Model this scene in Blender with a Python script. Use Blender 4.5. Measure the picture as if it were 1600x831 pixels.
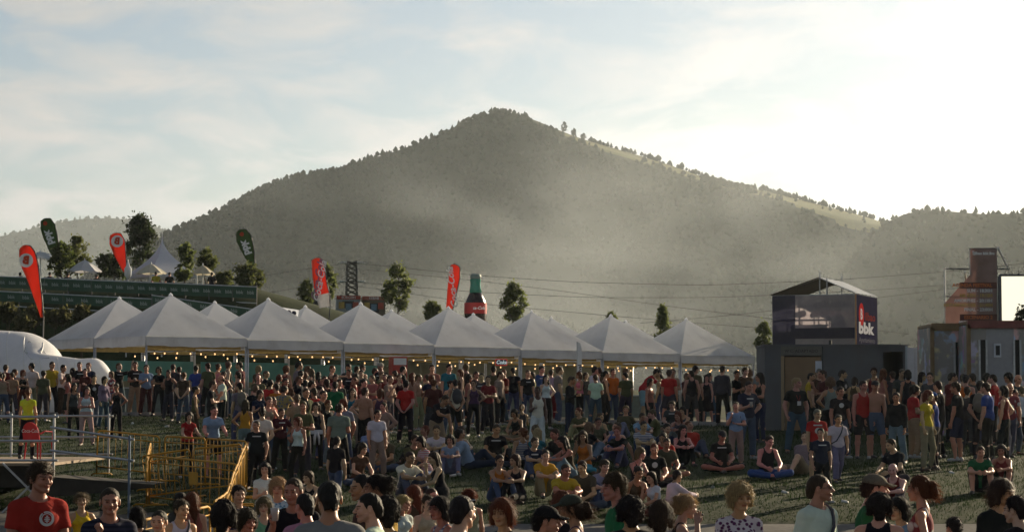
import bpy, math, random, time
import numpy as np
from mathutils import Vector, Matrix, Quaternion
from mathutils.bvhtree import BVHTree
T0 = time.time()
scene = bpy.context.scene
for _o in list(bpy.data.objects): bpy.data.objects.remove(_o)
R = math.radians
rnd = random.Random(7)

# ---------------------------------------------------------------- camera, sky, sun, exposure
F = 3700.0          # focal length in pixels of the 1600 px wide photograph
HZ = 640.0          # row of the horizon
CZ = 2.2            # height of the camera
cam_d = bpy.data.cameras.new('camera'); cam = bpy.data.objects.new('camera', cam_d)
scene.collection.objects.link(cam); scene.camera = cam
cam_d.sensor_width = 36; cam_d.lens = 36*F/1600
cam_d.clip_start = 0.5; cam_d.clip_end = 30000
PITCH = math.atan((HZ-415.5)/F)
cam.location = (0, 0, CZ); cam.rotation_euler = (R(90)+PITCH, 0, 0)

SUN_AZ, SUN_EL = 40.0, 16.0      # degrees to the right of the view, above the horizon
world = bpy.data.worlds.new('World'); scene.world = world; world.use_nodes = True
def build_world():
    nt = world.node_tree; n = nt.nodes; L = nt.links; n.clear()
    out = n.new('ShaderNodeOutputWorld'); bg = n.new('ShaderNodeBackground')
    sky = n.new('ShaderNodeTexSky'); sky.sky_type = 'NISHITA'; sky.sun_disc = False
    sky.sun_elevation = R(SUN_EL); sky.sun_rotation = R(SUN_AZ)
    sky.altitude = 100; sky.air_density = 1.0; sky.dust_density = 1.4; sky.ozone_density = 3.0
    # thin high cloud, laid out by direction on a flat cloud deck
    tc = n.new('ShaderNodeTexCoord'); sep = n.new('ShaderNodeSeparateXYZ'); L.new(tc.outputs['Generated'], sep.inputs[0])
    mx = n.new('ShaderNodeMath'); mx.operation = 'MAXIMUM'; mx.inputs[1].default_value = 0.0; L.new(sep.outputs['Z'], mx.inputs[0])
    ad = n.new('ShaderNodeMath'); ad.operation = 'ADD'; ad.inputs[1].default_value = 0.10; L.new(mx.outputs[0], ad.inputs[0])
    def div(o):
        m = n.new('ShaderNodeMath'); m.operation = 'DIVIDE'; L.new(o, m.inputs[0]); L.new(ad.outputs[0], m.inputs[1]); return m.outputs[0]
    cmb = n.new('ShaderNodeCombineXYZ'); L.new(div(sep.outputs['X']), cmb.inputs[0]); L.new(div(sep.outputs['Y']), cmb.inputs[1])
    mp = n.new('ShaderNodeMapping'); mp.inputs['Scale'].default_value = (1.9, 1.15, 1.0); mp.inputs['Rotation'].default_value = (0, 0, R(24))
    mp.inputs['Location'].default_value = (3.1, 0.7, 0.0)
    L.new(cmb.outputs[0], mp.inputs[0])
    n1 = n.new('ShaderNodeTexNoise'); n1.inputs['Scale'].default_value = 2.1; n1.inputs['Detail'].default_value = 7; n1.inputs['Roughness'].default_value = 0.55
    n1.inputs['Distortion'].default_value = 0.5
    L.new(mp.outputs[0], n1.inputs['Vector'])
    r1 = n.new('ShaderNodeValToRGB'); r1.color_ramp.elements[0].position = 0.42; r1.color_ramp.elements[1].position = 0.64
    r1.color_ramp.elements[0].color = (0.18, 0.18, 0.18, 1)
    L.new(n1.outputs[0], r1.inputs[0])
    # a cloud scatters the sky's own light: paler and greyer than the clear sky behind it
    bw = n.new('ShaderNodeRGBToBW'); L.new(sky.outputs[0], bw.inputs[0])
    cl = n.new('ShaderNodeMixRGB'); cl.blend_type = 'MULTIPLY'; cl.inputs[0].default_value = 1.0
    cl.inputs[2].default_value = (1.40, 1.36, 1.33, 1); L.new(bw.outputs[0], cl.inputs[1])
    mixc = n.new('ShaderNodeMixRGB'); L.new(r1.outputs[0], mixc.inputs[0]); L.new(sky.outputs[0], mixc.inputs[1]); L.new(cl.outputs[0], mixc.inputs[2])
    L.new(mixc.outputs[0], bg.inputs[0]); bg.inputs[1].default_value = 0.051
    L.new(bg.outputs[0], out.inputs[0])
build_world()
sun_d = bpy.data.lights.new('sun', 'SUN'); sun_d.energy = 5.0; sun_d.angle = R(0.6); sun_d.color = (1.0, 0.82, 0.56)
sun = bpy.data.objects.new('sun', sun_d); scene.collection.objects.link(sun)
_sd = Vector((math.sin(R(SUN_AZ))*math.cos(R(SUN_EL)), math.cos(R(SUN_AZ))*math.cos(R(SUN_EL)), math.sin(R(SUN_EL))))
sun.rotation_euler = (-_sd).to_track_quat('-Z', 'Y').to_euler()
vs = scene.view_settings; vs.view_transform = 'Standard'; vs.look = 'None'; vs.gamma = 1.0; vs.use_curve_mapping = False
vs.exposure = 0.9
scene.render.engine = 'CYCLES'
cy = scene.cycles; cy.use_denoising = True; cy.max_bounces = 6; cy.diffuse_bounces = 3; cy.glossy_bounces = 2
cy.transmission_bounces = 4; cy.volume_bounces = 1; cy.transparent_max_bounces = 8; cy.caustics_reflective = False; cy.caustics_refractive = False
cy.volume_step_rate = 4.0; cy.volume_max_steps = 64

# ---------------------------------------------------------------- helpers
COL = scene.collection
def smooth(t):
    t = max(0.0, min(1.0, t)); return t*t*(3-2*t)
def lerp(a, b, t): return a+(b-a)*t
def at(px, py, Y):                       # point of the world seen at a pixel, at distance Y
    return Vector(((px-800)/F*Y, Y, CZ-(py-HZ)/F*Y))
def srgb(h):
    h = h.lstrip('#'); v = [int(h[i:i+2], 16)/255 for i in (0, 2, 4)]
    return tuple(((c/12.92) if c <= 0.04045 else ((c+0.055)/1.055)**2.4) for c in v)

MATS = {}
def nodes_of(m):
    m.use_nodes = True; nt = m.node_tree
    return nt, nt.nodes, nt.links, nt.nodes['Principled BSDF']
def mat(name, col=(0.5, 0.5, 0.5), rough=0.8, metal=0.0, var=0.12, vscale=6.0, bump=0.0, bscale=30.0, spec=0.3, transl=0.0, use_obj=False, emit=None, alpha=1.0, coat=0.0, dirt=0.0):
    """one procedural material: base colour (or the object's own colour) broken up by noise, optional fine relief, dirt and translucency"""
    if name in MATS: return MATS[name]
    m = bpy.data.materials.new(name); nt, n, L, p = nodes_of(m)
    tc = n.new('ShaderNodeTexCoord')
    nz = n.new('ShaderNodeTexNoise'); nz.inputs['Scale'].default_value = vscale; nz.inputs['Detail'].default_value = 5
    L.new(tc.outputs['Object'], nz.inputs['Vector'])
    mr = n.new('ShaderNodeMapRange'); mr.inputs[1].default_value = 0.25; mr.inputs[2].default_value = 0.75
    mr.inputs[3].default_value = 1-var; mr.inputs[4].default_value = 1+var; L.new(nz.outputs[0], mr.inputs[0])
    mul = n.new('ShaderNodeVectorMath'); mul.operation = 'SCALE'
    if use_obj:
        oi = n.new('ShaderNodeObjectInfo'); L.new(oi.outputs['Color'], mul.inputs[0])
    else:
        rgb = n.new('ShaderNodeRGB'); rgb.outputs[0].default_value = (*col, 1); L.new(rgb.outputs[0], mul.inputs[0])
    L.new(mr.outputs[0], mul.inputs['Scale'])
    csrc = mul.outputs[0]
    if dirt > 0:
        n2 = n.new('ShaderNodeTexNoise'); n2.inputs['Scale'].default_value = 0.9; n2.inputs['Detail'].default_value = 8; n2.inputs['Roughness'].default_value = 0.65
        L.new(tc.outputs['Object'], n2.inputs['Vector'])
        rp = n.new('ShaderNodeValToRGB'); rp.color_ramp.elements[0].position = 0.48; rp.color_ramp.elements[1].position = 0.70; L.new(n2.outputs[0], rp.inputs[0])
        ms = n.new('ShaderNodeMath'); ms.operation = 'MULTIPLY'; ms.inputs[1].default_value = dirt; L.new(rp.outputs[0], ms.inputs[0])
        mx = n.new('ShaderNodeMixRGB'); mx.inputs[2].default_value = (0.13, 0.10, 0.07, 1); L.new(ms.outputs[0], mx.inputs[0]); L.new(csrc, mx.inputs[1]); csrc = mx.outputs[0]
    L.new(csrc, p.inputs['Base Color'])
    p.inputs['Roughness'].default_value = rough; p.inputs['Metallic'].default_value = metal; p.inputs['Specular IOR Level'].default_value = spec
    if coat: p.inputs['Coat Weight'].default_value = coat
    if alpha < 1: p.inputs['Alpha'].default_value = alpha
    if bump > 0:
        nb = n.new('ShaderNodeTexNoise'); nb.inputs['Scale'].default_value = bscale; nb.inputs['Detail'].default_value = 4; L.new(tc.outputs['Object'], nb.inputs['Vector'])
        bp = n.new('ShaderNodeBump'); bp.inputs['Strength'].default_value = bump; bp.inputs['Distance'].default_value = 0.02
        L.new(nb.outputs[0], bp.inputs['Height']); L.new(bp.outputs[0], p.inputs['Normal'])
    if emit:
        p.inputs['Emission Color'].default_value = (*emit[0], 1); p.inputs['Emission Strength'].default_value = emit[1]
    if transl > 0:
        o = n['Material Output']; tr = n.new('ShaderNodeBsdfTranslucent'); ms = n.new('ShaderNodeMixShader'); ms.inputs[0].default_value = transl
        L.new(csrc, tr.inputs[0]); L.new(p.outputs[0], ms.inputs[1]); L.new(tr.outputs[0], ms.inputs[2]); L.new(ms.outputs[0], o.inputs[0])
    MATS[name] = m; return m

def tag(o, label=None, cat=None, group=None, kind=None):
    if label: o['label'] = label
    if cat: o['category'] = cat
    if group: o['group'] = group
    if kind: o['kind'] = kind
    return o
def empty(name, loc=(0, 0, 0), rz=0.0, **kw):
    o = bpy.data.objects.new(name, None); COL.objects.link(o); o.location = loc; o.rotation_euler = (0, 0, rz); o.empty_display_size = 0.2
    return tag(o, **kw)
def link(name, me, m=None, parent=None, loc=None, rot=None, sc=None, color=None, **kw):
    o = bpy.data.objects.new(name, me); COL.objects.link(o)
    if m is not None and len(me.materials) == 0: me.materials.append(m)
    if parent is not None: o.parent = parent
    if loc is not None: o.location = loc
    if rot is not None: o.rotation_euler = rot
    if sc is not None: o.scale = sc
    if color is not None: o.color = (*color[:3], 1)
    return tag(o, **kw)
def np_mesh(name, V, Fq, sm=True, cols=None, mats=None, mi=None):
    """mesh from numpy arrays; Fq is (n,3) or (n,4)"""
    V = np.asarray(V, dtype=np.float32); Fq = np.asarray(Fq, dtype=np.int32)
    me = bpy.data.meshes.new(name); k = Fq.shape[1]
    me.vertices.add(len(V)); me.vertices.foreach_set('co', V.ravel())
    me.loops.add(Fq.size); me.loops.foreach_set('vertex_index', Fq.ravel())
    me.polygons.add(len(Fq)); me.polygons.foreach_set('loop_start', np.arange(0, Fq.size, k, dtype=np.int32))
    if sm: me.polygons.foreach_set('use_smooth', np.ones(len(Fq), dtype=bool))
    if mats:
        for m in mats: me.materials.append(m)
    if mi is not None: me.polygons.foreach_set('material_index', np.asarray(mi, dtype=np.int32))
    me.update(calc_edges=True)
    if cols is not None:
        a = me.color_attributes.new('Col', 'FLOAT_COLOR', 'POINT')
        c4 = np.ones((len(V), 4), dtype=np.float32); c4[:, :3] = cols; a.data.foreach_set('color', c4.ravel())
    return me

class MB:
    """collects polygons of one part, then builds ONE mesh"""
    def __init__(s): s.v = []; s.f = []
    def poly(s, pts):
        b = len(s.v); s.v += [tuple(p) for p in pts]; s.f.append(tuple(range(b, b+len(pts)))); return s
    def box(s, c, d, M=None):
        b = len(s.v); x, y, z = d[0]/2, d[1]/2, d[2]/2
        for q in ((-x,-y,-z),(x,-y,-z),(x,y,-z),(-x,y,-z),(-x,-y,z),(x,-y,z),(x,y,z),(-x,y,z)):
            p = Vector(q)
            if M is not None: p = M @ p
            s.v.append(tuple(p+Vector(c)))
        for q in ((0,3,2,1),(4,5,6,7),(0,1,5,4),(1,2,6,5),(2,3,7,6),(3,0,4,7)): s.f.append(tuple(b+i for i in q))
        return s
    def bar(s, a, b, r, n=8, r2=None):
        a = Vector(a); b = Vector(b); r2 = r if r2 is None else r2
        d = (b-a); q = d.to_track_quat('Z', 'X') if d.length > 1e-9 else Quaternion()
        i0 = len(s.v)
        for p, rr in ((a, r), (b, r2)):
            for k in range(n):
                t = 2*math.pi*k/n; s.v.append(tuple(p + q @ Vector((math.cos(t)*rr, math.sin(t)*rr, 0))))
        for k in range(n): s.f.append((i0+k, i0+(k+1) % n, i0+n+(k+1) % n, i0+n+k))
        s.f.append(tuple(i0+n-1-k for k in range(n))); s.f.append(tuple(i0+n+k for k in range(n)))
        return s
    def tube(s, pts, r, n=6, closed=False):
        pts = [Vector(p) for p in pts]; m = len(pts); i0 = len(s.v)
        for i, p in enumerate(pts):
            a = pts[i-1] if (i > 0 or closed) else p; b = pts[(i+1) % m] if (i < m-1 or closed) else p
            q = (b-a).to_track_quat('Z', 'Y'); rr = r[i] if isinstance(r, (list, tuple)) else r
            for k in range(n):
                t = 2*math.pi*k/n; s.v.append(tuple(p + q @ Vector((math.cos(t)*rr, math.sin(t)*rr, 0))))
        for i in range(m if closed else m-1):
            j = (i+1) % m
            for k in range(n): s.f.append((i0+i*n+k, i0+i*n+(k+1) % n, i0+j*n+(k+1) % n, i0+j*n+k))
        if not closed:
            s.f.append(tuple(i0+n-1-k for k in range(n))); s.f.append(tuple(i0+(m-1)*n+k for k in range(n)))
        return s
    def lathe(s, prof, n=24, c=(0, 0, 0)):
        i0 = len(s.v); m = len(prof)
        for (r, z) in prof:
            for k in range(n):
                t = 2*math.pi*k/n; s.v.append((c[0]+math.cos(t)*r, c[1]+math.sin(t)*r, c[2]+z))
        for i in range(m-1):
            for k in range(n): s.f.append((i0+i*n+k, i0+i*n+(k+1) % n, i0+(i+1)*n+(k+1) % n, i0+(i+1)*n+k))
        s.f.append(tuple(i0+n-1-k for k in range(n))); s.f.append(tuple(i0+(m-1)*n+k for k in range(n)))
        return s
    def slab(s, outline, t):
        """outline in the XZ plane (x, z), thickness t along Y"""
        n = len(outline); b = len(s.v)
        for y in (-t/2, t/2): s.v += [(x, y, z) for x, z in outline]
        s.f.append(tuple(b+i for i in range(n))); s.f.append(tuple(b+n+n-1-i for i in range(n)))
        for i in range(n): j = (i+1) % n; s.f.append((b+j, b+i, b+n+i, b+n+j))
        return s
    def mesh(s, name, m=None, sm=False, bevel=0.0):
        me = bpy.data.meshes.new(name); me.from_pydata(s.v, [], s.f); me.update()
        if m is not None: me.materials.append(m)
        if sm: me.polygons.foreach_set('use_smooth', [True]*len(me.polygons))
        return me
    def build(s, name, m, parent=None, sm=False, **kw):
        return link(name, s.mesh(name, m, sm), None, parent, **kw)

_TXT = {}
def text_mesh(body, size=1.0, bold=0.0, shear=0.0, extrude=0.0, align='CENTER'):
    key = (body, size, bold, shear, extrude, align)
    if key in _TXT: return _TXT[key]
    cu = bpy.data.curves.new('lettering', 'FONT'); cu.body = body; cu.size = size; cu.offset = bold; cu.shear = shear; cu.extrude = extrude
    cu.align_x = align; cu.align_y = 'CENTER'; cu.resolution_u = 2
    o = bpy.data.objects.new('lettering', cu); COL.objects.link(o)
    dg = bpy.context.evaluated_depsgraph_get(); me = bpy.data.meshes.new_from_object(o.evaluated_get(dg))
    bpy.data.objects.remove(o); bpy.data.curves.remove(cu); me.name = 'lettering'; me.materials.clear()
    _TXT[key] = me; return me
def text_on(parent, body, m, loc, size, rot=(R(90), 0, 0), sc=(1, 1, 1), name='lettering', **kw):
    me = text_mesh(body, size, **kw).copy(); me.materials.append(m)
    return link(name, me, None, parent, loc=loc, rot=rot, sc=sc)

# ---------------------------------------------------------------- the lie of the land
def ramp(t, pts):
    if t <= pts[0][0]: return pts[0][1]
    for (a, b), (c, d) in zip(pts, pts[1:]):
        if t <= c: return lerp(b, d, smooth((t-a)/(c-a)))
    return pts[-1][1]
def rampl(t, pts):
    if t <= pts[0][0]: return pts[0][1]
    for (a, b), (c, d) in zip(pts, pts[1:]):
        if t <= c: return lerp(b, d, (t-a)/(c-a))
    return pts[-1][1]
def base_edge(x): return 46.0 + 6.0*smooth((-x-3)/6.0)        # far edge of the paved path
def crest(x): return rampl(x, [(-14, 86.0), (2, 78.0), (10, 74.0)])
def z_terrace(x, y): return rampl(x, [(-12, 1.98), (14, 1.58)]) + 0.002*max(0, y-80)
def ground(x, y):
    e = base_edge(x); c = crest(x)
    if y <= e:
        z = ramp(y, [(19, 0.0), (25, -0.45), (e-4.0, -0.45), (e, 0.0)])
    elif y < c:
        t = (y-e)/(c-e); z = z_terrace(x, c)*t**0.72
    else:
        z = z_terrace(x, min(y, 130))
    # embankment on the left behind the tents, carrying the upper terrace
    top = rampl(x, [(-15, 9.2), (-9, 7.6), (0, 4.6), (12, 2.4)])
    h = smooth((y-119)/16.0)
    if y > 118: z = lerp(z, max(top, z), h)
    if y > 230: z = lerp(z, 0.0, smooth((y-230)/250.0))
    if y > 600: z = -2.0
    return z
def solve_depth(px, py, h, lo=19.0, hi=90.0):
    """distance at which the top of something h tall, standing on the ground, is seen at that pixel"""
    best = None; Y = hi
    while Y >= lo:
        x = (px-800)/F*Y; q = HZ-(ground(x, Y)+h-CZ)*F/Y
        e = abs(q-py)
        if best is None or e < best[0]-0.15: best = (e, Y)
        Y -= 0.25
    return best[1]
# ---------------------------------------------------------------- people: distance fields turned into one continuous skin
def V3(*a): return np.array(a, dtype=np.float64)
def nrm(v): v = np.asarray(v, dtype=np.float64); return v/np.linalg.norm(v)
def rotx(a): c, s = math.cos(a), math.sin(a); return np.array([[1,0,0],[0,c,-s],[0,s,c]])
def rotz(a): c, s = math.cos(a), math.sin(a); return np.array([[c,-s,0],[s,c,0],[0,0,1]])
def wob(P, f, ph=0.0):
    x, y, z = P[..., 0]*f, P[..., 1]*f, P[..., 2]*f
    return (np.sin(x+1.7*np.sin(y*0.9+ph)+ph)*np.cos(z*1.1+1.3*np.sin(x*0.7)) + np.sin(y*1.3+1.1*np.sin(z*0.8+2+ph)))*0.5
class Field:
    def __init__(s, k=0.03): s.p = []; s.k = k; s.cuts = []; s.subs = []; s.fold = None
    def cone(s, a, b, ra, rb, cut=None):
        a = np.asarray(a, float); b = np.asarray(b, float); ab = b-a; L2 = max(ab@ab, 1e-12)
        def fn(P):
            t = np.clip(((P-a)@ab)/L2, 0, 1); d = np.sqrt((((P-a)-t[..., None]*ab)**2).sum(-1)) - (ra+(rb-ra)*t)
            if cut is not None: d = np.maximum(d, (P-cut[0])@cut[1])
            return d
        r = max(ra, rb); s.p.append((fn, np.minimum(a, b)-r, np.maximum(a, b)+r)); return s
    def ball(s, c, r): return s.cone(c, np.asarray(c, float)+V3(0, 0, 1e-4), r, r)
    def ell(s, c, r, M=None, cut=None):
        c = np.asarray(c, float); r = np.asarray(r, float); M = np.eye(3) if M is None else M
        def fn(P):
            q = (P-c)@M; k0 = np.sqrt(((q/r)**2).sum(-1)); k1 = np.sqrt(((q/(r*r))**2).sum(-1))+1e-9
            d = k0*(k0-1)/k1
            if cut is not None: d = np.maximum(d, (P-cut[0])@cut[1])
            return d
        e = np.abs(M)@r; s.p.append((fn, c-e, c+e)); return s
    def mesh(s, vox):
        pad = s.k+3*vox+0.012
        lo = np.min([q[1] for q in s.p], axis=0)-pad; hi = np.max([q[2] for q in s.p], axis=0)+pad
        n = np.ceil((hi-lo)/vox).astype(int)+1
        ax = [lo[i]+np.arange(n[i])*vox for i in range(3)]
        D = np.full(n, 0.2)
        for fn, a, b in s.p:
            i0 = np.maximum(((a-pad-lo)/vox).astype(int), 0); i1 = np.minimum(((b+pad-lo)/vox).astype(int)+2, n)
            sl = tuple(slice(i0[i], i1[i]) for i in range(3))
            P = np.stack(np.meshgrid(ax[0][sl[0]], ax[1][sl[1]], ax[2][sl[2]], indexing='ij'), -1)
            d = fn(P); o = D[sl]; k = s.k
            h = np.clip(0.5+0.5*(o-d)/k, 0, 1); D[sl] = o*(1-h)+d*h-k*h*(1-h)
        if s.cuts or s.subs or s.fold:
            P = np.stack(np.meshgrid(*ax, indexing='ij'), -1)
            if s.fold: D = D + s.fold(P)
            for pt, nn in s.cuts: D = np.maximum(D, (P-pt)@np.asarray(nn))
            for fn in s.subs: D = np.maximum(D, -fn(P))
        return nets(D, lo, vox)
CORN = np.array([(i, j, k) for i in (0, 1) for j in (0, 1) for k in (0, 1)])
EDG = [(a, b) for a in range(8) for b in range(a+1, 8) if np.abs(CORN[a]-CORN[b]).sum() == 1]
def nets(D, lo, vox):
    S = D < 0
    c = sum(S[i:D.shape[0]-1+i, j:D.shape[1]-1+j, k:D.shape[2]-1+k].astype(np.int8) for i, j, k in CORN)
    mix = (c > 0) & (c < 8); I = np.argwhere(mix); idx = np.full(mix.shape, -1, dtype=np.int64); idx[mix] = np.arange(len(I))
    d8 = np.stack([D[I[:, 0]+i, I[:, 1]+j, I[:, 2]+k] for i, j, k in CORN], 1)
    pos = np.zeros((len(I), 3)); cnt = np.zeros(len(I))
    for a, b in EDG:
        da, db = d8[:, a], d8[:, b]; x = (da < 0) != (db < 0); t = np.where(x, da/np.where(x, da-db, 1), 0)
        pos += x[:, None]*(CORN[a]+t[:, None]*(CORN[b]-CORN[a])); cnt += x
    V = lo+(I+pos/cnt[:, None])*vox
    Q = []
    for ax in range(3):
        u, v = (ax+1) % 3, (ax+2) % 3
        s0 = [slice(None)]*3; s1 = [slice(None)]*3; s0[ax] = slice(0, -1); s1[ax] = slice(1, None)
        A = S[tuple(s0)]; B = S[tuple(s1)]; E = np.argwhere(A != B)
        E = E[(E[:, u] > 0) & (E[:, v] > 0) & (E[:, u] < D.shape[u]-1) & (E[:, v] < D.shape[v]-1)]
        fl = A[E[:, 0], E[:, 1], E[:, 2]]
        def at_(du, dv):
            e = E.copy(); e[:, u] += du; e[:, v] += dv; return idx[e[:, 0], e[:, 1], e[:, 2]]
        q = np.stack([at_(-1, -1), at_(0, -1), at_(0, 0), at_(-1, 0)], 1); q[~fl] = q[~fl][:, ::-1]; Q.append(q)
    return V, np.concatenate(Q)

_HEAD = {}
def head_geo(sex, vox):
    """head in its own frame: chin at the origin, crown at 0.23, looking along -Y"""
    k = (sex, vox)
    if k in _HEAD: return _HEAD[k]
    f = Field(0.018)
    f.ell((0, .014, .135), (.074, .094, .092)); f.ell((0, -.030, .080), (.054, .060, .080))
    jw = .047 if sex == 'm' else .040
    for s in (-1, 1):
        f.cone((s*jw, -.005, .05), (s*.014, -.066, .016), .020, .016); f.ball((s*.036, -.064, .082), .022)
    f.ball((0, -.071, .018), .019 if sex == 'm' else .015)
    f.cone((-.034, -.080, .129), (.034, -.080, .129), .013, .013)
    f.cone((0, .022, .06), (0, .032, -.07), .052 if sex == 'm' else .045, .054 if sex == 'm' else .046)
    f2 = Field(0.006); f2.p = []
    base_p = list(f.p)
    def base(P):
        D = np.full(P.shape[:-1], 0.3)
        for fn, a, b in base_p:
            d = fn(P); h = np.clip(0.5+0.5*(D-d)/.018, 0, 1); D = D*(1-h)+d*h-.018*h*(1-h)
        for s in (-1, 1):            # eye sockets
            q = (P-V3(s*.031, -.100, .113))/V3(.019, .017, .011); D = np.maximum(D, -((np.sqrt((q**2).sum(-1))-1)*.011)+0.0)
        q = (P-V3(0, -.098, .0515))/V3(.026, .010, .0022); D = np.maximum(D, -((np.sqrt((q**2).sum(-1))-1)*.0022))
        return D
    f2.p.append((base, V3(-.1, -.12, -.12), V3(.1, .12, .235)))
    f2.cone((0, -.086, .122), (0, -.112, .086), .0075, .012); f2.ball((-.010, -.101, .082), .0085); f2.ball((.010, -.101, .082), .0085)
    f2.ell((0, -.091, .058), (.021, .008, .0055)); f2.ell((0, -.090, .0455), (.019, .009, .0065))
    for s in (-1, 1):
        f2.ball((s*.031, -.0765, .112), .0125); f2.ell((s*.078, .014, .100), (.009, .021, .033))
    V, Q = f2.mesh(vox)
    C = np.ones((len(V), 3))
    x, y, z = np.abs(V[:, 0]), V[:, 1], V[:, 2]
    front = y < -.05
    brow = front & (np.abs(z-.131-.10*(x-.03)*(x < .03)) < .0055) & (x > .012) & (x < .05); C[brow] = (.22, .18, .15)
    er = np.sqrt((x-.031)**2+((z-.112)*1.5)**2); C[front & (er < .015)] = (.55, .48, .44); C[front & (er < .0075)] = (.08, .06, .05)
    C[front & (x < .023) & (np.abs(z-.0515) < .010) & (y < -.075)] = (.82, .50, .48)
    C[front & (x < .022) & (np.abs(z-.0515) < .0018)] = (.50, .30, .27)
    ck = front & (np.sqrt((x-.04)**2+(z-.08)**2) < .022); C[ck] *= (1.02, .96, .95)
    if sex == 'm':
        beard = (y < .0) & (z < .062) & (z > -.01) & ~(front & (x < .022) & (np.abs(z-.0515) < .010)); C[beard] *= (.80, .77, .76)
    _HEAD[k] = (V, Q, C); return _HEAD[k]
_HAND = {}
def hand_geo(kind, vox):
    """left hand, wrist at the origin, fingers along -Z, palm towards -X, thumb towards -Y"""
    k = (kind, vox)
    if k in _HAND: return _HAND[k]
    f = Field(0.007)
    f.cone((0, 0, .015), (0, 0, -.02), .024, .022)
    for i, y in enumerate((-.030, -.010, .010, .029)): f.cone((0, y*.6, -.015), (0, y, -.085), .014, .012)
    L = (.070, .079, .073, .057)
    curl = {'relax': (18, 28, 22), 'grip': (55, 62, 40), 'flat': (4, 6, 6)}[kind]
    for i, y in enumerate((-.030, -.010, .010, .029)):
        p = V3(0, y, -.088); a = 0.0
        for sgm, (fr, c) in enumerate(zip((.45, .31, .24), curl)):
            a += R(c); q = p+V3(-math.sin(a), 0.06*(i-1.5), -math.cos(a))*L[i]*fr
            f.cone(p, q, .0095-.001*sgm, .0088-.001*sgm); p = q
    f.cone((-.004, -.022, -.022), (-.016, -.046, -.055), .014, .0115)
    f.cone((-.016, -.046, -.055), (-.026 if kind != 'grip' else -.045, -.050 if kind != 'grip' else -.040, -.088), .0105, .0085)
    V, Q = f.mesh(vox); _HAND[k] = (V, Q); return _HAND[k]

UP_REL = ((.17, .03, -1), (.04, .24, -1))
ARMS = {'rel': UP_REL, 'drink': ((.14, .10, -1), (-.25, .95, .28)), 'cross': ((.20, .28, -1), (-.88, .50, .06)),
        'hip': ((.66, -.28, -.75), (-.72, .30, -.60)), 'up': ((.55, .5, .15), (-.15, .35, .95)), 'pock': ((.30, -.14, -1), (-.10, .38, -1)),
        'phone': ((.22, .35, -.9), (-.30, .45, .85)), 'knee': ((.16, .80, -.50), (-.42, .85, -.06)), 'lap': ((.26, .42, -.9), (-.35, .80, -.30)),
        'back': ((.34, -.52, -.85), (.12, -.40, -.95)), 'out': ((.75, .65, -.05), (.35, .9, .02)), 'fwd': ((.12, .75, -.65), (-.08, .95, -.15)),
        'behind': ((.26, -.30, -1), (-.55, -.35, -.75)), 'neck': ((.45, .30, -.30), (-.55, .05, .90)), 'chin': ((.12, .62, -.78), (-.30, .10, .95)), 'lean': ((.25, .55, -.85), (.05, .95, -.35))}
LEGS = {'st': ((.07, .03, -1), (.03, -.04, -1)), 'wide': ((.17, .02, -1), (.12, -.02, -1)), 'fw': ((.03, .42, -1), (.02, .00, -1)), 'bk': ((.03, -.20, -1), (.02, -.62, -1)),
        'rest': ((.16, .16, -1), (.08, -.20, -1)), 'knee': ((.20, .66, .74), (.02, .52, -.84)), 'cross': ((.78, .62, .06), (-.85, .16, -.12)),
        'ext': ((.12, .97, .10), (.02, .98, -.06)), 'knee2': ((.06, .74, .66), (.0, .66, -.75)), 'side': ((.70, .68, -.02), (.10, -.95, -.02)), 'side2': ((-.1, .98, .02), (.62, -.70, -.10))}
POSES = {  # arms right/left, legs right/left, lean, head yaw, head pitch, seated
    'st0': ('rel', 'rel', 'st', 'rest', 2, 12, 4, 0), 'st1': ('drink', 'rel', 'rest', 'st', 1, -25, 2, 0), 'st2': ('cross', 'cross', 'st', 'rest', 0, 20, 3, 0),
    'st3': ('rel', 'hip', 'rest', 'st', 0, -15, 0, 0), 'st4': ('rel', 'pock', 'fw', 'bk', 5, 0, 3, 0), 'st5': ('phone', 'cross', 'st', 'st', 2, -10, 2, 0),
    'st6': ('fwd', 'rel', 'st', 'rest', 42, 10, 15, 0), 'st7': ('pock', 'pock', 'wide', 'rest', -3, 35, 0, 0), 'st8': ('behind', 'behind', 'st', 'wide', -2, 8, 0, 0),
    'st9': ('drink', 'hip', 'wide', 'st', 3, 5, 10, 0), 'st10': ('up', 'rel', 'rest', 'st', 0, -20, -6, 0), 'st11': ('out', 'rel', 'st', 'rest', 2, -40, 0, 0),
    'st12': ('lean', 'lean', 'st', 'rest', 14, 15, 4, 0), 'st13': ('neck', 'cross', 'st', 'rest', 3, 25, 8, 0),
    'si0': ('knee', 'knee', 'knee', 'knee', 16, 10, 4, 1), 'si1': ('lap', 'lap', 'cross', 'cross', 14, -10, 12, 1), 'si2': ('back', 'back', 'ext', 'knee2', -20, 20, -4, 1),
    'si3': ('lap', 'knee', 'knee2', 'ext', 10, -30, 2, 1), 'si4': ('chin', 'lap', 'side', 'side2', 12, 20, 6, 1)}
SHAPE = {'m': dict(pel=(.146, .108, .125), abd=(.136, .102, .15), che=(.158, .112, .175), sh=.163, shr=.062, nr=.056, ua=(.052, .041), fa=(.041, .029), th=(.083, .055), sn=(.056, .038), bust=0),
         'f': dict(pel=(.160, .110, .125), abd=(.116, .086, .15), che=(.138, .096, .16), sh=.150, shr=.052, nr=.046, ua=(.041, .034), fa=(.034, .025), th=(.083, .052), sn=(.050, .033), bust=1)}
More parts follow.
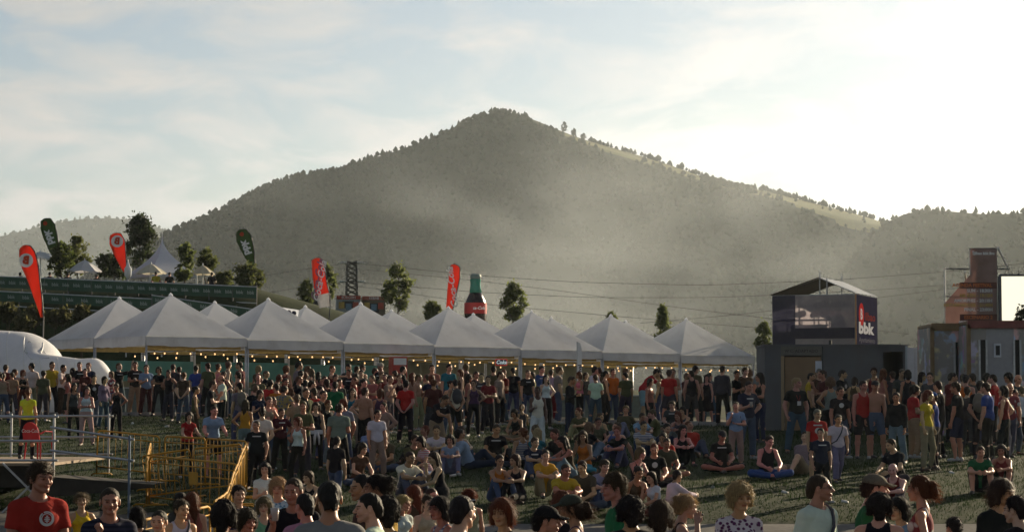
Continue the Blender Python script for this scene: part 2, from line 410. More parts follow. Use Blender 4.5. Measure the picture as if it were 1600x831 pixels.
class Rig:
    def __init__(g, sex, pose):
        a_r, a_l, l_r, l_l, lean, hyaw, hpit, seat = POSES[pose]; g.sex = sex; g.S = S = SHAPE[sex]
        P = V3(0, 0, 0); g.seat = seat
        g.Mp = rotx(R(lean*(.25 if not seat else .4))); g.Mc = rotx(R(lean)); Mm = rotx(R(lean*.65))
        g.pel = P; g.abd = P+Mm@V3(0, .004, .16); g.che = P+Mm@V3(0, 0, .20)+g.Mc@V3(0, .006, .155)
        g.shc = P+Mm@V3(0, 0, .20)+g.Mc@V3(0, .012, .275); g.nb = g.shc+g.Mc@V3(0, .012, .03); g.nt = g.shc+g.Mc@V3(0, -.012, .115)
        g.Mh = rotz(R(hyaw))@rotx(R(lean*.35+hpit)); g.head = g.nt+g.Mh@V3(0, -.030, -.005)
        g.J = {}
        ul, fl_ = (.295, .255) if sex == 'm' else (.27, .235)
        tl, sl = .435, .415
        for s, an, ln in ((-1, a_r, l_r), (1, a_l, l_l)):
            ua, fa = [V3(s*v[0], -v[1], v[2]) for v in ARMS[an]]; ua = nrm(ua); fa = nrm(fa)
            if lean > 25: ua = nrm(ua); 
            sh = g.shc+g.Mc@V3(s*S['sh'], 0, -.022); el = sh+ua*ul; wr = el+fa*fl_
            th, sn = [V3(s*v[0], -v[1], v[2]) for v in LEGS[ln]]; th = nrm(th); sn = nrm(sn)
            hp = P+g.Mp@V3(s*.088, 0, -.035); kn = hp+th*tl; ak = kn+sn*sl
            g.J[s] = dict(sh=sh, el=el, wr=wr, fa=fa, hp=hp, kn=kn, ak=ak, th=th, sn=sn)
        lo = min(g.J[-1]['ak'][2], g.J[1]['ak'][2])-.085
        if seat: lo = min(lo, -.118)
        g.dz = -lo; sh = V3(0, 0, -lo)
        for k in ('pel', 'abd', 'che', 'shc', 'nb', 'nt', 'head'): setattr(g, k, getattr(g, k)+sh)
        for s in (-1, 1):
            for k in ('sh', 'el', 'wr', 'hp', 'kn', 'ak'): g.J[s][k] = g.J[s][k]+sh
        g.top = (g.head+g.Mh@V3(0, .01, .235))[2]
        g.foot = {}
        for s in (-1, 1):
            j = g.J[s]; d = nrm(V3(s*.25, -1, 0))
            if seat and abs(j['sn'][2]) < .3: d = nrm(V3(s*.5, -.6, .5)) if j['sn'][1] < -.5 else nrm(V3(-s*.2, -.9, .0))
            g.foot[s] = d
def torso(f, g, inf, parts='pac', cut=None):
    S = g.S
    if 'p' in parts: f.ell(g.pel, np.array(S['pel'])+inf, g.Mp, cut)
    if 'a' in parts: f.ell(g.abd, np.array(S['abd'])+inf, g.Mc, cut)
    if 'c' in parts:
        f.ell(g.che, np.array(S['che'])+inf, g.Mc)
        f.cone(g.J[-1]['sh']+g.Mc@V3(.05, 0, .0), g.J[1]['sh']+g.Mc@V3(-.05, 0, .0), S['shr']*.92+inf*.6, S['shr']*.92+inf*.6)
        for s in (-1, 1): f.cone(g.J[s]['sh']+g.Mc@V3(-s*.025, 0, .008), g.nb+g.Mc@V3(s*.03, .005, .020), S['shr']*.66+inf*.5, S['shr']*.55+inf*.5)
        if S['bust']:
            for s in (-1, 1): f.ell(g.che+g.Mc@V3(s*.062, -.082, .0), np.array((.052, .046, .050))+inf*.7, g.Mc)
_BODY = {}
def body_mesh(sex, pose, vox):
    k = (sex, pose, vox)
    if k in _BODY: return _BODY[k]
    g = Rig(sex, pose); S = g.S; f = Field(0.032)
    torso(f, g, 0.0); f.cone(g.nb, g.nt, S['nr']*1.08, S['nr']*.94)
    for s in (-1, 1):
        j = g.J[s]
        f.cone(j['sh'], j['el'], *S['ua']); f.ball(j['sh'], S['ua'][0]*.97); m = j['el']*.72+j['wr']*.28
        f.cone(j['el'], m, S['fa'][0]*.96, S['fa'][0]*1.04); f.cone(m, j['wr'], S['fa'][0]*1.02, S['fa'][1])
        f.cone(j['hp'], j['kn'], *S['th']); c = j['kn']*.68+j['ak']*.32+V3(0, .012, 0)
        f.cone(j['kn'], c, S['sn'][0]*.92, S['sn'][0]*1.02); f.cone(c, j['ak'], S['sn'][0], S['sn'][1])
        d = g.foot[s]; a = j['ak']+V3(0, 0, -.045); f.cone(a-d*.03, a+d*.14+V3(0, 0, -.012), .036, .026)
    V, Q = f.mesh(vox); C = np.ones((len(V), 3))
    hv = min(.0075, vox*.42) if vox > .012 else .0048
    h, hq, hc = head_geo(sex, hv); hV = h@g.Mh.T+g.head
    vs, qs, cs, n = [V, hV], [Q, hq+len(V)], [C, hc], len(V)+len(hV)
    for s, an in ((-1, POSES[pose][0]), (1, POSES[pose][1])):
        kind = 'grip' if an in ('drink', 'phone', 'lean') else 'relax'
        hd, q = hand_geo(kind, .0075 if vox > .012 else .006); hd = hd*(1.0 if sex == 'm' else .9)
        if s < 0: hd = hd*V3(-1, 1, 1); q = q[:, ::-1]
        z = -g.J[s]['fa']; ref = V3(0, -1, 0) if abs(z[1]) < .8 else V3(0, 0, 1)      # thumb side forward or up
        y = -nrm(ref-z*(ref@z)); x = np.cross(y, z); M = np.stack([x, y, z], 1)
        hV2 = hd@M.T+g.J[s]['wr']; vs.append(hV2); qs.append(q+n); cs.append(np.ones((len(hV2), 3))); n += len(hV2)
    me = np_mesh('body', np.concatenate(vs), np.concatenate(qs), cols=np.concatenate(cs)); me.materials.append(SKIN)
    _BODY[k] = (me, g); return _BODY[k]
_GARM = {}
def garment(sex, pose, kind, vox, seed=0):
    k = (sex, pose, kind, vox)
    if k in _GARM: return _GARM[k]
    g = body_mesh(sex, pose, vox)[1]; S = g.S; M = g.Mc; ph = hash(k) % 7 if False else (len(pose)*1.3+ord(pose[-1])*.7)
    f = Field(0.035); lo = .017 if sex == 'm' else .009
    if kind in ('tee', 'long', 'polo', 'shirt', 'jacket'):
        if kind in ('jacket', 'shirt'): lo += .004
        hem = (g.pel+g.Mp@V3(0, 0, -.035), g.Mp@V3(0, 0, -1))
        torso(f, g, lo, cut=hem)
        f.ell(g.pel+g.Mp@V3(0, 0, .07), np.array(S['pel'])*V3(1, 1, .9)+lo+.006, g.Mp, hem)
        for s in (-1, 1):
            j = g.J[s]; e = j['el']-j['sh']; f.ball(j['sh'], S['ua'][0]*.99+max(lo, .014)*.6)
            if kind in ('long', 'shirt', 'jacket'):
                f.cone(j['sh']+e*.06, j['el'], S['ua'][0]*.92+lo*.8, S['ua'][1]+lo*.8); w = j['el']+(j['wr']-j['el'])*.92
                f.cone(j['el'], j['wr'], S['ua'][1]+lo*.9, S['fa'][1]+lo*.8, cut=(w, nrm(j['wr']-j['el'])))
            else:
                t = .60 if sex == 'm' else .38; w = j['sh']+e*t
                f.cone(j['sh']+e*.06, j['el'], S['ua'][0]*.92+lo*.8, S['ua'][1]+lo*1.4+.006, cut=(w, nrm(e)))
        nb = g.nb+M@V3(0, -.02, .045); nr = S['nr']+.014
        def neck(P, nb=nb, nr=nr, M=M):
            q = (P-nb)@M; return np.sqrt((q[..., 0]/1.15)**2+((q[..., 1]+.012)/1.25)**2+(q[..., 2]/1.0)**2)-nr
        f.subs.append(neck); amp = .0055
    elif kind in ('tank', 'dress', 'strap'):
        torso(f, g, lo*.8+.002)
        f.ell(g.pel+g.Mp@V3(0, 0, .07), np.array(S['pel'])*V3(1, 1, .9)+lo*.8, g.Mp)
        f.cuts.append((g.pel+g.Mp@V3(0, 0, -.035), g.Mp@V3(0, 0, -1)))
        for s in (-1, 1):
            a = g.J[s]['sh']
            def arm(P, a=a, s=s, M=M):
                q = (P-(a+M@V3(s*.005, 0, 0)))@M; return np.sqrt((q[..., 0]/.95)**2+(q[..., 1]/1.6)**2+((q[..., 2]-.03)/1.6)**2)-.073
            f.subs.append(arm)
        nb = g.nb+M@V3(0, -.045, .03)
        def neck(P, nb=nb, M=M):
            q = (P-nb)@M; return np.sqrt((q[..., 0]/1.0)**2+(q[..., 1]/1.7)**2+(q[..., 2]/1.35)**2)-.076
        f.subs.append(neck); amp = .004
    elif kind in ('trouser', 'shorts', 'capri'):
        wst = (g.pel+g.Mp@V3(0, 0, .085), g.Mp@V3(0, 0, 1))
        f.ell(g.pel, np.array(S['pel'])+.012, g.Mp, wst); f.ell(g.pel+g.Mp@V3(0, 0, .06), np.array(S['pel'])*V3(.97, 1, .8)+.008, g.Mp, wst)
        lg = .016 if sex == 'm' else .009
        for s in (-1, 1):
            j = g.J[s]; dn = nrm(j['ak']-j['kn']); dt = nrm(j['kn']-j['hp'])
            if kind == 'shorts':
                f.cone(j['hp'], j['kn'], S['th'][0]+.020, S['th'][1]+.034, cut=(j['hp']+(j['kn']-j['hp'])*.90, dt))
            else:
                t = .97 if kind == 'trouser' else .45
                f.cone(j['hp'], j['kn'], S['th'][0]+lg, S['th'][1]+lg+.004)
                f.cone(j['kn'], j['ak'], S['sn'][0]+lg+.004, S['sn'][1]+lg+.014, cut=(j['kn']+(j['ak']-j['kn'])*t, dn))
        amp = .005
    elif kind == 'skirt':
        f.k = .09
        wst = (g.pel+g.Mp@V3(0, 0, .085), g.Mp@V3(0, 0, 1))
        f.ell(g.pel, np.array(S['pel'])+.014, g.Mp, wst); f.ell(g.pel+V3(0, 0, .06), np.array(S['pel'])*V3(.97, 1, .8)+.008, g.Mp, wst)
        for s in (-1, 1):
            j = g.J[s]; e = j['kn']-j['hp']; f.cone(j['hp'], j['kn']+e*.12, S['th'][0]+.02, S['th'][1]+.075, cut=(j['hp']+e*1.02, nrm(e)))
        amp = .007
    f.fold = lambda P: amp*(wob(P*V3(1, 1, .55), 26, ph)*.6+wob(P*V3(.8, 1, 1.3), 55, ph+2)*.4)
    V, Q = f.mesh(vox); nm = {'tee': 'shirt', 'long': 'shirt', 'polo': 'shirt', 'shirt': 'shirt', 'jacket': 'jacket', 'tank': 'tank_top', 'dress': 'tank_top', 'strap': 'tank_top', 'trouser': 'trousers', 'capri': 'trousers', 'shorts': 'shorts', 'skirt': 'skirt'}[kind]
    me = np_mesh(nm, V, Q); me.materials.append(CLOTH); _GARM[k] = me; return me
_SHOE = {}
def shoe_mesh(vox):
    if vox in _SHOE: return _SHOE[vox]
    f = Field(.02); f.cone((0, .045, .040), (0, -.12, .028), .040, .036); f.cone((0, -.10, .028), (0, -.165, .024), .038, .030); f.cone((0, .03, .05), (0, .02, .095), .042, .038)
    f.cuts.append((V3(0, 0, 0), V3(0, 0, -1))); f.cuts.append((V3(0, 0, .105), V3(0, 0, 1)))
    V, Q = f.mesh(vox); me = np_mesh('shoe', V, Q); me.materials.append(SHOE); _SHOE[vox] = me; return me
_HAIR = {}
def hair_mesh(kind, fine):
    """hair or headgear in the head's frame"""
    k = (kind, fine)
    if k in _HAIR: return _HAIR[k]
    vox = .0055 if fine else .009
    f = Field(.02); amp, fr = .0028, 95; tail = None
    def faceplane(P, yo=-.072, zo=.172, yb=.075, zb=.035):     # below this line there is no hair
        return None
    def cap(r, dz=0.0, drop=0.0): f.ell((0, .021, .143+dz), np.array((.081, .100, .093))+r); f.cone((0, .075, .09), (0, .078, .045-drop), .058, .045)
    if kind == 'short': cap(.003, .003); amp = .0065; fr = 62
    elif kind == 'crop': cap(-.002); amp = .0022; fr = 110
    elif kind == 'mop': cap(.010, .004, .01); amp = .007; fr = 60
    elif kind == 'curly':
        cap(.022, .003, .03); amp = .011; fr = 75
        for s in (-1, 1): f.cone((s*.082, .02, .14), (s*.085, .02, .05), .036, .030)
    elif kind == 'bob':
        cap(.010, 0, .03)
        for s in (-1, 1): f.cone((s*.078, .01, .15), (s*.082, -.004, .03), .032, .030)
        f.cone((0, .075, .10), (0, .07, .0), .066, .060); amp = .004
    elif kind == 'long':
        cap(.007, 0, .03)
        for s in (-1, 1): f.cone((s*.074, .02, .15), (s*.080, .03, -.02), .028, .030); f.cone((s*.078, .03, -.02), (s*.085, .05, -.16), .030, .018)
        f.cone((0, .075, .10), (0, .085, -.02), .062, .062); f.cone((0, .085, -.02), (0, .105, -.20), .062, .030); amp = .004
    elif kind == 'pony':
        cap(.002); tail = [(0, .105, .165), (0, .150, .150), (0, .168, .08), (0, .150, .00), (0, .135, -.08)]
        for (a, b), r in zip(zip(tail, tail[1:]), ((.018, .026), (.026, .032), (.032, .026), (.026, .010))): f.cone(a, b, *r)
    elif kind == 'bun': cap(.002); f.ball((0, .125, .17), .038); f.ball((0, .112, .10), .03); amp = .004
    elif kind == 'bald': f.cone((0, .082, .075), (0, .080, .05), .05, .044); [f.ell((s*.062, .03, .085), (.018, .05, .03)) for s in (-1, 1)]; amp = .0008
    elif kind == 'cap': cap(-.002); amp = .002
    elif kind == 'capc':                         # the cap itself: crown and visor
        f.k = .010; f.ell((0, .012, .150), (.089, .109, .088)); amp = .0006
        vis = Field(.01)
        f.cone((-.05, -.09, .158), (.05, -.09, .158), .012, .012); 
        for t in np.linspace(-1, 1, 7): f.cone((t*.062, -.085, .160-.006*t*t), (t*.050, -.175+.03*t*t, .146-.014*t*t), .0085, .007)
        f.cuts.append((V3(0, 0, .142), nrm(V3(0, .10, -1))))
    elif kind == 'hat':
        f.k = .012; f.ell((0, .012, .16), (.088, .106, .085)); f.cuts.append((V3(0, 0, .150), nrm(V3(0, 0, -1)))); amp = .001
        for t in range(16):
            a = 2*math.pi*t/16; f.cone((math.cos(a)*.08, .012+math.sin(a)*.10, .160), (math.cos(a)*.118, .012+math.sin(a)*.14, .152), .009, .008)
    if kind not in ('capc', 'hat'):
        def face(P):        # carve the face out of the hair
            x, y, z = P[..., 0], P[..., 1], P[..., 2]
            line = {'mop': .158, 'bob': .156, 'long': .164, 'curly': .162}.get(kind, .172)+.007*np.sin(x*95+1.0)+.006*np.sin(x*210+2.0)
            zl = np.interp(y, [-.12, -.056, -.036, -.018, -.004, .006, .030, .042, .062], [0, 0, -.030, -.072, -.082, -.046, -.048, -.10, -.145])+line
            low = {'bob': -.1, 'long': -.4, 'curly': -.1}.get(kind)
            if low is not None:
                fx = np.abs(x) - np.interp(z, [-.05, .10, .165], [.060, .062, .045]); d = np.maximum(np.maximum(y-.022, fx), z-line)
                return d
            if kind == 'bald': return y+.012
            return (z-zl)*.6
        f.subs.append(face)
    f.fold = lambda P: amp*(wob(P*V3(1, 1, .45), fr, 1.0)+.6*wob(P*V3(1, 1, .4), fr*2.1, 3.0))
    V, Q = f.mesh(vox)
    nm = {'capc': 'cap', 'hat': 'hat'}.get(kind, 'hair')
    if fine and kind not in ('capc', 'hat', 'crop', 'bald'):
        # loose strands that catch the light along the outline
        rg = np.random.RandomState(3); n = {'long': 1500, 'curly': 1500, 'pony': 1200, 'bob': 1800, 'mop': 2400}.get(kind, 1800)
        c = V[rg.randint(0, len(V), n)]; o = c-V3(0, .02, .12); o /= np.linalg.norm(o, axis=1)[:, None]
        if tail is not None: tl = c[:, 1] > .115; o[tl] = rg.randn(tl.sum(), 3)*.6+V3(0, .4, -.3)
        fl = np.stack([c[:, 0]*2, c[:, 1]*1.5+.05, -np.full(n, .16 if kind in ('long', 'bob', 'pony') else .04)], 1)+rg.randn(n, 3)*(.11 if kind in ('short', 'mop', 'curly') else .05); fl = fl-o*(fl*o).sum(1)[:, None]*.9; fl /= np.linalg.norm(fl, axis=1)[:, None]; fl = fl+o*.16; fl /= np.linalg.norm(fl, axis=1)[:, None]
        ln = (.022 if kind in ('short', 'mop', 'cap') else .035 if kind == 'curly' else .06)*(.5+rg.rand(n))[:, None]
        sd = np.cross(o, fl); sd /= (np.linalg.norm(sd, axis=1)[:, None]+1e-9); w = .0016
        p0 = c-o*.003; p1 = c+o*.003+fl*ln*.5; p2 = c+o*((.002 if kind in ('long', 'bob') else .005)+.008*rg.rand(n)[:, None]**2)+fl*ln
        sv = np.concatenate([p0-sd*w, p0+sd*w, p1-sd*w*.8, p1+sd*w*.8, p2-sd*w*.2, p2+sd*w*.2]); i = np.arange(n)+len(V)
        sq = np.concatenate([np.stack([i, i+n, i+3*n, i+2*n], 1), np.stack([i+2*n, i+3*n, i+5*n, i+4*n], 1)])
        V = np.concatenate([V, sv]); Q = np.concatenate([Q, sq])
    me = np_mesh(nm, V, Q); me.materials.append(CLOTH if kind in ('capc', 'hat') else HAIR); _HAIR[k] = me; return me

def build_skin_mats():
    global SKIN, CLOTH, HAIR, SHOE
    m = bpy.data.materials.new('skin'); nt, n, L, p = nodes_of(m)
    oi = n.new('ShaderNodeObjectInfo'); vc = n.new('ShaderNodeVertexColor'); vc.layer_name = 'Col'
    mx = n.new('ShaderNodeMixRGB'); mx.blend_type = 'MULTIPLY'; mx.inputs[0].default_value = 1; L.new(oi.outputs['Color'], mx.inputs[1]); L.new(vc.outputs[0], mx.inputs[2])
    tc = n.new('ShaderNodeTexCoord'); nz = n.new('ShaderNodeTexNoise'); nz.inputs['Scale'].default_value = 14; nz.inputs['Detail'].default_value = 6; L.new(tc.outputs['Object'], nz.inputs['Vector'])
    rp = n.new('ShaderNodeValToRGB'); rp.color_ramp.elements[0].color = (.84, .78, .76, 1); rp.color_ramp.elements[1].color = (1.1, 1.06, 1.04, 1); L.new(nz.outputs[0], rp.inputs[0])
    m2 = n.new('ShaderNodeMixRGB'); m2.blend_type = 'MULTIPLY'; m2.inputs[0].default_value = 1; L.new(mx.outputs[0], m2.inputs[1]); L.new(rp.outputs[0], m2.inputs[2]); L.new(m2.outputs[0], p.inputs['Base Color'])
    p.inputs['Roughness'].default_value = .48; p.inputs['Specular IOR Level'].default_value = .4
    SKIN = m
    m = bpy.data.materials.new('cloth'); nt, n, L, p = nodes_of(m)
    oi = n.new('ShaderNodeObjectInfo'); tc = n.new('ShaderNodeTexCoord')
    nz = n.new('ShaderNodeTexNoise'); nz.inputs['Scale'].default_value = 9; nz.inputs['Detail'].default_value = 5; nz.inputs['Distortion'].default_value = .8; L.new(tc.outputs['Object'], nz.inputs['Vector'])
    rp = n.new('ShaderNodeMapRange'); rp.inputs[1].default_value = .25; rp.inputs[2].default_value = .75; rp.inputs[3].default_value = .86; rp.inputs[4].default_value = 1.1; L.new(nz.outputs[0], rp.inputs[0])
    sc = n.new('ShaderNodeVectorMath'); sc.operation = 'SCALE'; L.new(oi.outputs['Color'], sc.inputs[0]); L.new(rp.outputs[0], sc.inputs['Scale']); L.new(sc.outputs[0], p.inputs['Base Color'])
    bp = n.new('ShaderNodeBump'); bp.inputs['Strength'].default_value = .55; bp.inputs['Distance'].default_value = .03; L.new(nz.outputs[0], bp.inputs['Height']); L.new(bp.outputs[0], p.inputs['Normal'])
    p.inputs['Roughness'].default_value = .92; p.inputs['Specular IOR Level'].default_value = .10; p.inputs['Sheen Weight'].default_value = .02
    tr = n.new('ShaderNodeBsdfTranslucent'); ms = n.new('ShaderNodeMixShader'); ms.inputs[0].default_value = .10; o = n['Material Output']
    L.new(sc.outputs[0], tr.inputs[0]); L.new(p.outputs[0], ms.inputs[1]); L.new(tr.outputs[0], ms.inputs[2]); L.new(ms.outputs[0], o.inputs[0])
    CLOTH = m
    m = bpy.data.materials.new('hair'); nt, n, L, p = nodes_of(m)
    oi = n.new('ShaderNodeObjectInfo'); tc = n.new('ShaderNodeTexCoord'); mp = n.new('ShaderNodeMapping'); mp.inputs['Scale'].default_value = (120, 120, 12); L.new(tc.outputs['Object'], mp.inputs[0])
    nz = n.new('ShaderNodeTexNoise'); nz.inputs['Scale'].default_value = 1; nz.inputs['Detail'].default_value = 3; L.new(mp.outputs[0], nz.inputs['Vector'])
    rp = n.new('ShaderNodeMapRange'); rp.inputs[1].default_value = .3; rp.inputs[2].default_value = .7; rp.inputs[3].default_value = .55; rp.inputs[4].default_value = 1.5; L.new(nz.outputs[0], rp.inputs[0])
    sc = n.new('ShaderNodeVectorMath'); sc.operation = 'SCALE'; L.new(oi.outputs['Color'], sc.inputs[0]); L.new(rp.outputs[0], sc.inputs['Scale']); L.new(sc.outputs[0], p.inputs['Base Color'])
    bp = n.new('ShaderNodeBump'); bp.inputs['Strength'].default_value = .9; bp.inputs['Distance'].default_value = .012; L.new(nz.outputs[0], bp.inputs['Height']); L.new(bp.outputs[0], p.inputs['Normal'])
    p.inputs['Roughness'].default_value = .6; p.inputs['Specular IOR Level'].default_value = .3
    tr = n.new('ShaderNodeBsdfTranslucent'); ms = n.new('ShaderNodeMixShader'); ms.inputs[0].default_value = .34; o = n['Material Output']
    L.new(sc.outputs[0], tr.inputs[0]); L.new(p.outputs[0], ms.inputs[1]); L.new(tr.outputs[0], ms.inputs[2]); L.new(ms.outputs[0], o.inputs[0])
    HAIR = m
    SHOE = mat('shoe', use_obj=True, rough=.6, var=.2)
build_skin_mats()
def pattern_cloth(name, c1, c2, kind='stripe', scale=40.0):
    """cloth printed in two colours: rings, blossoms or checks"""
    if name in MATS: return MATS[name]
    m = bpy.data.materials.new(name); nt, n, L, p = nodes_of(m); tc = n.new('ShaderNodeTexCoord')
    if kind == 'stripe':
        w = n.new('ShaderNodeTexWave'); w.bands_direction = 'Z'; w.inputs['Scale'].default_value = scale; w.inputs['Distortion'].default_value = .4; src = w.outputs['Fac']; th = .5
    elif kind == 'flower':
        w = n.new('ShaderNodeTexVoronoi'); w.inputs['Scale'].default_value = scale; src = w.outputs['Distance']; th = .42
    else:
        w = n.new('ShaderNodeTexChecker'); w.inputs['Scale'].default_value = scale; src = w.outputs['Fac']; th = .5
    L.new(tc.outputs['Object'], w.inputs['Vector'])
    r = n.new('ShaderNodeValToRGB'); e = r.color_ramp.elements; e[0].position = th-.06; e[1].position = th+.06; e[0].color = (*c1, 1); e[1].color = (*c2, 1)
    L.new(src, r.inputs[0]); L.new(r.outputs[0], p.inputs['Base Color']); p.inputs['Roughness'].default_value = .9; p.inputs['Specular IOR Level'].default_value = .15
    MATS[name] = m; return m

def Mx(M3, t):
    m = Matrix(M3.tolist()).to_4x4(); m.translation = Vector(t.tolist()); return m
def make_person(pos, yaw, sex, pose, hair, hcol, top, tcol, bot, bcol, skin, scale=1.0, girth=1.0, vox=.016, fine=False, mirror=False, shoe=(.05, .05, .055), topmat=None):
    """an Empty at the feet; the body is one mesh, hair and clothes its companions"""
    root = empty('person', pos); root.rotation_euler = (0, 0, yaw); root.scale = (-scale*girth if mirror else scale*girth, scale*girth, scale)
    bm, g = body_mesh(sex, pose, vox); link('body', bm, None, root, color=skin)
    if top != 'bare':
        me = garment(sex, pose, 'tank' if top == 'dress' else top, vox)
        if topmat is not None: me = me.copy(); me.materials.clear(); me.materials.append(topmat)
        link(me.name.split('.')[0], me, None, root, color=tcol)
    if bot: me = garment(sex, pose, bot, vox); link(me.name.split('.')[0], me, None, root, color=bcol)
    H = Mx(g.Mh, g.head)
    if hair in ('cap', 'hat'):
        o = link('cap' if hair == 'cap' else 'hat', hair_mesh('capc' if hair == 'cap' else 'hat', fine), None, root, color=(rnd.choice([(.03, .03, .035), (.10, .10, .09), (.30, .28, .24), (.04, .06, .13)]))); o.matrix_local = H; root['_cap'] = o.name
        o = link('hair', hair_mesh('cap', fine), None, root, color=hcol); o.matrix_local = H
    elif hair != 'none':
        o = link('hair', hair_mesh(hair, fine), None, root, color=hcol); o.matrix_local = H
    for s in (-1, 1):
        d = g.foot[s]; y = -d; z = nrm(V3(0, 0, 1)-y*y[2]); x = np.cross(y, z); j = g.J[s]['ak']
        o = link('shoe', shoe_mesh(.010), None, root, color=shoe); o.matrix_local = Mx(np.stack([x, y, z], 1), j-z*.085)
    return root, g
# ---------------------------------------------------------------- ground, path, terrace
def mix_ground(name, c1, c2, c3, scale, bump=0.4):
    m = bpy.data.materials.new(name); nt, n, L, p = nodes_of(m); g = n.new('ShaderNodeNewGeometry')
    a = n.new('ShaderNodeTexNoise'); a.inputs['Scale'].default_value = scale; a.inputs['Detail'].default_value = 8; a.inputs['Roughness'].default_value = .62; L.new(g.outputs['Position'], a.inputs['Vector'])
    b = n.new('ShaderNodeTexNoise'); b.inputs['Scale'].default_value = scale*14; b.inputs['Detail'].default_value = 4; L.new(g.outputs['Position'], b.inputs['Vector'])
    r = n.new('ShaderNodeValToRGB'); r.color_ramp.elements[0].position = .35; r.color_ramp.elements[1].position = .62; r.color_ramp.elements[0].color = (*c1, 1); r.color_ramp.elements[1].color = (*c2, 1); L.new(a.outputs[0], r.inputs[0])
    r2 = n.new('ShaderNodeValToRGB'); r2.color_ramp.elements[0].position = .45; r2.color_ramp.elements[1].position = .75; r2.color_ramp.elements[0].color = (0, 0, 0, 1); r2.color_ramp.elements[1].color = (.7, .7, .7, 1); L.new(b.outputs[0], r2.inputs[0])
    mx = n.new('ShaderNodeMixRGB'); mx.inputs[2].default_value = (*c3, 1); L.new(r2.outputs[0], mx.inputs[0]); L.new(r.outputs[0], mx.inputs[1]); L.new(mx.outputs[0], p.inputs['Base Color'])
    bp = n.new('ShaderNodeBump'); bp.inputs['Strength'].default_value = bump; bp.inputs['Distance'].default_value = .05; L.new(b.outputs[0], bp.inputs['Height']); L.new(bp.outputs[0], p.inputs['Normal'])
    p.inputs['Roughness'].default_value = .95; p.inputs['Specular IOR Level'].default_value = .1
    return m
GRASSG = mix_ground('turf', (.011, .021, .006), (.020, .034, .009), (.036, .040, .014), .35)
BANK = mix_ground('bank_earth', (.018, .022, .009), (.040, .034, .020), (.055, .060, .022), .25)
PAVE = mix_ground('paving', (.125, .12, .11), (.175, .165, .15), (.09, .085, .08), .6, .15)
DUST = mix_ground('trodden_earth', (.075, .065, .045), (.12, .105, .078), (.05, .055, .025), .4, .25)
def sheet(name, xs, ys, zf, m, **kw):
    V = [(x, y, zf(x, y)) for y in ys for x in xs]; nx = len(xs)
    Q = [(j*nx+i, j*nx+i+1, (j+1)*nx+i+1, (j+1)*nx+i) for j in range(len(ys)-1) for i in range(nx-1)]
    me = np_mesh(name, V, Q); return link(name, me, m, **kw)
fx = list(np.arange(-44, 44.1, 1.1)); fy = list(np.arange(8, 238, 1.0))
xs = [-9000, -4000, -1500, -600, -250, -120, -75, -56]+fx+[56, 75, 120, 250, 600, 1500, 4000, 9000]
ys = [-400, -120, -40, -10]+fy+[245, 260, 280, 310, 350, 400, 450, 500, 600, 900, 1300, 2000, 4000, 12000]
sheet('ground', xs, ys, ground, GRASSG, kind='structure')
# paved path at the foot of the slope (to the photographer's feet) and the trodden terrace above it
def strip(name, lo, hi, xs, n, dz, m, **kw):
    V = []; Q = []
    for x in xs:
        for k in range(n+1): y = lerp(lo(x), hi(x), k/n); V.append((x, y, ground(x, y)+dz))
    for i in range(len(xs)-1):
        for k in range(n): a = i*(n+1)+k; Q.append((a, a+n+1, a+n+2, a+1))
    return link(name, np_mesh(name, V, Q), m, **kw)
strip('path', lambda x: 6.0, lambda x: base_edge(x)-.15, list(np.arange(-30, 30.1, 1.0)), 44, .012, PAVE, kind='structure')
strip('terrace', lambda x: crest(x)+.15, lambda x: 118.5, list(np.arange(-34, 34.1, 1.0)), 40, .012, DUST, kind='structure')
# kerb stones along the top of the slope and the foot of it, each its own stone
kerb_m = mat('kerb_stone', (.30, .29, .27), .9, var=.2, vscale=3, bump=.3, bscale=40)
kb = empty('kerb', (0, 0, 0), kind='structure')
stone = MB().box((0, 0, 0), (.97, .16, .22)).mesh('kerb_stone', kerb_m)
bv = stone
for fn, dz, x0, x1 in ((lambda x: crest(x), .0, -20, 20),):
    x = x0
    while x < x1:
        a = Vector((x, fn(x), ground(x, fn(x)))); b = Vector((x+1, fn(x+1), ground(x+1, fn(x+1)))); d = b-a
        o = link('kerb_stone', stone, None, kb, loc=(a+b)/2+Vector((0, 0, .02+rnd.uniform(-.008, .008)))); o.rotation_euler = (0, -math.atan2(d.z, 1), math.atan2(d.y, d.x)+rnd.uniform(-.01, .01)); o.scale = (min(d.length, 1.5), 1, 1)
        x += 1
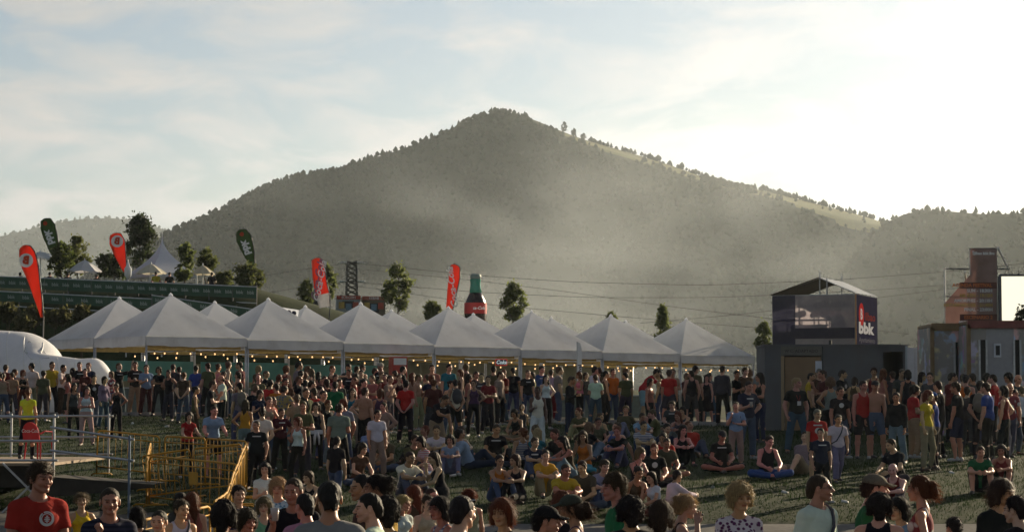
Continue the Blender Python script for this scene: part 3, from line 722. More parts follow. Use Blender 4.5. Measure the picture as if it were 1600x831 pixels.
# grass blades on the slope: one uncountable mass
def grass():
    rg = np.random.RandomState(5); n = 120000
    x = rg.uniform(-20, 18, n); u = rg.rand(n); e = np.array([base_edge(t) for t in x]); c = np.array([crest(t) for t in x])
    y = e+.1+(c-e-.25)*u**1.25
    keep = (wob(np.stack([x, y, x*0], 1), 1.1)+rg.randn(n)*.5) > -.75; x, y = x[keep], y[keep]; n = len(x)
    z = np.array([ground(a, b) for a, b in zip(x, y)])
    h = rg.uniform(.035, .095, n)*(1+.35*wob(np.stack([x, y, x*0], 1), .8, 2)); a = rg.uniform(0, 6.28, n); w = rg.uniform(.006, .012, n)
    dx, dy = np.cos(a)*w, np.sin(a)*w; lx, ly = rg.randn(n)*.025, rg.randn(n)*.025
    p0 = np.stack([x-dx, y-dy, z], 1); p1 = np.stack([x+dx, y+dy, z], 1); p2 = np.stack([x+lx, y+ly, z+h], 1)
    V = np.concatenate([p0, p1, p2]); i = np.arange(n); Q = np.stack([i, i+n, i+2*n], 1)
    m = bpy.data.materials.new('grass_blade'); nt, nn, L, p = nodes_of(m); g = nn.new('ShaderNodeNewGeometry'); t = nn.new('ShaderNodeTexNoise'); t.inputs['Scale'].default_value = .7; t.inputs['Detail'].default_value = 6; L.new(g.outputs['Position'], t.inputs['Vector'])
    r = nn.new('ShaderNodeValToRGB'); r.color_ramp.elements[0].color = (.012, .032, .006, 1); r.color_ramp.elements[1].color = (.026, .048, .010, 1); r.color_ramp.elements[0].position = .35; r.color_ramp.elements[1].position = .68; L.new(t.outputs[0], r.inputs[0]); L.new(r.outputs[0], p.inputs['Base Color'])
    p.inputs['Roughness'].default_value = .8; p.inputs['Specular IOR Level'].default_value = .15
    tr = nn.new('ShaderNodeBsdfTranslucent'); ms = nn.new('ShaderNodeMixShader'); ms.inputs[0].default_value = .30; L.new(r.outputs[0], tr.inputs[0]); L.new(p.outputs[0], ms.inputs[1]); L.new(tr.outputs[0], ms.inputs[2]); L.new(ms.outputs[0], nn['Material Output'].inputs[0])
    link('grass', np_mesh('grass', V, Q, sm=False), m, label='short green grass covering the slope where people sit', cat='grass', kind='stuff')
grass()

# ---------------------------------------------------------------- hills
def prof(pts):
    X = [p[0] for p in pts]; Z = [p[1] for p in pts]; return lambda x: float(np.interp(x, X, Z))
HILLS = {}
def hill(name, pts, Y0, front, back, shoulder=None, nz=4.0, step=10.0, seed=0.0, m=None):
    P = prof([((px-800)/F*Y0, CZ+(HZ-py)/F*Y0) for px, py in pts]); x0 = (pts[0][0]-800)/F*Y0; x1 = (pts[-1][0]-800)/F*Y0
    sm = lambda x: sum(P(x+d)*w for d, w in ((-9, .25), (0, .5), (9, .25)))
    def z(x, y):
        r = sm(x); u = (Y0-y)/front
        if u >= 0:
            s = 0.0
            if shoulder: s = smooth((x-shoulder[0])/25.0)*(1-smooth((x-shoulder[1])/30.0))
            k1 = lerp(1.0, .40, s); cut = .20
            f = 1-(k1*min(u, cut)+max(0, u-cut)*(1-k1*cut)/(1-cut)); f = max(f, -.15)
        else:
            f = 1+u*front/back*1.1
        w = (math.sin(x*.021+seed)+math.sin(x*.047+y*.013+seed*2)*.6+math.sin(y*.03-x*.017)*.5)*nz
        edge = min(1.0, max(0.0, abs(u)*3.0))
        return r*f+w*edge*(1 if u > 0 else .3)
    xs = np.arange(x0, x1+step, step); ys = np.concatenate([np.arange(Y0-front*1.12, Y0-.1, step), np.arange(Y0, Y0+back, step*4)])
    o = sheet(name, [float(v) for v in xs], [float(v) for v in ys], z, m, kind='structure')
    if shoulder:            # open pasture along the shoulder, forest floor elsewhere
        o.data.materials.append(HILLM); nx = len(xs)-1
        mi = [1 if (shoulder[0] < xs[i % nx]+5 < shoulder[1] and -.02 < (Y0-ys[i//nx]-5)/front < (.20+.03*math.sin(xs[i % nx]*.03))*smooth((xs[i % nx]-shoulder[0])/70.0)) else 0 for i in range(len(o.data.polygons))]
        o.data.polygons.foreach_set('material_index', mi)
    HILLS[name] = (z, x0, x1, Y0, front)
    return z
HILLM = mix_ground('hill_grass', (.060, .075, .022), (.11, .115, .04), (.040, .050, .018), .02, .6)
FLOOR = mix_ground('forest_floor', (.008, .016, .009), (.015, .025, .012), (.02, .03, .014), .02, .2)
MAIN = [(-120, 560), (0, 500), (100, 452), (180, 410), (258, 366), (300, 346), (350, 324), (400, 298), (455, 275), (500, 269), (560, 252), (620, 235), (680, 212), (720, 192), (750, 178), (785, 171), (812, 177), (850, 192), (900, 213), (950, 228), (1000, 242), (1050, 258), (1100, 276), (1150, 290), (1200, 298), (1250, 311), (1300, 324), (1350, 337), (1385, 348), (1450, 378), (1540, 430), (1640, 500), (1720, 560)]
hill('main_hill', MAIN, 1900, 430, 700, shoulder=((815-800)/F*1900, (1370-800)/F*1900), m=FLOOR)
RIGHT = [(1290, 470), (1340, 400), (1372, 352), (1400, 340), (1430, 327), (1480, 329), (1540, 335), (1600, 333), (1700, 324), (1850, 318), (2100, 330), (2500, 380), (2900, 470)]
hill('right_hill', RIGHT, 1500, 340, 500, m=FLOOR, seed=2.0)
LEFT = [(-900, 400), (-500, 385), (-200, 392), (-60, 377), (0, 369), (60, 354), (120, 342), (180, 340), (220, 347), (260, 360), (330, 382), (420, 420), (520, 480)]
hill('left_hill', LEFT, 5600, 1200, 900, m=FLOOR, nz=9, step=36, seed=4.0)
def tree_blob(rg, kind):
    """a far tree: a lumpy crown of few faces on a short stem"""
    rings = [(.0, .06), (.22, .06), (.25, .34), (.45, .46), (.70, .34), (.9, .14), (1.0, .0)] if kind else [(.0, .05), (.12, .05), (.15, .36), (.4, .28), (.65, .18), (.85, .09), (1.0, .0)]
    k = 6; V = []; Q = []
    for i, (h, r) in enumerate(rings):
        for j in range(k): a = 2*math.pi*(j+.5*(i % 2))/k; rr = r*rg.uniform(.72, 1.28); V.append((math.cos(a)*rr, math.sin(a)*rr, h+rg.uniform(-.03, .03)*(0 < i)))
    for i in range(len(rings)-1):
        for j in range(k): Q.append((i*k+j, i*k+(j+1) % k, (i+1)*k+(j+1) % k, (i+1)*k+j))
    return np.array(V), np.array(Q)
def forest(hname, n, hmin, hmax, label, clear=None, ridge=0, seed=1, ymax=0.94):
    z, x0, x1, Y0, front = HILLS[hname]; rg = np.random.RandomState(seed); protos = [tree_blob(rg, i % 3 > 0) for i in range(9)]
    Vs = []; Qs = []; b = 0; k = 0
    while k < n:
        if k < ridge: x = rg.uniform(x0, x1); y = Y0-rg.uniform(-14, 8)
        else: x = rg.uniform(x0, x1); y = Y0-front*ymax*rg.rand()
        k += 1
        if clear and clear(x, (Y0-y)/front, rg): continue
        v, q = protos[rg.randint(9)]; h = rg.uniform(hmin, hmax)*(1 if rg.rand() > .12 else 1.3); w = h*rg.uniform(.75, 1.15)
        a = rg.uniform(0, 6.28); c, s = math.cos(a), math.sin(a); v2 = np.stack([(v[:, 0]*c-v[:, 1]*s)*w+x, (v[:, 0]*s+v[:, 1]*c)*w+y, v[:, 2]*h+z(x, y)-.4], 1)
        Vs.append(v2); Qs.append(q+b); b += len(v2)
    link('hillside_forest', np_mesh('hillside_forest', np.concatenate(Vs), np.concatenate(Qs), sm=True), FOREST, label=label, cat='forest', kind='stuff')
FOREST = mix_ground('forest_leaf', (.008, .017, .009), (.017, .029, .014), (.024, .034, .016), .03, .2)
def main_clear(x, u, rg):
    if x > 10 and x < 300:
        band = .012 if x > 40 else -.01
        if band < u < (.20+.03*math.sin(x*.03))*smooth((x-8)/70.0) and not (150 < x < 190): return rg.rand() < .985
        if -1 < u < band and x < 60: return rg.rand() < .93
    return False
forest('main_hill', 17000, 2.4, 5.2, 'dark forest covering the big cone-shaped hill behind the tents', main_clear, ridge=1000, seed=3)
forest('right_hill', 4600, 2.6, 4.8, 'wooded low hill at the right edge behind the screen', None, ridge=300, seed=5)
forest('left_hill', 5200, 5.5, 10.0, 'distant pale wooded hill at the far left', None, ridge=420, seed=9)

# ---------------------------------------------------------------- trees: tapered trunk, limbs, leaves spread through the crown
LEAF = {}
def leaf_mat(name, c, tl=.6):
    if name in LEAF: return LEAF[name]
    m = bpy.data.materials.new(name); nt, n, L, p = nodes_of(m); g = n.new('ShaderNodeNewGeometry'); t = n.new('ShaderNodeTexNoise'); t.inputs['Scale'].default_value = 2.2; t.inputs['Detail'].default_value = 4; L.new(g.outputs['Position'], t.inputs['Vector'])
    r = n.new('ShaderNodeValToRGB'); r.color_ramp.elements[0].color = (*[v*.55 for v in c], 1); r.color_ramp.elements[1].color = (*[min(1, v*1.5) for v in c], 1); r.color_ramp.elements[0].position = .3; r.color_ramp.elements[1].position = .7; L.new(t.outputs[0], r.inputs[0]); L.new(r.outputs[0], p.inputs['Base Color'])
    p.inputs['Roughness'].default_value = .6; p.inputs['Specular IOR Level'].default_value = .25
    tr = n.new('ShaderNodeBsdfTranslucent'); ms = n.new('ShaderNodeMixShader'); ms.inputs[0].default_value = tl; L.new(r.outputs[0], tr.inputs[0]); L.new(p.outputs[0], ms.inputs[1]); L.new(tr.outputs[0], ms.inputs[2]); L.new(ms.outputs[0], n['Material Output'].inputs[0])
    LEAF[name] = m; return m
BARK = mat('bark', (.075, .055, .040), .95, var=.3, vscale=9, bump=.6, bscale=25)
def tree(name, base, h, w, crown0, label, cat='tree', group=None, c=(.115, .14, .045), n=2400, ls=.15, shape='round', seed=0, stems=1):
    rg = np.random.RandomState(seed); n = int(n*1.0); ls = ls*.82; root = empty(name, base, label=label, cat=cat, group=group); hc = h-crown0
    tb = MB(); tips = []
    for s in range(stems):
        o = Vector((rg.uniform(-.2, .2)*(stems > 1)*w*.3, rg.uniform(-.2, .2)*(stems > 1)*w*.3, 0)); pts = [o]
        for i in range(1, 6): pts.append(Vector((o.x*(1+i*.3)+rg.randn()*.02*h, o.y*(1+i*.3)+rg.randn()*.02*h, h*.86*i/5)))
        r0 = max(.03, h*.018)/math.sqrt(stems); tb.tube(pts, [r0*(1.25-.2*i) for i in range(6)], 7)
        for k in range(9):
            t = rg.uniform(max(.12, crown0/h*.9), .8); i = min(4, int(t/.86*5)); p = pts[i].lerp(pts[i+1], min(1, t/.86*5-i)); a = rg.uniform(0, 6.28); l = w*.42*(1.1-t*.6)
            q = p+Vector((math.cos(a)*l, math.sin(a)*l, l*rg.uniform(.3, .9))); tb.tube([p, p.lerp(q, .5)+Vector((0, 0, -.04*l)), q], [r0*.45, r0*.3, r0*.12], 5); tips.append(q)
    tb.build('trunk', BARK, root)
    # leaf clumps in the crown's volume
    nc = 60; cl = []
    for k in range(nc):
        t = rg.rand(); a = rg.uniform(0, 6.28)
        if shape == 'round': rr = math.sin(math.pi*min(1, .12+.86*t))**.75
        elif shape == 'cone': rr = (1.02-t)**.8
        elif shape == 'spread': rr = (1.0-t)**.45*(.6+.4*math.cos(t*14)**2)
        else: rr = .45+.55*math.sin(math.pi*min(1, .2+.75*t))
        rad = rr*w*.46*rg.uniform(.35, 1.0); cl.append((math.cos(a)*rad, math.sin(a)*rad, crown0+hc*(.04+.92*t), w*rg.uniform(.06, .14)))
    cl = np.array(cl); pick = rg.randint(0, nc, n); d = rg.randn(n, 3); d /= np.linalg.norm(d, axis=1)[:, None]
    P = cl[pick, :3]+d*(cl[pick, 3]*rg.rand(n)**.45*np.where(rg.rand(n) < .35, 1.9, 1.0))[:, None]*np.array((1, 1, .8))
    sp = rg.rand(n) < .06; P[sp, 2] += rg.rand(sp.sum())*h*.07
    u = rg.randn(n, 3); u /= np.linalg.norm(u, axis=1)[:, None]; v = np.cross(u, rg.randn(n, 3)); v /= np.linalg.norm(v, axis=1)[:, None]
    s = (ls*rg.uniform(.6, 1.3, n))[:, None]
    V = np.concatenate([P-u*s, P+v*s*.45, P+u*s, P-v*s*.45]); i = np.arange(n)
    o = link('crown', np_mesh('crown', V, np.stack([i, i+n, i+2*n, i+3*n], 1), sm=False), leaf_mat('leaf_%d_%d' % (int(c[0]*1000), int(c[1]*1000)), c), root)
    return root
def place_tree(px, ytop, ycrown, Y, wpx, label, name='young_tree', **kw):
    x = (px-800)/F*Y; z0 = ground(x, Y); zt = CZ-(ytop-HZ)/F*Y; zc = CZ-(ycrown-HZ)/F*Y
    return tree(name, (x, Y, z0), zt-z0, wpx/F*Y, max(.15, zc-z0), label, **kw)
GR = 'young trees behind the tents'
place_tree(621, 414, 484, 145, 48, 'tall round leafy tree behind the tents, left of the giant bottle', group=GR, seed=1, n=3000)
place_tree(511, 413, 468, 150, 38, 'leafy tree partly hidden behind the red flag left of the pylon', group=GR, seed=2)
place_tree(478, 438, 478, 148, 30, 'small bushy tree just left of the red flag near pylon', group=GR, seed=3, n=1600)
place_tree(675, 471, 500, 140, 30, 'low pale green treetop between tall tree and leaning red flag', group=GR, seed=4, n=1300, c=(.10, .12, .035))
place_tree(803, 443, 500, 138, 42, 'rounded dark green tree just right of the giant bottle', group=GR, seed=5, n=2600)
place_tree(1036, 478, 530, 140, 36, 'pointed leafy tree behind the last tents on the right', group=GR, seed=6, shape='cone', n=1900)
place_tree(1193, 503, 556, 136, 32, 'slim pale tree between last tent and grey cabin', group=GR, seed=7, n=1500, c=(.10, .125, .04))
place_tree(955, 490, 506, 140, 20, 'tiny treetop peeping over the sixth tent peak', group=GR, seed=8, n=500)
GU = 'trees and shrubs on the upper terrace'
place_tree(95, 378, 434, 139, 40, 'dense dark green shrubby tree under the leftmost green flag', group=GU, seed=11, n=2200, c=(.08, .105, .03))
place_tree(119, 369, 428, 143, 44, 'pale sunlit green tree beside dark shrubby tree, upper left terrace', group=GU, seed=12, n=2300, c=(.11, .125, .04))
place_tree(288, 381, 440, 134, 38, 'leafy green tree right of the white pagoda tent', group=GU, seed=13, n=2300)
place_tree(322, 389, 424, 143, 34, 'small pale tree above the beige parasol right of pagoda', group=GU, seed=14, n=1500, c=(.10, .12, .04))
place_tree(386, 414, 462, 133, 54, 'wide layered shrub at the right end of green railing', name='shrub', cat='shrub', group=GU, seed=15, n=2200, shape='bush', stems=3, c=(.085, .10, .035))
place_tree(350, 424, 448, 139, 34, 'low dark bush behind the green railing, left of layered shrub', name='shrub', cat='shrub', group=GU, seed=16, n=1200, shape='bush', stems=3, c=(.08, .095, .03))
place_tree(217, 338, 420, 152, 78, 'big dark pine tree behind the white pagoda tent', name='pine_tree', group=GU, seed=17, n=4200, shape='spread', c=(.035, .05, .02), ls=.17)
place_tree(163, 398, 432, 148, 34, 'dark bush left of the upper red flag', name='shrub', cat='shrub', group=GU, seed=18, n=1300, shape='bush', stems=3, c=(.04, .055, .02))
place_tree(180, 396, 434, 146, 32, 'dark upright conifer bush right behind the upper red flag', name='shrub', cat='shrub', group=GU, seed=19, n=1300, shape='cone', stems=2, c=(.04, .055, .02))
for i, (px, yt, Y, wp, lb) in enumerate(((12, 476, 126, 40, 'leftmost low bush on the dark bank under the railing'), (52, 480, 125, 36, 'low bush on the dark bank beside the large red flag'), (92, 484, 125, 44, 'wide bush on the dark bank right of large red flag'), (128, 478, 126, 30, 'rounded bush on the bank left of the first tent'), (36, 494, 122, 34, 'small bush low on the bank above the inflatable tent'))):
    place_tree(px, yt, yt+24, Y, wp, lb, name='shrub', cat='shrub', group='bushes on the dark bank', seed=60+i, n=1300, shape='bush', stems=3, c=(.075, .075, .03))
_mz = HILLS['main_hill'][0]
for i, (px, h, wd, lb) in enumerate(((882, 9.0, 6.0, 'tallest lone pine on the skyline right of the summit'), (897, 6.5, 5.5, 'second lone tree on the skyline right of the summit'), (912, 5.0, 5.0, 'third small round tree on the skyline right of summit'))):
    x = (px-800)/F*1898; tree('pine_tree', (x, 1898, _mz(x, 1898)-.3), h, wd, h*.15, lb, group='lone trees on the skyline', seed=30+i, n=420, ls=.8, c=(.02, .03, .012), shape='round')
# ---------------------------------------------------------------- bar tents
CANVAS = mat('tent_canvas', (.84, .86, .90), .75, var=.05, vscale=1.2, bump=.25, bscale=3.0, transl=.5, dirt=.14)
VALM = mat('valance_canvas', (.70, .70, .71), .8, var=.06, vscale=2.0, bump=.3, bscale=5.0, transl=.25, dirt=.25)
STEEL = mat('galvanised_steel', (.42, .43, .44), .42, metal=.85, var=.2, vscale=8)
DARKST = mat('dark_steel', (.10, .10, .105), .6, metal=.4, var=.2)
BEAM = mat('yellow_beam', (.42, .30, .10), .7, var=.2)
WIRE = mat('black_wire', (.02, .02, .022), .6)
BULB = mat('lamp_glow', (1, .8, .5), .4, emit=((1.0, .55, .22), .9))
SOCK = mat('lamp_socket', (.03, .03, .03), .6)
TX0, TY0 = (228-800)/F*101, 101.0
TD = Vector((4.01, 2.93, 0)); TN = Vector((-2.93, 4.01, 0)); TS = TD.length; TANG = math.atan2(TD.y, TD.x)
def panel_grid(a, b, apex, n=10, sag=.025, rg=None):
    V = []; Q = []
    for i in range(n+1):
        t = i/n
        for j in range(n+1):
            s = j/n; p = a.lerp(b, s).lerp(apex, t); e = math.sin(math.pi*s)*(1-t)
            p = p+Vector((0, 0, -sag*math.sin(math.pi*t)*(1-.3*e)-.05*e*math.sin(math.pi*t)+.012*math.sin(9*s+7*t+a.x)*e)); V.append(tuple(p))
    for i in range(n):
        for j in range(n): q = i*(n+1)+j; Q.append((q, q+1, q+n+2, q+n+1))
    return V, Q
_tent_mesh = {}
def tent_meshes():
    h = TS/2-.02; c = [Vector((-h, -h, 0)), Vector((h, -h, 0)), Vector((h, h, 0)), Vector((-h, h, 0))]; ap = Vector((0, 0, 1.93))
    _tent_mesh['panel'] = [np_mesh('roof_panel', *panel_grid(c[i], c[(i+1) % 4], ap)) for i in range(4)]
    for me in _tent_mesh['panel']: me.materials.append(CANVAS)
    vals = []
    for i in range(4):
        a, b = c[i]*1.004, c[(i+1) % 4]*1.004; V = []; Q = []; n = 28; out = ((a+b)/2).normalized()
        for j in range(n+1):
            s = j/n; p = a.lerp(b, s); sw = .025*math.sin(s*19+i*2)+.015*math.sin(s*43+i); dp = .40+.05*math.sin(math.pi*s)+.012*math.sin(s*31+i*3)
            for k in range(4): t = k/3; V.append(tuple(p+out*(sw*t+.015)+Vector((0, 0, -dp*t+.015))))
        for j in range(n):
            for k in range(3): q = j*4+k; Q.append((q, q+1, q+5, q+4))
        me = np_mesh('valance', V, Q); me.materials.append(VALM); vals.append(me)
    _tent_mesh['val'] = vals
    _tent_mesh['pole'] = MB().bar((0, 0, -3.4), (0, 0, 0), .045, 8).mesh('pole', STEEL, True)
    b = MB()
    for i in range(4): a_, b_ = c[i]*.985, c[(i+1) % 4]*.985; b.bar(a_+Vector((0, 0, -.03)), b_+Vector((0, 0, -.03)), .04, 6)
    _tent_mesh['frame'] = b.mesh('eave_frame', STEEL)
    _tent_mesh['cap'] = MB().lathe([(.10, -.08), (.09, .0), (.05, .05), (.0, .09)], 10).mesh('peak_cap', CANVAS, True)
    _tent_mesh['beam'] = MB().box((0, 0, 0), (TS-.3, .05, .16)).mesh('beam', BEAM)
    _tent_mesh['c'] = c
tent_meshes()
def eave_z(k): return 5.34-.068*k
ORD = ['first', 'second', 'third', 'fourth', 'fifth', 'sixth', 'seventh', 'eighth', 'ninth', 'tenth', 'eleventh', 'twelfth', 'thirteenth', 'fourteenth', 'fifteenth', 'sixteenth', 'seventeenth', 'eighteenth', 'nineteenth', 'twentieth']
def tent(k, row):
    o = Vector((TX0, TY0, 0))+TD*(k+.5)+TN*(row+.5); z = eave_z(k)+(.04 if row else 0)
    gz = ground(o.x, o.y)
    lab = ('white pyramid bar tent, %s from left in the front row' % ORD[k]) if row == 0 else ('white pyramid tent peak behind, %s from left in back row' % ORD[k])
    r = empty('tent', (o.x, o.y, gz), TANG, label=lab, cat='tent', group='white bar tents'); d = z-gz
    for i in range(4): link('roof_panel', _tent_mesh['panel'][i], None, r, loc=(0, 0, d))
    for i in range(4): link('valance', _tent_mesh['val'][i], None, r, loc=(0, 0, d))
    for p in _tent_mesh['c']: link('pole', _tent_mesh['pole'], None, r, loc=(p.x*.985, p.y*.985, d-.03))
    link('eave_frame', _tent_mesh['frame'], None, r, loc=(0, 0, d)); link('peak_cap', _tent_mesh['cap'], None, r, loc=(0, 0, d+1.93))
    link('beam', _tent_mesh['beam'], None, r, loc=(0, -TS/2+.35, d-.42)); link('beam', _tent_mesh['beam'], None, r, loc=(0, TS/2-.5, d-.42))
    return r, o, z
bulb_me = MB().lathe([(.0, -.065), (.026, -.052), (.034, -.028), (.028, .0), (.015, .02)], 8).mesh('bulb', BULB, True)
sock_me = MB().bar((0, 0, 0), (0, 0, .06), .022, 6).mesh('socket', SOCK)
def string_lights(a, b, n, sag, label, seed):
    rg = random.Random(seed); r = empty('string_lights', a, label=label, cat='lights', group='strings of warm bulbs'); pts = []
    for i in range(n+1):
        t = i/n; p = (b-a)*t+Vector((0, 0, -sag*math.sin(math.pi*((t*3) % 1))**1)); pts.append(p)
    MB().tube(pts, .012, 4).build('cable', WIRE, r)
    for i in range(n):
        p = pts[i].lerp(pts[i+1], rg.uniform(.3, .7)); link('socket', sock_me, None, r, loc=p+Vector((0, 0, -.06)))
        link('bulb', bulb_me, None, r, loc=p+Vector((0, 0, -.07-rg.uniform(0, .05))))
BARM = mat('bar_counter', (.10, .13, .12), .6, var=.2); TEAL = mat('teal_banner', (.07, .22, .20), .7, var=.15, vscale=1.5); OLIVE = mat('olive_tarp', (.22, .21, .14), .9, var=.25, vscale=.8, bump=.3, bscale=4)
for k in range(7):
    for row in (0, 1):
        r, o, z = tent(k, row)
        if row == 0:
            d = TD.normalized(); nn = TN.normalized(); a = o-d*(TS/2-.15)-nn*(TS/2-.2); a.z = z-.56
            string_lights(a, a+d*(TS-.3), 8, .07, 'string of glowing warm bulbs under the front eave of %s tent' % ORD[k], k)
            a2 = a+nn*2.6; a2.z = z-.62; string_lights(a2, a2+d*(TS-.3), 4, .12, 'string of glowing bulbs deeper inside the %s tent' % ORD[k], 20+k)
            gz = ground(o.x, o.y); q = empty('bar_counter', (o.x, o.y, gz), TANG, label='bar counter under the %s front tent' % ORD[k], cat='counter', group='bar counters')
            MB().box((0, .2, .55), (TS-.6, .5, 1.1)).build('counter_front', BARM, q); MB().box((0, .2, 1.13), (TS-.5, .62, .05)).build('counter_top', STEEL, q)
            if k in (0, 1, 2): MB().box((0, 2.1, 1.9), (TS-.4, .05, .9)).build('banner', TEAL, q)
for k in range(7):      # tarpaulin backs of the bar
    o = Vector((TX0, TY0, 0))+TD*(k+.5)+TN*1.98; gz = ground(o.x, o.y); q = empty('tarpaulin', (o.x, o.y, gz), TANG, label='olive tarpaulin wall behind the %s tent' % ORD[k], cat='tarpaulin', group='tarpaulin back walls')
    me = np_mesh('sheet', *panel_grid(Vector((-TS/2+.05, 0, .05)), Vector((TS/2-.05, 0, .05)), Vector((0, 0, .06)), 2, 0)); bpy.data.meshes.remove(me)
    m = MB()
    for j in range(20):
        x0 = -TS/2+.06+(TS-.12)*j/20; x1 = -TS/2+.06+(TS-.12)*(j+1)/20; y0, y1 = .03*math.sin(j*1.7), .03*math.sin((j+1)*1.7); m.poly([(x0, y0, .02), (x1, y1, .02), (x1, y1, 2.35), (x0, y0, 2.35)])
    m.build('sheet', OLIVE, q, sm=True)
INK = mat('dark_print', (.03, .03, .06), .8)
# lettering on the second tent's roof
_o = Vector((TX0, TY0, 0))+TD*1.5+TN*.5
q = empty('tent_sign', (_o.x+.55, _o.y+.2, eave_z(1)+1.35), TANG*.0, label='white sign with dark lettering at the peak of second tent', cat='sign')
MB().box((0, 0, 0), (1.6, .03, .46), Matrix.Rotation(R(9), 3, 'Y')).build('sign_board', CANVAS, q); text_on(q, 'COSTAL●●', INK, (.0, -.03, .03), .26, rot=(R(90), R(9), 0), bold=.012)
# neon sign and red cooler under the tents
NE = mat('neon_white', (.7, .8, .8), .4, emit=((.75, .9, .9), .15)); NR = mat('neon_red', (.5, .03, .03), .4, emit=((1, .1, .06), .15))
p = at(783, 566, 109); q = empty('bar_sign', p, R(20), label='small bar sign with red frame and white lettering under fourth tent', cat='sign')
MB().box((0, 0, 0), (.52, .05, .26)).build('sign_board', INK, q); text_on(q, 'Coke', NE, (0, -.035, 0), .24, shear=.3, bold=.01)
for s in (-1, 1): MB().bar((-.27, -.03, s*.14), (.27, -.03, s*.14), .014, 6).build('frame', NR, q); MB().bar((s*.27, -.03, -.14), (s*.27, -.03, .14), .014, 6).build('frame', NR, q)
RED = mat('red_paint', (.42, .035, .025), .45, var=.1); WHT = mat('white_paint', (.75, .75, .73), .5, var=.05, dirt=.08)
p = at(622, 566, 108); gz = ground(p.x, p.y); q = empty('drinks_fridge', (p.x, p.y, gz), R(20), label='red and white drinks fridge standing under the third tent', cat='fridge')
hh = p.z-gz+.25; MB().box((0, 0, hh/2), (.7, .6, hh)).build('cabinet', RED, q); MB().box((0, -.315, hh-.22), (.6, .03, .3)).build('header_panel', WHT, q); MB().box((0, -.315, hh*.42), (.56, .03, hh*.6)).build('door', SOCK, q)
# slim white banner flag among the crowd
p = at(905, 600, 86); gz = ground(p.x, p.y); q = empty('banner_flag', (p.x, p.y, gz), R(25), label='slim upright white banner flag standing in the crowd', cat='flag'); zt = at(905, 534, 86).z-gz
MB().bar((-.09, 0, 0), (-.09, 0, zt), .015, 6).build('pole', STEEL, q); m = MB(); m.slab([(-.075, .6), (.10, .6), (.10, zt-.25), (.04, zt-.05), (-.075, zt)], .012); m.build('cloth', WHT, q)
text_on(q, 'festival', INK, (.02, -.012, zt*.62), .2, rot=(R(90), R(-90), 0), bold=.004)

# white inflatable tunnel at the left, low white tents under the canopy
INFL = mat('inflatable_pvc', (.78, .79, .82), .6, var=.04, bump=.15, bscale=1.5, transl=.30, dirt=.1); CLEAR = mat('clear_window', (.42, .46, .47), .2, var=.1, alpha=.55)
def inflatable():
    Y = 97; root_p = at(40, 575, Y); gz = ground(root_p.x, Y); r = empty('inflatable_tent', (root_p.x, Y, gz), 0, label='white rounded inflatable tent at the far left beside first tent', cat='tent')
    S = lambda px, py: at(px, py, Y)-Vector((root_p.x, Y, gz)); f = Field(.35)
    a = S(-40, 545); b = S(18, 545); f.cone((a.x, 1.5, 1.25), (b.x, 1.2, 1.25), 2.25, 2.15); c = S(88, 580); f.cone((b.x, .9, .9), (c.x, .4, .5), 1.5, .8)
    c = S(60, 568); d = S(150, 568); f2 = S(174, 577); f.cone((c.x, -.4, c.z-.35), (d.x, -.4, d.z-.45), .75, .55); f.cone((d.x, -.4, d.z-.45), (f2.x, -.4, f2.z-.5), .55, .25); f.cuts.append((V3(0, 0, 0), V3(0, 0, -1)))
    V, Q = f.mesh(.14); link('shell', np_mesh('shell', V, Q), INFL, r)
    bv = BVHTree.FromPolygons([Vector(v) for v in V], [tuple(int(t) for t in q) for q in Q])
    for t in range(7):         # welded seams following the shell
        px = -20+t*26; pts = []
        for k in range(16):
            z = 3.6-k*.22; h = bv.ray_cast(Vector((S(px, 500).x+.05*k, -8, z)), Vector((0, 1, 0)))[0]
            if h is not None: pts.append(h+Vector((0, -.01, 0)))
        if len(pts) > 3: MB().tube(pts, .022, 5).build('seam', WHT, r)
    m = MB(); ring_ = [bv.ray_cast(Vector((S(px, py).x, -8, S(px, py).z)), Vector((0, 1, 0)))[0] for px, py in ((44, 532), (66, 545), (84, 560), (56, 562), (40, 548))]
    ring_ = [h+Vector((0, -.03, 0)) for h in ring_ if h is not None]
    if len(ring_) > 2: m.poly(ring_); m.build('window', CLEAR, r)
inflatable()
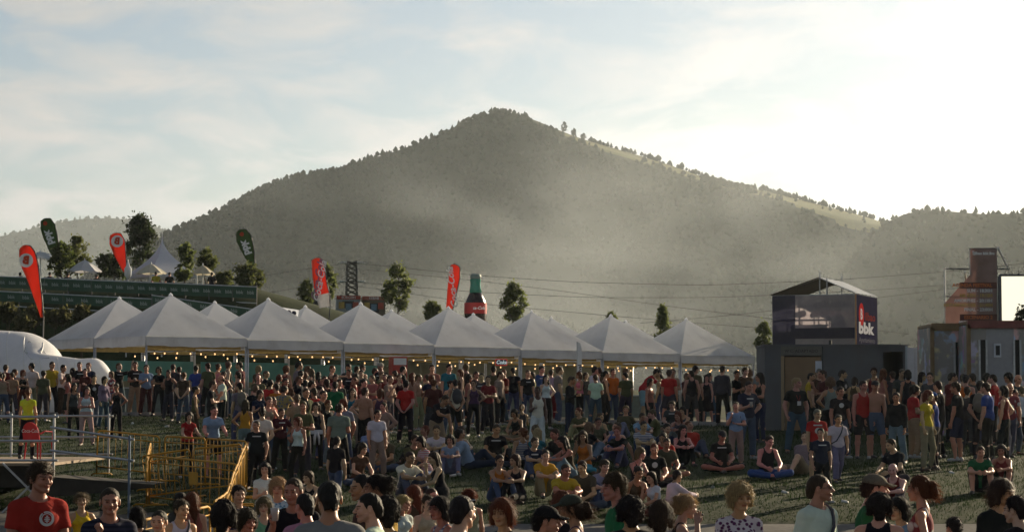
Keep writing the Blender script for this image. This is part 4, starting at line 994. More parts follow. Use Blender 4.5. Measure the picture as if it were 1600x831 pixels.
for i, (px, pt, pb, w, Y, lb, lg) in enumerate(((285, 541, 570, 88, 128, 'low white tent with dark printed logo seen under second tent', True), (232, 545, 572, 56, 126, 'low white ridge tent seen beneath the first tent', False))):
    c = at(px, pb, Y); zt = at(px, pt, Y).z; gz = ground(c.x, Y); q = empty('marquee', (c.x, Y, gz), 0, label=lb, cat='tent'); wm = w/F*Y/2; eh = max(.4, c.z-gz); ph = zt-gz
    m = MB(); m.poly([(-wm, -1.6, eh), (wm, -1.6, eh), (wm*.35, 0, ph), (-wm*.55, 0, ph)]); m.poly([(wm, -1.6, eh), (wm, 1.6, eh), (wm*.35, 0, ph)]); m.poly([(wm, 1.6, eh), (-wm, 1.6, eh), (-wm*.55, 0, ph), (wm*.35, 0, ph)]); m.poly([(-wm, 1.6, eh), (-wm, -1.6, eh), (-wm*.55, 0, ph)]); m.build('roof', CANVAS, q)
    for sx in (-1, 1):
        for sy in (-1, 1): MB().bar((sx*wm*.98, sy*1.55, 0), (sx*wm*.98, sy*1.55, eh), .04, 6).build('pole', STEEL, q)
    MB().box((0, 1.6, eh/2), (wm*1.9, .04, eh)).build('back_wall', OLIVE, q)
    if lg:
        sl = math.atan2(ph-eh, 1.6); m = MB()
        for t in range(9): a_ = -.6+t*.16; m.tube([(a_, -1.3+.1*math.sin(t), eh+(ph-eh)*.19+.02), (a_+.25, -.95, eh+(ph-eh)*.41+.02), (a_+.12+.1*math.sin(t*2), -.55, eh+(ph-eh)*.66+.02)], .03, 4)
        m.build('printed_logo', INK, q)

# ---------------------------------------------------------------- upper terrace: green railings, pagoda tent, parasols
GREEN = mat('green_banner', (.035, .085, .052), .75, var=.15, vscale=2, bump=.2, bscale=4); GREYL = mat('pale_lettering', (.30, .36, .32), .8)
bbk = text_mesh('bbk', .27, bold=.004).copy(); bbk.materials.append(GREYL)
def rail(a, b, h, n, label, step, posts=True, lift=0.0):
    r = empty('banner_railing', a, label=label, cat='railing', group='green railings of the stand'); d = b-a; ang = math.atan2(d.y, d.x); n_seg = n
    for i in range(n_seg):
        p = d*(i/n_seg); q = d*((i+1)/n_seg); m = MB(); out = Vector((math.sin(ang), -math.cos(ang), 0)); V = []
        for k in range(7):
            t = k/6; w = .02*math.sin(k*1.9+i); V += [tuple(p.lerp(q, t*.992)+out*w), tuple(p.lerp(q, t*.992)+out*(w+.03*math.sin(k+i))+Vector((0, 0, -h)))]
        me = np_mesh('banner', V, [(2*k, 2*k+1, 2*k+3, 2*k+2) for k in range(6)]); me.materials.append(GREEN); link('banner', me, None, r)
    for i in range(n_seg+1):
        p = d*(i/n_seg); g = ground(a.x+p.x, a.y+p.y+.15)-a.z; MB().bar(p+Vector((0, .12, min(g, p.z-h)-.1)), p+Vector((0, .12, .12)), .035, 6).build('post', DARKST, r)
    MB().bar(Vector((0, .08, .03)), d+Vector((0, .08, .03)), .03, 6).build('rail', STEEL, r); MB().bar(Vector((0, .08, -h-.25)), d+Vector((0, .08, -h-.25)), .03, 6).build('rail', STEEL, r)
    L = d.length; k = int(L/step)
    for i in range(k):
        p = d*((i+.5)/k); o = link('lettering', bbk, None, r, loc=p+Vector((math.sin(ang), -math.cos(ang), 0))*.06+Vector((0, 0, -h*.5))); o.rotation_euler = (R(90), -math.atan2(d.z, d.x), ang); 
rail(at(-40, 431, 133), at(400, 449, 131), .62, 12, 'upper green banner railing with repeated white lettering along the terrace', .62)
rail(at(-40, 454, 129), at(236, 468, 128), .50, 8, 'lower left green banner railing above the dark bank', .8)
rail(at(236, 462, 129.5), at(402, 485, 128), .42, 5, 'lower right green banner railing sloping down beside the steps', .8)
PAG = mat('pagoda_canvas', (.62, .64, .70), .7, var=.04, transl=.15, bump=.2, bscale=3)
def pagoda():
    Y = 144; c = at(252, 428, Y); gz = ground(c.x, Y); r = empty('pagoda_tent', (c.x, Y, gz), R(35), label='white pagoda tent with tall pointed roof on the upper terrace', cat='tent'); w = 50/F*Y*.80; e = c.z-gz; zt = at(253, 369, Y).z-gz
    cs = [(-w, -w), (w, -w), (w, w), (-w, w)]
    for i in range(4):
        a, b = cs[i], cs[(i+1) % 4]; V = []; Q = []; n = 12
        for k in range(n+1):
            t = k/n; f_ = (1-t)**1.9 if t < 1 else 0; f_ = max(f_, .02)
            for j in range(7): s = j/6; V.append(((a[0]+(b[0]-a[0])*s)*f_, (a[1]+(b[1]-a[1])*s)*f_, e+(zt-e)*t))
        for k in range(n):
            for j in range(6): q = k*7+j; Q.append((q, q+1, q+8, q+7))
        me = np_mesh('roof_panel', V, Q); me.materials.append(PAG); link('roof_panel', me, None, r)
        MB().bar((a[0], a[1], 0), (a[0], a[1], e+.05), .06, 8).build('pole', WHT, r)
        MB().box(((a[0]+b[0])/2, (a[1]+b[1])/2, e-.14), ((abs(b[0]-a[0]) or .04), (abs(b[1]-a[1]) or .04), .26)).build('valance', PAG, r)
    MB().bar((0, 0, zt-.1), (0, 0, zt+.25), .04, 6).build('finial', WHT, r)
pagoda()
def parasol(px, ytop, yeave, wpx, Y, label, col, closed=False, ang=0):
    c = at(px, yeave, Y); gz = ground(c.x, Y); r = empty('parasol', (c.x, Y, gz), ang, label=label, cat='parasol', group='parasols on the upper terrace'); e = c.z-gz; zt = at(px, ytop, Y).z-gz; w = wpx/F*Y/2
    M = mat('parasol_%d' % int(col[2]*100), col, .8, var=.05, transl=.35, bump=.1, bscale=6)
    MB().bar((0, 0, 0), (0, 0, zt+.1), .035, 8).build('pole', WHT, r); MB().lathe([(.32, 0), (.32, .06), (.06, .12), (.05, .3)], 12).build('base', DARKST, r)
    if closed: MB().lathe([(.05, e), (.20, e+.2), (.22, e+.6), (.10, zt-.25), (.03, zt)], 12).build('canopy', M, r, sm=True); return
    n = 8
    for i in range(n):
        a0, a1 = 2*math.pi*i/n, 2*math.pi*(i+1)/n; V = []; Q = []
        for k in range(6):
            t = k/5
            for j in range(5): s = j/4; x = math.cos(a0)*(1-s)+math.cos(a1)*s; y = math.sin(a0)*(1-s)+math.sin(a1)*s; V.append((x*w*(1-t), y*w*(1-t), e+(zt-e)*(1-(1-t)**1.25)-.05*math.sin(math.pi*s)*(1-t)))
        for k in range(5):
            for j in range(4): q = k*5+j; Q.append((q, q+1, q+6, q+5))
        me = np_mesh('canopy_panel', V, Q); me.materials.append(M); link('canopy_panel', me, None, r)
        MB().bar((0, 0, e+(zt-e)*.92), (math.cos(a0)*w*.98, math.sin(a0)*w*.98, e-.01), .014, 4).build('rib', DARKST, r)
CREAM = (.66, .62, .50)
parasol(235, 412, 427, 50, 137, 'cream parasol with visible ribs in front of the pagoda tent', CREAM)
parasol(131, 406, 424, 56, 139, 'wide white parasol left of the upper red flag', (.70, .70, .72))
parasol(316, 414, 428, 40, 140, 'beige parasol right of the pagoda tent', (.62, .56, .42))
parasol(62, 393, 404, 66, 146, 'pale flat parasol behind the two leftmost flags', (.6, .64, .68))
parasol(199, 408, 436, 20, 138, 'closed white parasol beside the upper red flag', (.66, .66, .68), closed=True)
# ---------------------------------------------------------------- feather flags
FRED = mat('flag_red', (.70, .085, .030), .6, var=.06, vscale=1.5, transl=.5, bump=.3, bscale=2.5); FGRN = mat('flag_green', (.075, .125, .045), .6, var=.08, transl=.5, bump=.3, bscale=2.5)
FWHT = mat('flag_white', (.72, .70, .68), .7, transl=.3); FPRT = mat('flag_print', (.75, .75, .72), .7); FPUR = mat('flag_purple', (.20, .12, .18), .7)
def feather(pts, Y, m, label, pole_to, name='feather_flag', split=None):
    P = [at(px, py, Y) for px, py, w in pts]; W = [w/F*Y for _, _, w in pts]; base = at(pole_to[0], pole_to[1], Y); gz = ground(base.x, Y); o = Vector((base.x, Y, gz))
    r = empty(name, o, 0, label=label, cat='flag', group='feather flags'); N = 28; V = []
    T = [i/(len(P)-1) for i in range(len(P))]
    def ip(t):
        i = min(len(P)-2, int(t*(len(P)-1))); f_ = t*(len(P)-1)-i; s = f_
        return P[i].lerp(P[i+1], s), lerp(W[i], W[i+1], s)
    rows = []
    for k in range(N+1):
        t = k/N; p, w = ip(t); a, _ = ip(max(0, t-.03)); b, _ = ip(min(1, t+.03)); d = (b-a).normalized(); sd = Vector((-d.z, 0, d.x)); sd = -sd if sd.x < 0 else sd
        if t < .04: w *= t/.04*.8+.2
        rows.append([p-o+sd*w*s+Vector((0, .05*math.sin(6*t+s*1.3)+.03*math.sin(17*t+2*s), 0)) for s in (-1, -.5, 0, .5, 1)])
    def cloth(k0, k1, mm, nm):
        V = []; Q = []; n = k1-k0
        for side in (0, .012):
            for k in range(k0, k1+1): V += [tuple(v+Vector((0, side, 0))) for v in rows[k]]
        off = (n+1)*5
        for k in range(n):
            for j in range(4): q = k*5+j; Q.append((q, q+1, q+6, q+5)); Q.append((off+q+5, off+q+6, off+q+1, off+q))
        for k in range(n): Q.append((k*5, k*5+5, off+k*5+5, off+k*5)); Q.append((k*5+9, k*5+4, off+k*5+4, off+k*5+9))
        me = np_mesh(nm, V, Q); me.materials.append(mm); link(nm, me, None, r)
    if split: k = int(N*split[0]); cloth(0, k, m, 'cloth'); cloth(k, N, split[1], 'cloth_hem')
    else: cloth(0, N, m, 'cloth')
    right = [rw[4]+Vector((.02, .006, 0)) for rw in rows]; MB().tube([Vector((0, 0, 0))]+right[::-1]+[rows[0][2]], [.03]*len(rows)+[.015]*2, 6).build('pole', DARKST, r)
    def to(px, py): return at(px, py, Y)-o+Vector((0, -.10, 0))
    return r, to, F/Y
def disc(n=28, r=1.0):
    m = MB(); m.v = [(math.cos(2*math.pi*i/n)*r, 0, math.sin(2*math.pi*i/n)*r) for i in range(n)]; m.f = [tuple(range(n))]; return m
def b_flag(pts, Y, label, pole, c, rad):
    r, to, s = feather(pts, Y, FRED, label, pole); p = to(*c); disc(28, rad/s).build('disc', FPRT, r, loc=p, rot=(0, R(0), 0)); bm = MATS['flag_red']
    text_on(r, 'B', bm, p+Vector((0, -.02, 0)), rad*1.5/s, rot=(R(90), R(4), 0), sc=(-1, 1, 1), bold=.03)
b_flag([(36, 383, 7), (40, 396, 12.5), (44, 412, 13), (50, 432, 10.5), (55, 452, 7.5), (60, 472, 5), (65, 496, 1.6)], 100, 'large red teardrop flag with white disc and B at far left', (67, 600), (40, 407), 11)
b_flag([(178, 364, 8), (181, 378, 12), (185, 393, 10), (189, 407, 6.5), (194, 425, 2.2)], 141, 'smaller red teardrop flag with white disc on upper terrace', (195, 440), (182, 377), 9.5)
def g_flag(pts, Y, label, pole, c, dot, rot):
    r, to, s = feather(pts, Y, FGRN, label, pole); disc(16, 3.4/s).build('dot', FRED, r, loc=to(*dot)); text_on(r, 'bbk', FPRT, to(*c), 15/s, rot=(R(90), R(rot), 0), sc=(1, -1, 1), bold=.03)
g_flag([(68, 341, 7), (72, 354, 11.5), (77, 371, 11), (82, 388, 8), (87, 408, 3)], 141, 'green teardrop flag with white lettering at the upper left', (89, 440), (76, 371), (69, 349), -108)
g_flag([(375, 358, 7), (379, 371, 12), (385, 388, 10.5), (390, 404, 6.5), (396, 420, 2)], 134, 'green teardrop flag with white lettering above the layered shrub', (398, 465), (384, 387), (377, 366), -108)
r, to, s = feather([(494, 403, 8), (496, 415, 9.5), (498, 432, 10), (501, 450, 10.5), (504, 463, 10.5), (507, 480, 8)], 126, FRED, 'red upright flag with white lettering and white hem by pylon', (508, 500), split=(.78, FWHT))
text_on(r, 'Coca-Cola', FPRT, to(500, 440), 15/s, rot=(R(90), R(-80), 0), shear=.35, bold=.012); text_on(r, 'Coca-Cola', FPUR, to(496, 438)+Vector((0, .02, 0)), 15/s, rot=(R(90), R(-80), 0), shear=.35, bold=.02)
r, to, s = feather([(706, 413, 3), (710, 420, 8), (709.5, 433, 8.6), (706, 455, 7.3), (702, 482, 5)], 126, FRED, 'red feather flag with white lettering just left of the giant bottle', (701, 500))
text_on(r, 'Coca-Cola', FPRT, to(707, 450), 15/s, rot=(R(90), R(-98), 0), shear=.35, bold=.012)
# ---------------------------------------------------------------- giant bottle
def bottle():
    Y = 124; s = F/Y; c = at(743, 428, Y); gz = ground(c.x, Y); r = empty('giant_bottle', (c.x, Y, gz), 0, label='giant inflatable cola bottle with red label behind the tents', cat='bottle'); Z = lambda py: at(0, py, Y).z-gz
    CAP = mat('bottle_cap', (.16, .22, .20), .5); NECK = mat('bottle_glass_green', (.05, .27, .20), .18, var=.06, transl=.30, spec=.5); COLA = mat('cola_brown', (.022, .012, .009), .22, var=.1, spec=.5); LBL = mat('bottle_label', (.40, .03, .028), .4, var=.05)
    rr = lambda p: p/s
    MB().lathe([(rr(8.0), Z(436)), (rr(8.8), Z(433)), (rr(8.6), Z(430)), (rr(6), Z(428)), (.0, Z(427.6))], 28).build('cap', CAP, r, sm=True)
    MB().lathe([(rr(9.6), Z(457.6)), (rr(8.8), Z(450)), (rr(8.1), Z(443)), (rr(8.4), Z(439)), (rr(9.0), Z(437.5)), (rr(8.2), Z(436))], 28).build('neck', NECK, r, sm=True)
    MB().lathe([(rr(14), 0.0), (rr(17), .15), (rr(17.4), Z(530)), (rr(15.6), Z(512)), (rr(16.6), Z(500)), (rr(17.4), Z(490)), (rr(17.0), Z(476)), (rr(14.4), Z(468)), (rr(11.5), Z(462)), (rr(9.6), Z(457.6))], 32).build('body', COLA, r, sm=True)
    def wrap(me, rad):
        for v in me.vertices: a = v.co.x/rad; y = v.co.z; v.co = Vector((math.sin(a)*rad, -math.cos(a)*rad, v.co.y))
    V = []; Q = []; R0 = rr(17.75)
    for k in range(41): a = -2.2+4.4*k/40; V += [(math.sin(a)*R0, -math.cos(a)*R0, Z(490.5)), (math.sin(a)*R0, -math.cos(a)*R0, Z(473.5))]
    me = np_mesh('label', V, [(2*k, 2*k+2, 2*k+3, 2*k+1) for k in range(40)]); me.materials.append(LBL); link('label', me, None, r)
    me = text_mesh('Coca-Cola', rr(6.8), bold=.006, shear=.3).copy(); wrap(me, rr(18.1)); me.materials.append(FPRT); link('lettering', me, None, r, loc=(.05, 0, Z(482)))
bottle()
# ---------------------------------------------------------------- pylon and wires
def pylon():
    Y = 230; s = F/Y; c = at(549, 408, Y); gz = ground(c.x, Y); r = empty('pylon', (c.x, Y, gz), R(8), label='dark steel lattice pylon with pale insulators behind the tents', cat='pylon'); H = c.z-gz; w0, w1 = 10/s, 7/s
    MST = mat('pylon_steel', (.06, .062, .055), .7, metal=.3, var=.2); INS = mat('insulator', (.75, .74, .66), .3)
    P = lambda sx, sy, t: Vector((sx*lerp(w0, w1, t), sy*lerp(w0, w1, t), H*t))
    for sx in (-1, 1):
        for sy in (-1, 1): MB().bar(P(sx, sy, 0), P(sx, sy, 1), .09, 4).build('leg', MST, r)
    n = 16; br = MB()
    for i in range(n):
        t0, t1 = i/n, (i+1)/n
        for (a, b) in (((-1, -1), (1, -1)), ((1, -1), (1, 1)), ((1, 1), (-1, 1)), ((-1, 1), (-1, -1))):
            MB().bar(P(*a, t0), P(*b, t1), .05, 4).build('brace', MST, r) if i >= 10 and a[1] == -1 and b[1] == -1 else br.bar(P(*a, t0), P(*b, t1), .05, 4)
            MB().bar(P(*b, t0), P(*a, t1), .05, 4).build('brace', MST, r) if i >= 10 and a[1] == -1 and b[1] == -1 else br.bar(P(*b, t0), P(*a, t1), .05, 4)
    o = br.build('bracing', MST, r); o['kind'] = 'stuff'
    for py in (411, 440):
        z = at(0, py, Y).z-gz
        for sx in (-1, 1): MB().box((sx*.55, -.3, z), (1.1, .18, .16)).build('cross_arm', MST, r); MB().tube([(sx*(.5+.13*i), -.42, z+.05-.012*i) for i in range(8)], [.04 if i % 2 else .09 for i in range(8)], 6).build('insulator', INS, r)
pylon()
def wire(pts, r, label):
    P = [at(*p) for p in pts]; m = MB(); path = []
    for (a, b) in zip(P, P[1:]):
        for i in range(14): path.append(a.lerp(b, i/14))
    path.append(P[-1]); # smooth the joints into a hanging curve
    for _ in range(10): path = [path[0]]+[path[i-1]*.25+path[i]*.5+path[i+1]*.25 for i in range(1, len(path)-1)]+[path[-1]]
    m.tube(path, r, 4); o = m.build('power_line', WIRE, None, label=label, cat='power line', group='power lines')
wire([(556, 411, 230), (750, 431, 225), (900, 441, 222), (1100, 446, 220), (1300, 438, 215), (1500, 423, 210), (1700, 400, 205)], .022, 'topmost power line running right from the pylon')
wire([(542, 411, 230), (480, 420, 232), (410, 431, 235), (250, 447, 240)], .022, 'upper power line running left from the pylon')
wire([(542, 441, 230), (480, 447, 232), (410, 459, 235), (250, 470, 240)], .022, 'lower power line running left from the pylon')
wire([(556, 441, 230), (750, 457, 225), (920, 465, 222), (1120, 465, 220), (1340, 455, 215), (1600, 437, 208)], .020, 'second power line from the top right of the pylon')
wire([(556, 420, 228), (740, 438, 218), (880, 455, 205), (1040, 478, 190), (1220, 500, 180), (1420, 522, 170)], .019, 'power line slanting down to the right past the bottle')
wire([(556, 447, 228), (760, 476, 214), (940, 492, 205), (1100, 506, 196), (1300, 520, 190)], .019, 'lowest power line slanting down behind the tents')
wire([(1000, 505, 200), (1150, 492, 200), (1300, 474, 200), (1480, 452, 200), (1650, 430, 200)], .019, 'power line rising to the right behind the tower')
# ---------------------------------------------------------------- stalls behind the third tent
def stall(px0, px1, y0, y1, Y, label, c1, c2, txt):
    a, b = at(px0, y0, Y), at(px1, y1, Y); gz = ground((a.x+b.x)/2, Y); r = empty('food_stall', ((a.x+b.x)/2, Y, gz), R(6), label=label, cat='stall', group='food stalls behind the tents'); w = b.x-a.x; h = a.z-gz
    M1 = mat('stall_%s' % txt, c1, .6, var=.25, vscale=1.5); M2 = mat('stall_trim_%s' % txt, c2, .6, var=.2)
    MB().box((0, 1.2, h/2), (w, 2.4, h)).build('body', M1, r); MB().box((0, -.02, h-.12), (w*1.02, .1, .24)).build('fascia', M2, r); MB().box((-w*.02, -.03, h*.62), (w*.5, .05, h*.3)).build('hatch', SOCK, r)
    for i in range(3): MB().box((-w*.3+i*w*.3, -.04, h-.62-.1*(i % 2)), (w*.24, .05, .42)).build('sign_panel', mat('panel_%s_%d' % (txt, i), [(.45, .32, .08), (.12, .22, .30), (.40, .08, .05)][i], .6, var=.4, vscale=4), r)
    text_on(r, txt, FPRT, (0, -.09, h-.13), .22)
stall(526, 563, 462, 500, 152, 'colourful food stall with red trim left of third tent peak', (.30, .34, .36), (.36, .05, .03), 'BURGERS')
stall(566, 602, 463, 500, 153, 'brown food stall with red lettering right of third tent peak', (.14, .11, .07), (.30, .09, .06), 'KEBAB')
MB().box((0, 0, 0), (1.4, .1, 1.2)).build('notice_board', DARKST, None, loc=at(489, 472, 149), label='dark notice board behind the red flag by pylon', cat='board')

# ---------------------------------------------------------------- right: cabin, tower, containers, screen
GREY = mat('cabin_grey', (.115, .120, .125), .85, var=.14, vscale=1.2, dirt=.35, bump=.15, bscale=8); DOORB = mat('door_tan', (.24, .155, .085), .7, var=.1, vscale=2, dirt=.1); PAPER = mat('paper', (.55, .58, .62), .8); SIGNB = mat('cabin_sign', (.15, .14, .12), .8)
CABY = 72.5
def cabin():
    Y = CABY; a, b = at(1195, 541, Y), at(1417, 541, Y); cx = (a.x+b.x)/2; gz = ground(cx, Y); w = b.x-a.x; h = a.z-gz; D = 2.5; r = empty('portable_cabin', (cx, Y, gz), 0, label='grey portable toilet cabin with tan door below the tower', cat='cabin')
    X = lambda px: (px-800)/F*Y-cx; d0, d1 = X(1220), X(1284); e0, e1 = X(1380), X(1411)
    for x0, x1 in ((-w/2, d0), (d1, e0), (e1, w/2)): MB().box(((x0+x1)/2, .04, h/2), (x1-x0, .08, h)).build('wall_panel', GREY, r)
    MB().box(((d0+d1)/2, .04, h-.14), (d1-d0, .078, .28)).build('wall_panel', SIGNB, r); MB().box(((e0+e1)/2, .04, h-.08), (e1-e0, .078, .16)).build('wall_panel', GREY, r)
    MB().box(((d0+d1)/2+.05, .07, (h-.32)/2), (d1-d0-.14, .05, h-.32)).build('door', DOORB, r); MB().box((d0+.045, .02, (h-.3)/2), (.09, .09, h-.3)).build('door_frame', mat('frame_tan', (.33, .24, .14), .7), r)
    text_on(r, 'W.C. ADAPTADO', SOCK, ((d0+d1)/2, -.006, h-.15), .13)
    MB().box((X(1279), .03, h-.62), (.20, .02, .34)).build('notice', PAPER, r)
    for s in (-1, 1): MB().box((s*(w/2-.04), D/2, h/2), (.08, D-.1, h-.002)).build('side_wall', GREY, r)
    MB().box((0, D-.02, h/2), (w, .06, h)).build('rear_wall', GREY, r); MB().box((0, D/2, h+.03), (w+.06, D+.1, .06)).build('roof', GREY, r); MB().box((0, D/2, .03), (w-.2, D-.1, .06)).build('floor_panel', SOCK, r)
    MB().box((w/2-.03, -.03, h/2), (.06, .05, h)).build('corner_post', mat('pale_post', (.38, .44, .46), .5), r)
    MB().box((d1+.02, -.005, h/2), (.03, .03, h)).build('joint_strip', SOCK, r)
    MB().bar((w*.0, D*.5, h+.03), (w*.0, D*.5, h+.22), .05, 8).build('vent_pipe', SOCK, r)
cabin()
WP = mat('white_panel', (.50, .51, .53), .8, var=.06, dirt=.12)
a, b = at(1408, 543, 80), at(1470, 543, 80); gz = ground(a.x, 80); q = empty('site_fence', ((a.x+b.x)/2, 80, gz), 0, label='plain white hoarding between grey cabin and graffiti containers', cat='hoarding')
for i in range(3): MB().box(((i-1)*(b.x-a.x)/3, 0, (a.z-gz)/2), ((b.x-a.x)/3-.02, .05, a.z-gz)).build('panel', WP, q); MB().bar(((i-1.5)*(b.x-a.x)/3, .06, 0), ((i-1.5)*(b.x-a.x)/3, .06, a.z-gz), .03, 6).build('post', STEEL, q)
def tower():
    Y = 121; c = at(1336, 460, Y); gz = ground(c.x, Y); ang = R(-23); r = empty('sound_tower', (c.x, Y, gz), R(-23), label='scaffold tower with see-through scrim, dark banner and pitched roof', cat='tower'); s = F/Y
    w = 4.36; d = 4.3; z1 = c.z-gz; z0 = at(0, 543, Y).z-gz; zm = (z1+z0)/2; peak = at(0, 432, Y).z-gz
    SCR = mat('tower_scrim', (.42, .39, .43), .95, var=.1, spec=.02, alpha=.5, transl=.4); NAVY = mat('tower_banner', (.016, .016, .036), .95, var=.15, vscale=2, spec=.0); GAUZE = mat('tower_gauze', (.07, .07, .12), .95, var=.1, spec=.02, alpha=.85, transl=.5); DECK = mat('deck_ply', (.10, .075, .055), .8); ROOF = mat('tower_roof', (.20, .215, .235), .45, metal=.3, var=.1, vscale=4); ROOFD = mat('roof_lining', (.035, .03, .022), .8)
    # near corner at the origin; face 1 runs along -X, face 2 along +Y
    for x in (0, -w/3, -2*w/3, -w):
        for y in (0, d/2, d): MB().bar((x, y, 0), (x, y, z1+(.02 if (x, y) != (-w/3, 0) else .9)), .035, 6).build('standard', STEEL, r)
    for z in (z0, z0+.65, zm+.1, zm+.75, z1):
        MB().bar((0, -.02, z), (-w, -.02, z), .03, 6).build('ledger', STEEL, r); MB().bar((0, d, z), (-w, d, z), .03, 6).build('ledger', STEEL, r); MB().bar((.02, 0, z), (.02, d, z), .03, 6).build('ledger', STEEL, r); MB().bar((-w, 0, z), (-w, d, z), .03, 6).build('ledger', STEEL, r)
    MB().box((-w/2, d/2, zm-.5), (w, d, .07)).build('deck', DECK, r); MB().box((-w/2, d/2, z0+.1), (w, d, .07)).build('deck', DECK, r)
    MB().box((-w*.86, -.06, zm), (w*.28, .02, z1-z0)).build('gauze', GAUZE, r); MB().box((-w*.36, -.055, (z0+z1)/2), (w*.718, .02, z1-z0-.04)).build('scrim', SCR, r)
    MB().box((-w*.36, -.075, z0+.75), (w*.72, .02, .55)).build('gauze', GAUZE, r)
    MB().box((-w*.5, d+.04, zm+.3), (w*.96, .02, z1-zm-.4)).build('rear_scrim', mat('rear_scrim', (.42, .34, .38), .8, alpha=.75, transl=.4), r)
    MB().box((.07, d/2, zm), (.025, d, z1-z0)).build('banner', NAVY, r); MB().bar((.06, -.05, z0-.1), (.06, -.05, z1), .045, 6).build('corner_tube', mat('orange_tube', (.45, .25, .12), .5, metal=.3), r)
    # lettering on the banner face
    BR = mat('banner_red', (.30, .02, .02), .95, spec=.0); BW = mat('banner_white', (.36, .37, .42), .95, spec=.0); BD = mat('banner_dim', (.12, .02, .02), .95, spec=.0); BG = mat('banner_grey', (.12, .12, .15), .95, spec=.0)
    def on(txt, y, z, size, m, **kw): return text_on(r, txt, m, (.095, y, z), size, rot=(R(90), 0, R(90)), **kw)
    m = MB(); m.v = [(0, math.cos(t*.2618)*.52, math.sin(t*.2618)*.60) for t in range(24)]; m.f = [tuple(range(24))]; m.build('disc', BR, r, loc=(.088, 1.0, z1-1.0))
    on('B', .98, z1-1.0, .75, BW, bold=.03); on('ilbao', 2.75, z1-1.08, .58, BD, bold=.02, sc=(1.9, 1, 1)); on('bbk', 1.85, zm-.35, .78, BW, bold=.04, sc=(2.5, 1, 1)); on('Ayuntamiento', 2.1, z0+.42, .36, BG, sc=(1.6, 1, 1))
    # pitched roof
    rz = peak-.0; x0, x1 = .10, -w-.06; xm = -w*.42
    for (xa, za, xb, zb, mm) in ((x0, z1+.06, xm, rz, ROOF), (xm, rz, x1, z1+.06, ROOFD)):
        n = 6
        for i in range(n):
            ya, yb = -.2+(d+.4)*i/n, -.2+(d+.4)*(i+1)/n-.02; m = MB(); t = .04
            m.poly([(xa, ya, za), (xa, yb, za), (xb, yb, zb), (xb, ya, zb)]); m.poly([(xa, ya, za-t), (xb, ya, zb-t), (xb, yb, zb-t), (xa, yb, za-t)]); m.poly([(xa, ya, za), (xb, ya, zb), (xb, ya, zb-t), (xa, ya, za-t)]); m.build('roof_sheet', mm, r)
    for y in (0, d): MB().bar((xm, y, z1), (xm, y, rz+.35), .035, 6).build('king_post', STEEL, r); MB().bar((0, y, z1+.1), (xm, y, rz-.05), .03, 6).build('rafter', STEEL, r); MB().bar((-w, y, z1+.1), (xm, y, rz-.05), .03, 6).build('rafter', STEEL, r)
    MB().bar((-.2, 0, z0), (-w*.3, 0, zm-.4), .025, 6).build('diagonal', STEEL, r)
    # desk and two follow spots on the deck
    q = empty('control_desk', r.matrix_basis @ Vector((-w*.42, d*.45, zm-.46)), R(-23), label='dark control desk inside the scaffold tower', cat='desk'); MB().box((0, 0, .38), (1.75, .7, .74)).build('desk_body', SOCK, q); MB().box((0, -.05, .78), (1.85, .8, .05), Matrix.Rotation(R(6), 3, 'X')).build('desk_top', DARKST, q)
    for i, dx in enumerate((-.45, .55)):
        q = empty('follow_spot', r.matrix_basis @ Vector((-w*.42+dx, d*.45, zm+.36)), R(-23-70 if i else -23-50), label='%s follow spot lamp on the control desk in the tower' % ('right' if i else 'left'), cat='spotlight', group='follow spots')
        MB().bar((0, 0, 0), (0, 0, .45), .03, 6).build('stand', SOCK, q); MB().bar((0, .35, .72), (0, -.45, .50), .17, 12, .13).build('lamp_housing', SOCK, q); MB().bar((-.2, 0, .45), (.2, 0, .45), .02, 6).build('yoke', SOCK, q)
        for sx in (-1, 1): MB().bar((0, 0, .1), (sx*.22, .1, 0), .02, 6).build('foot', SOCK, q)
bpy.context.view_layer.update(); tower()
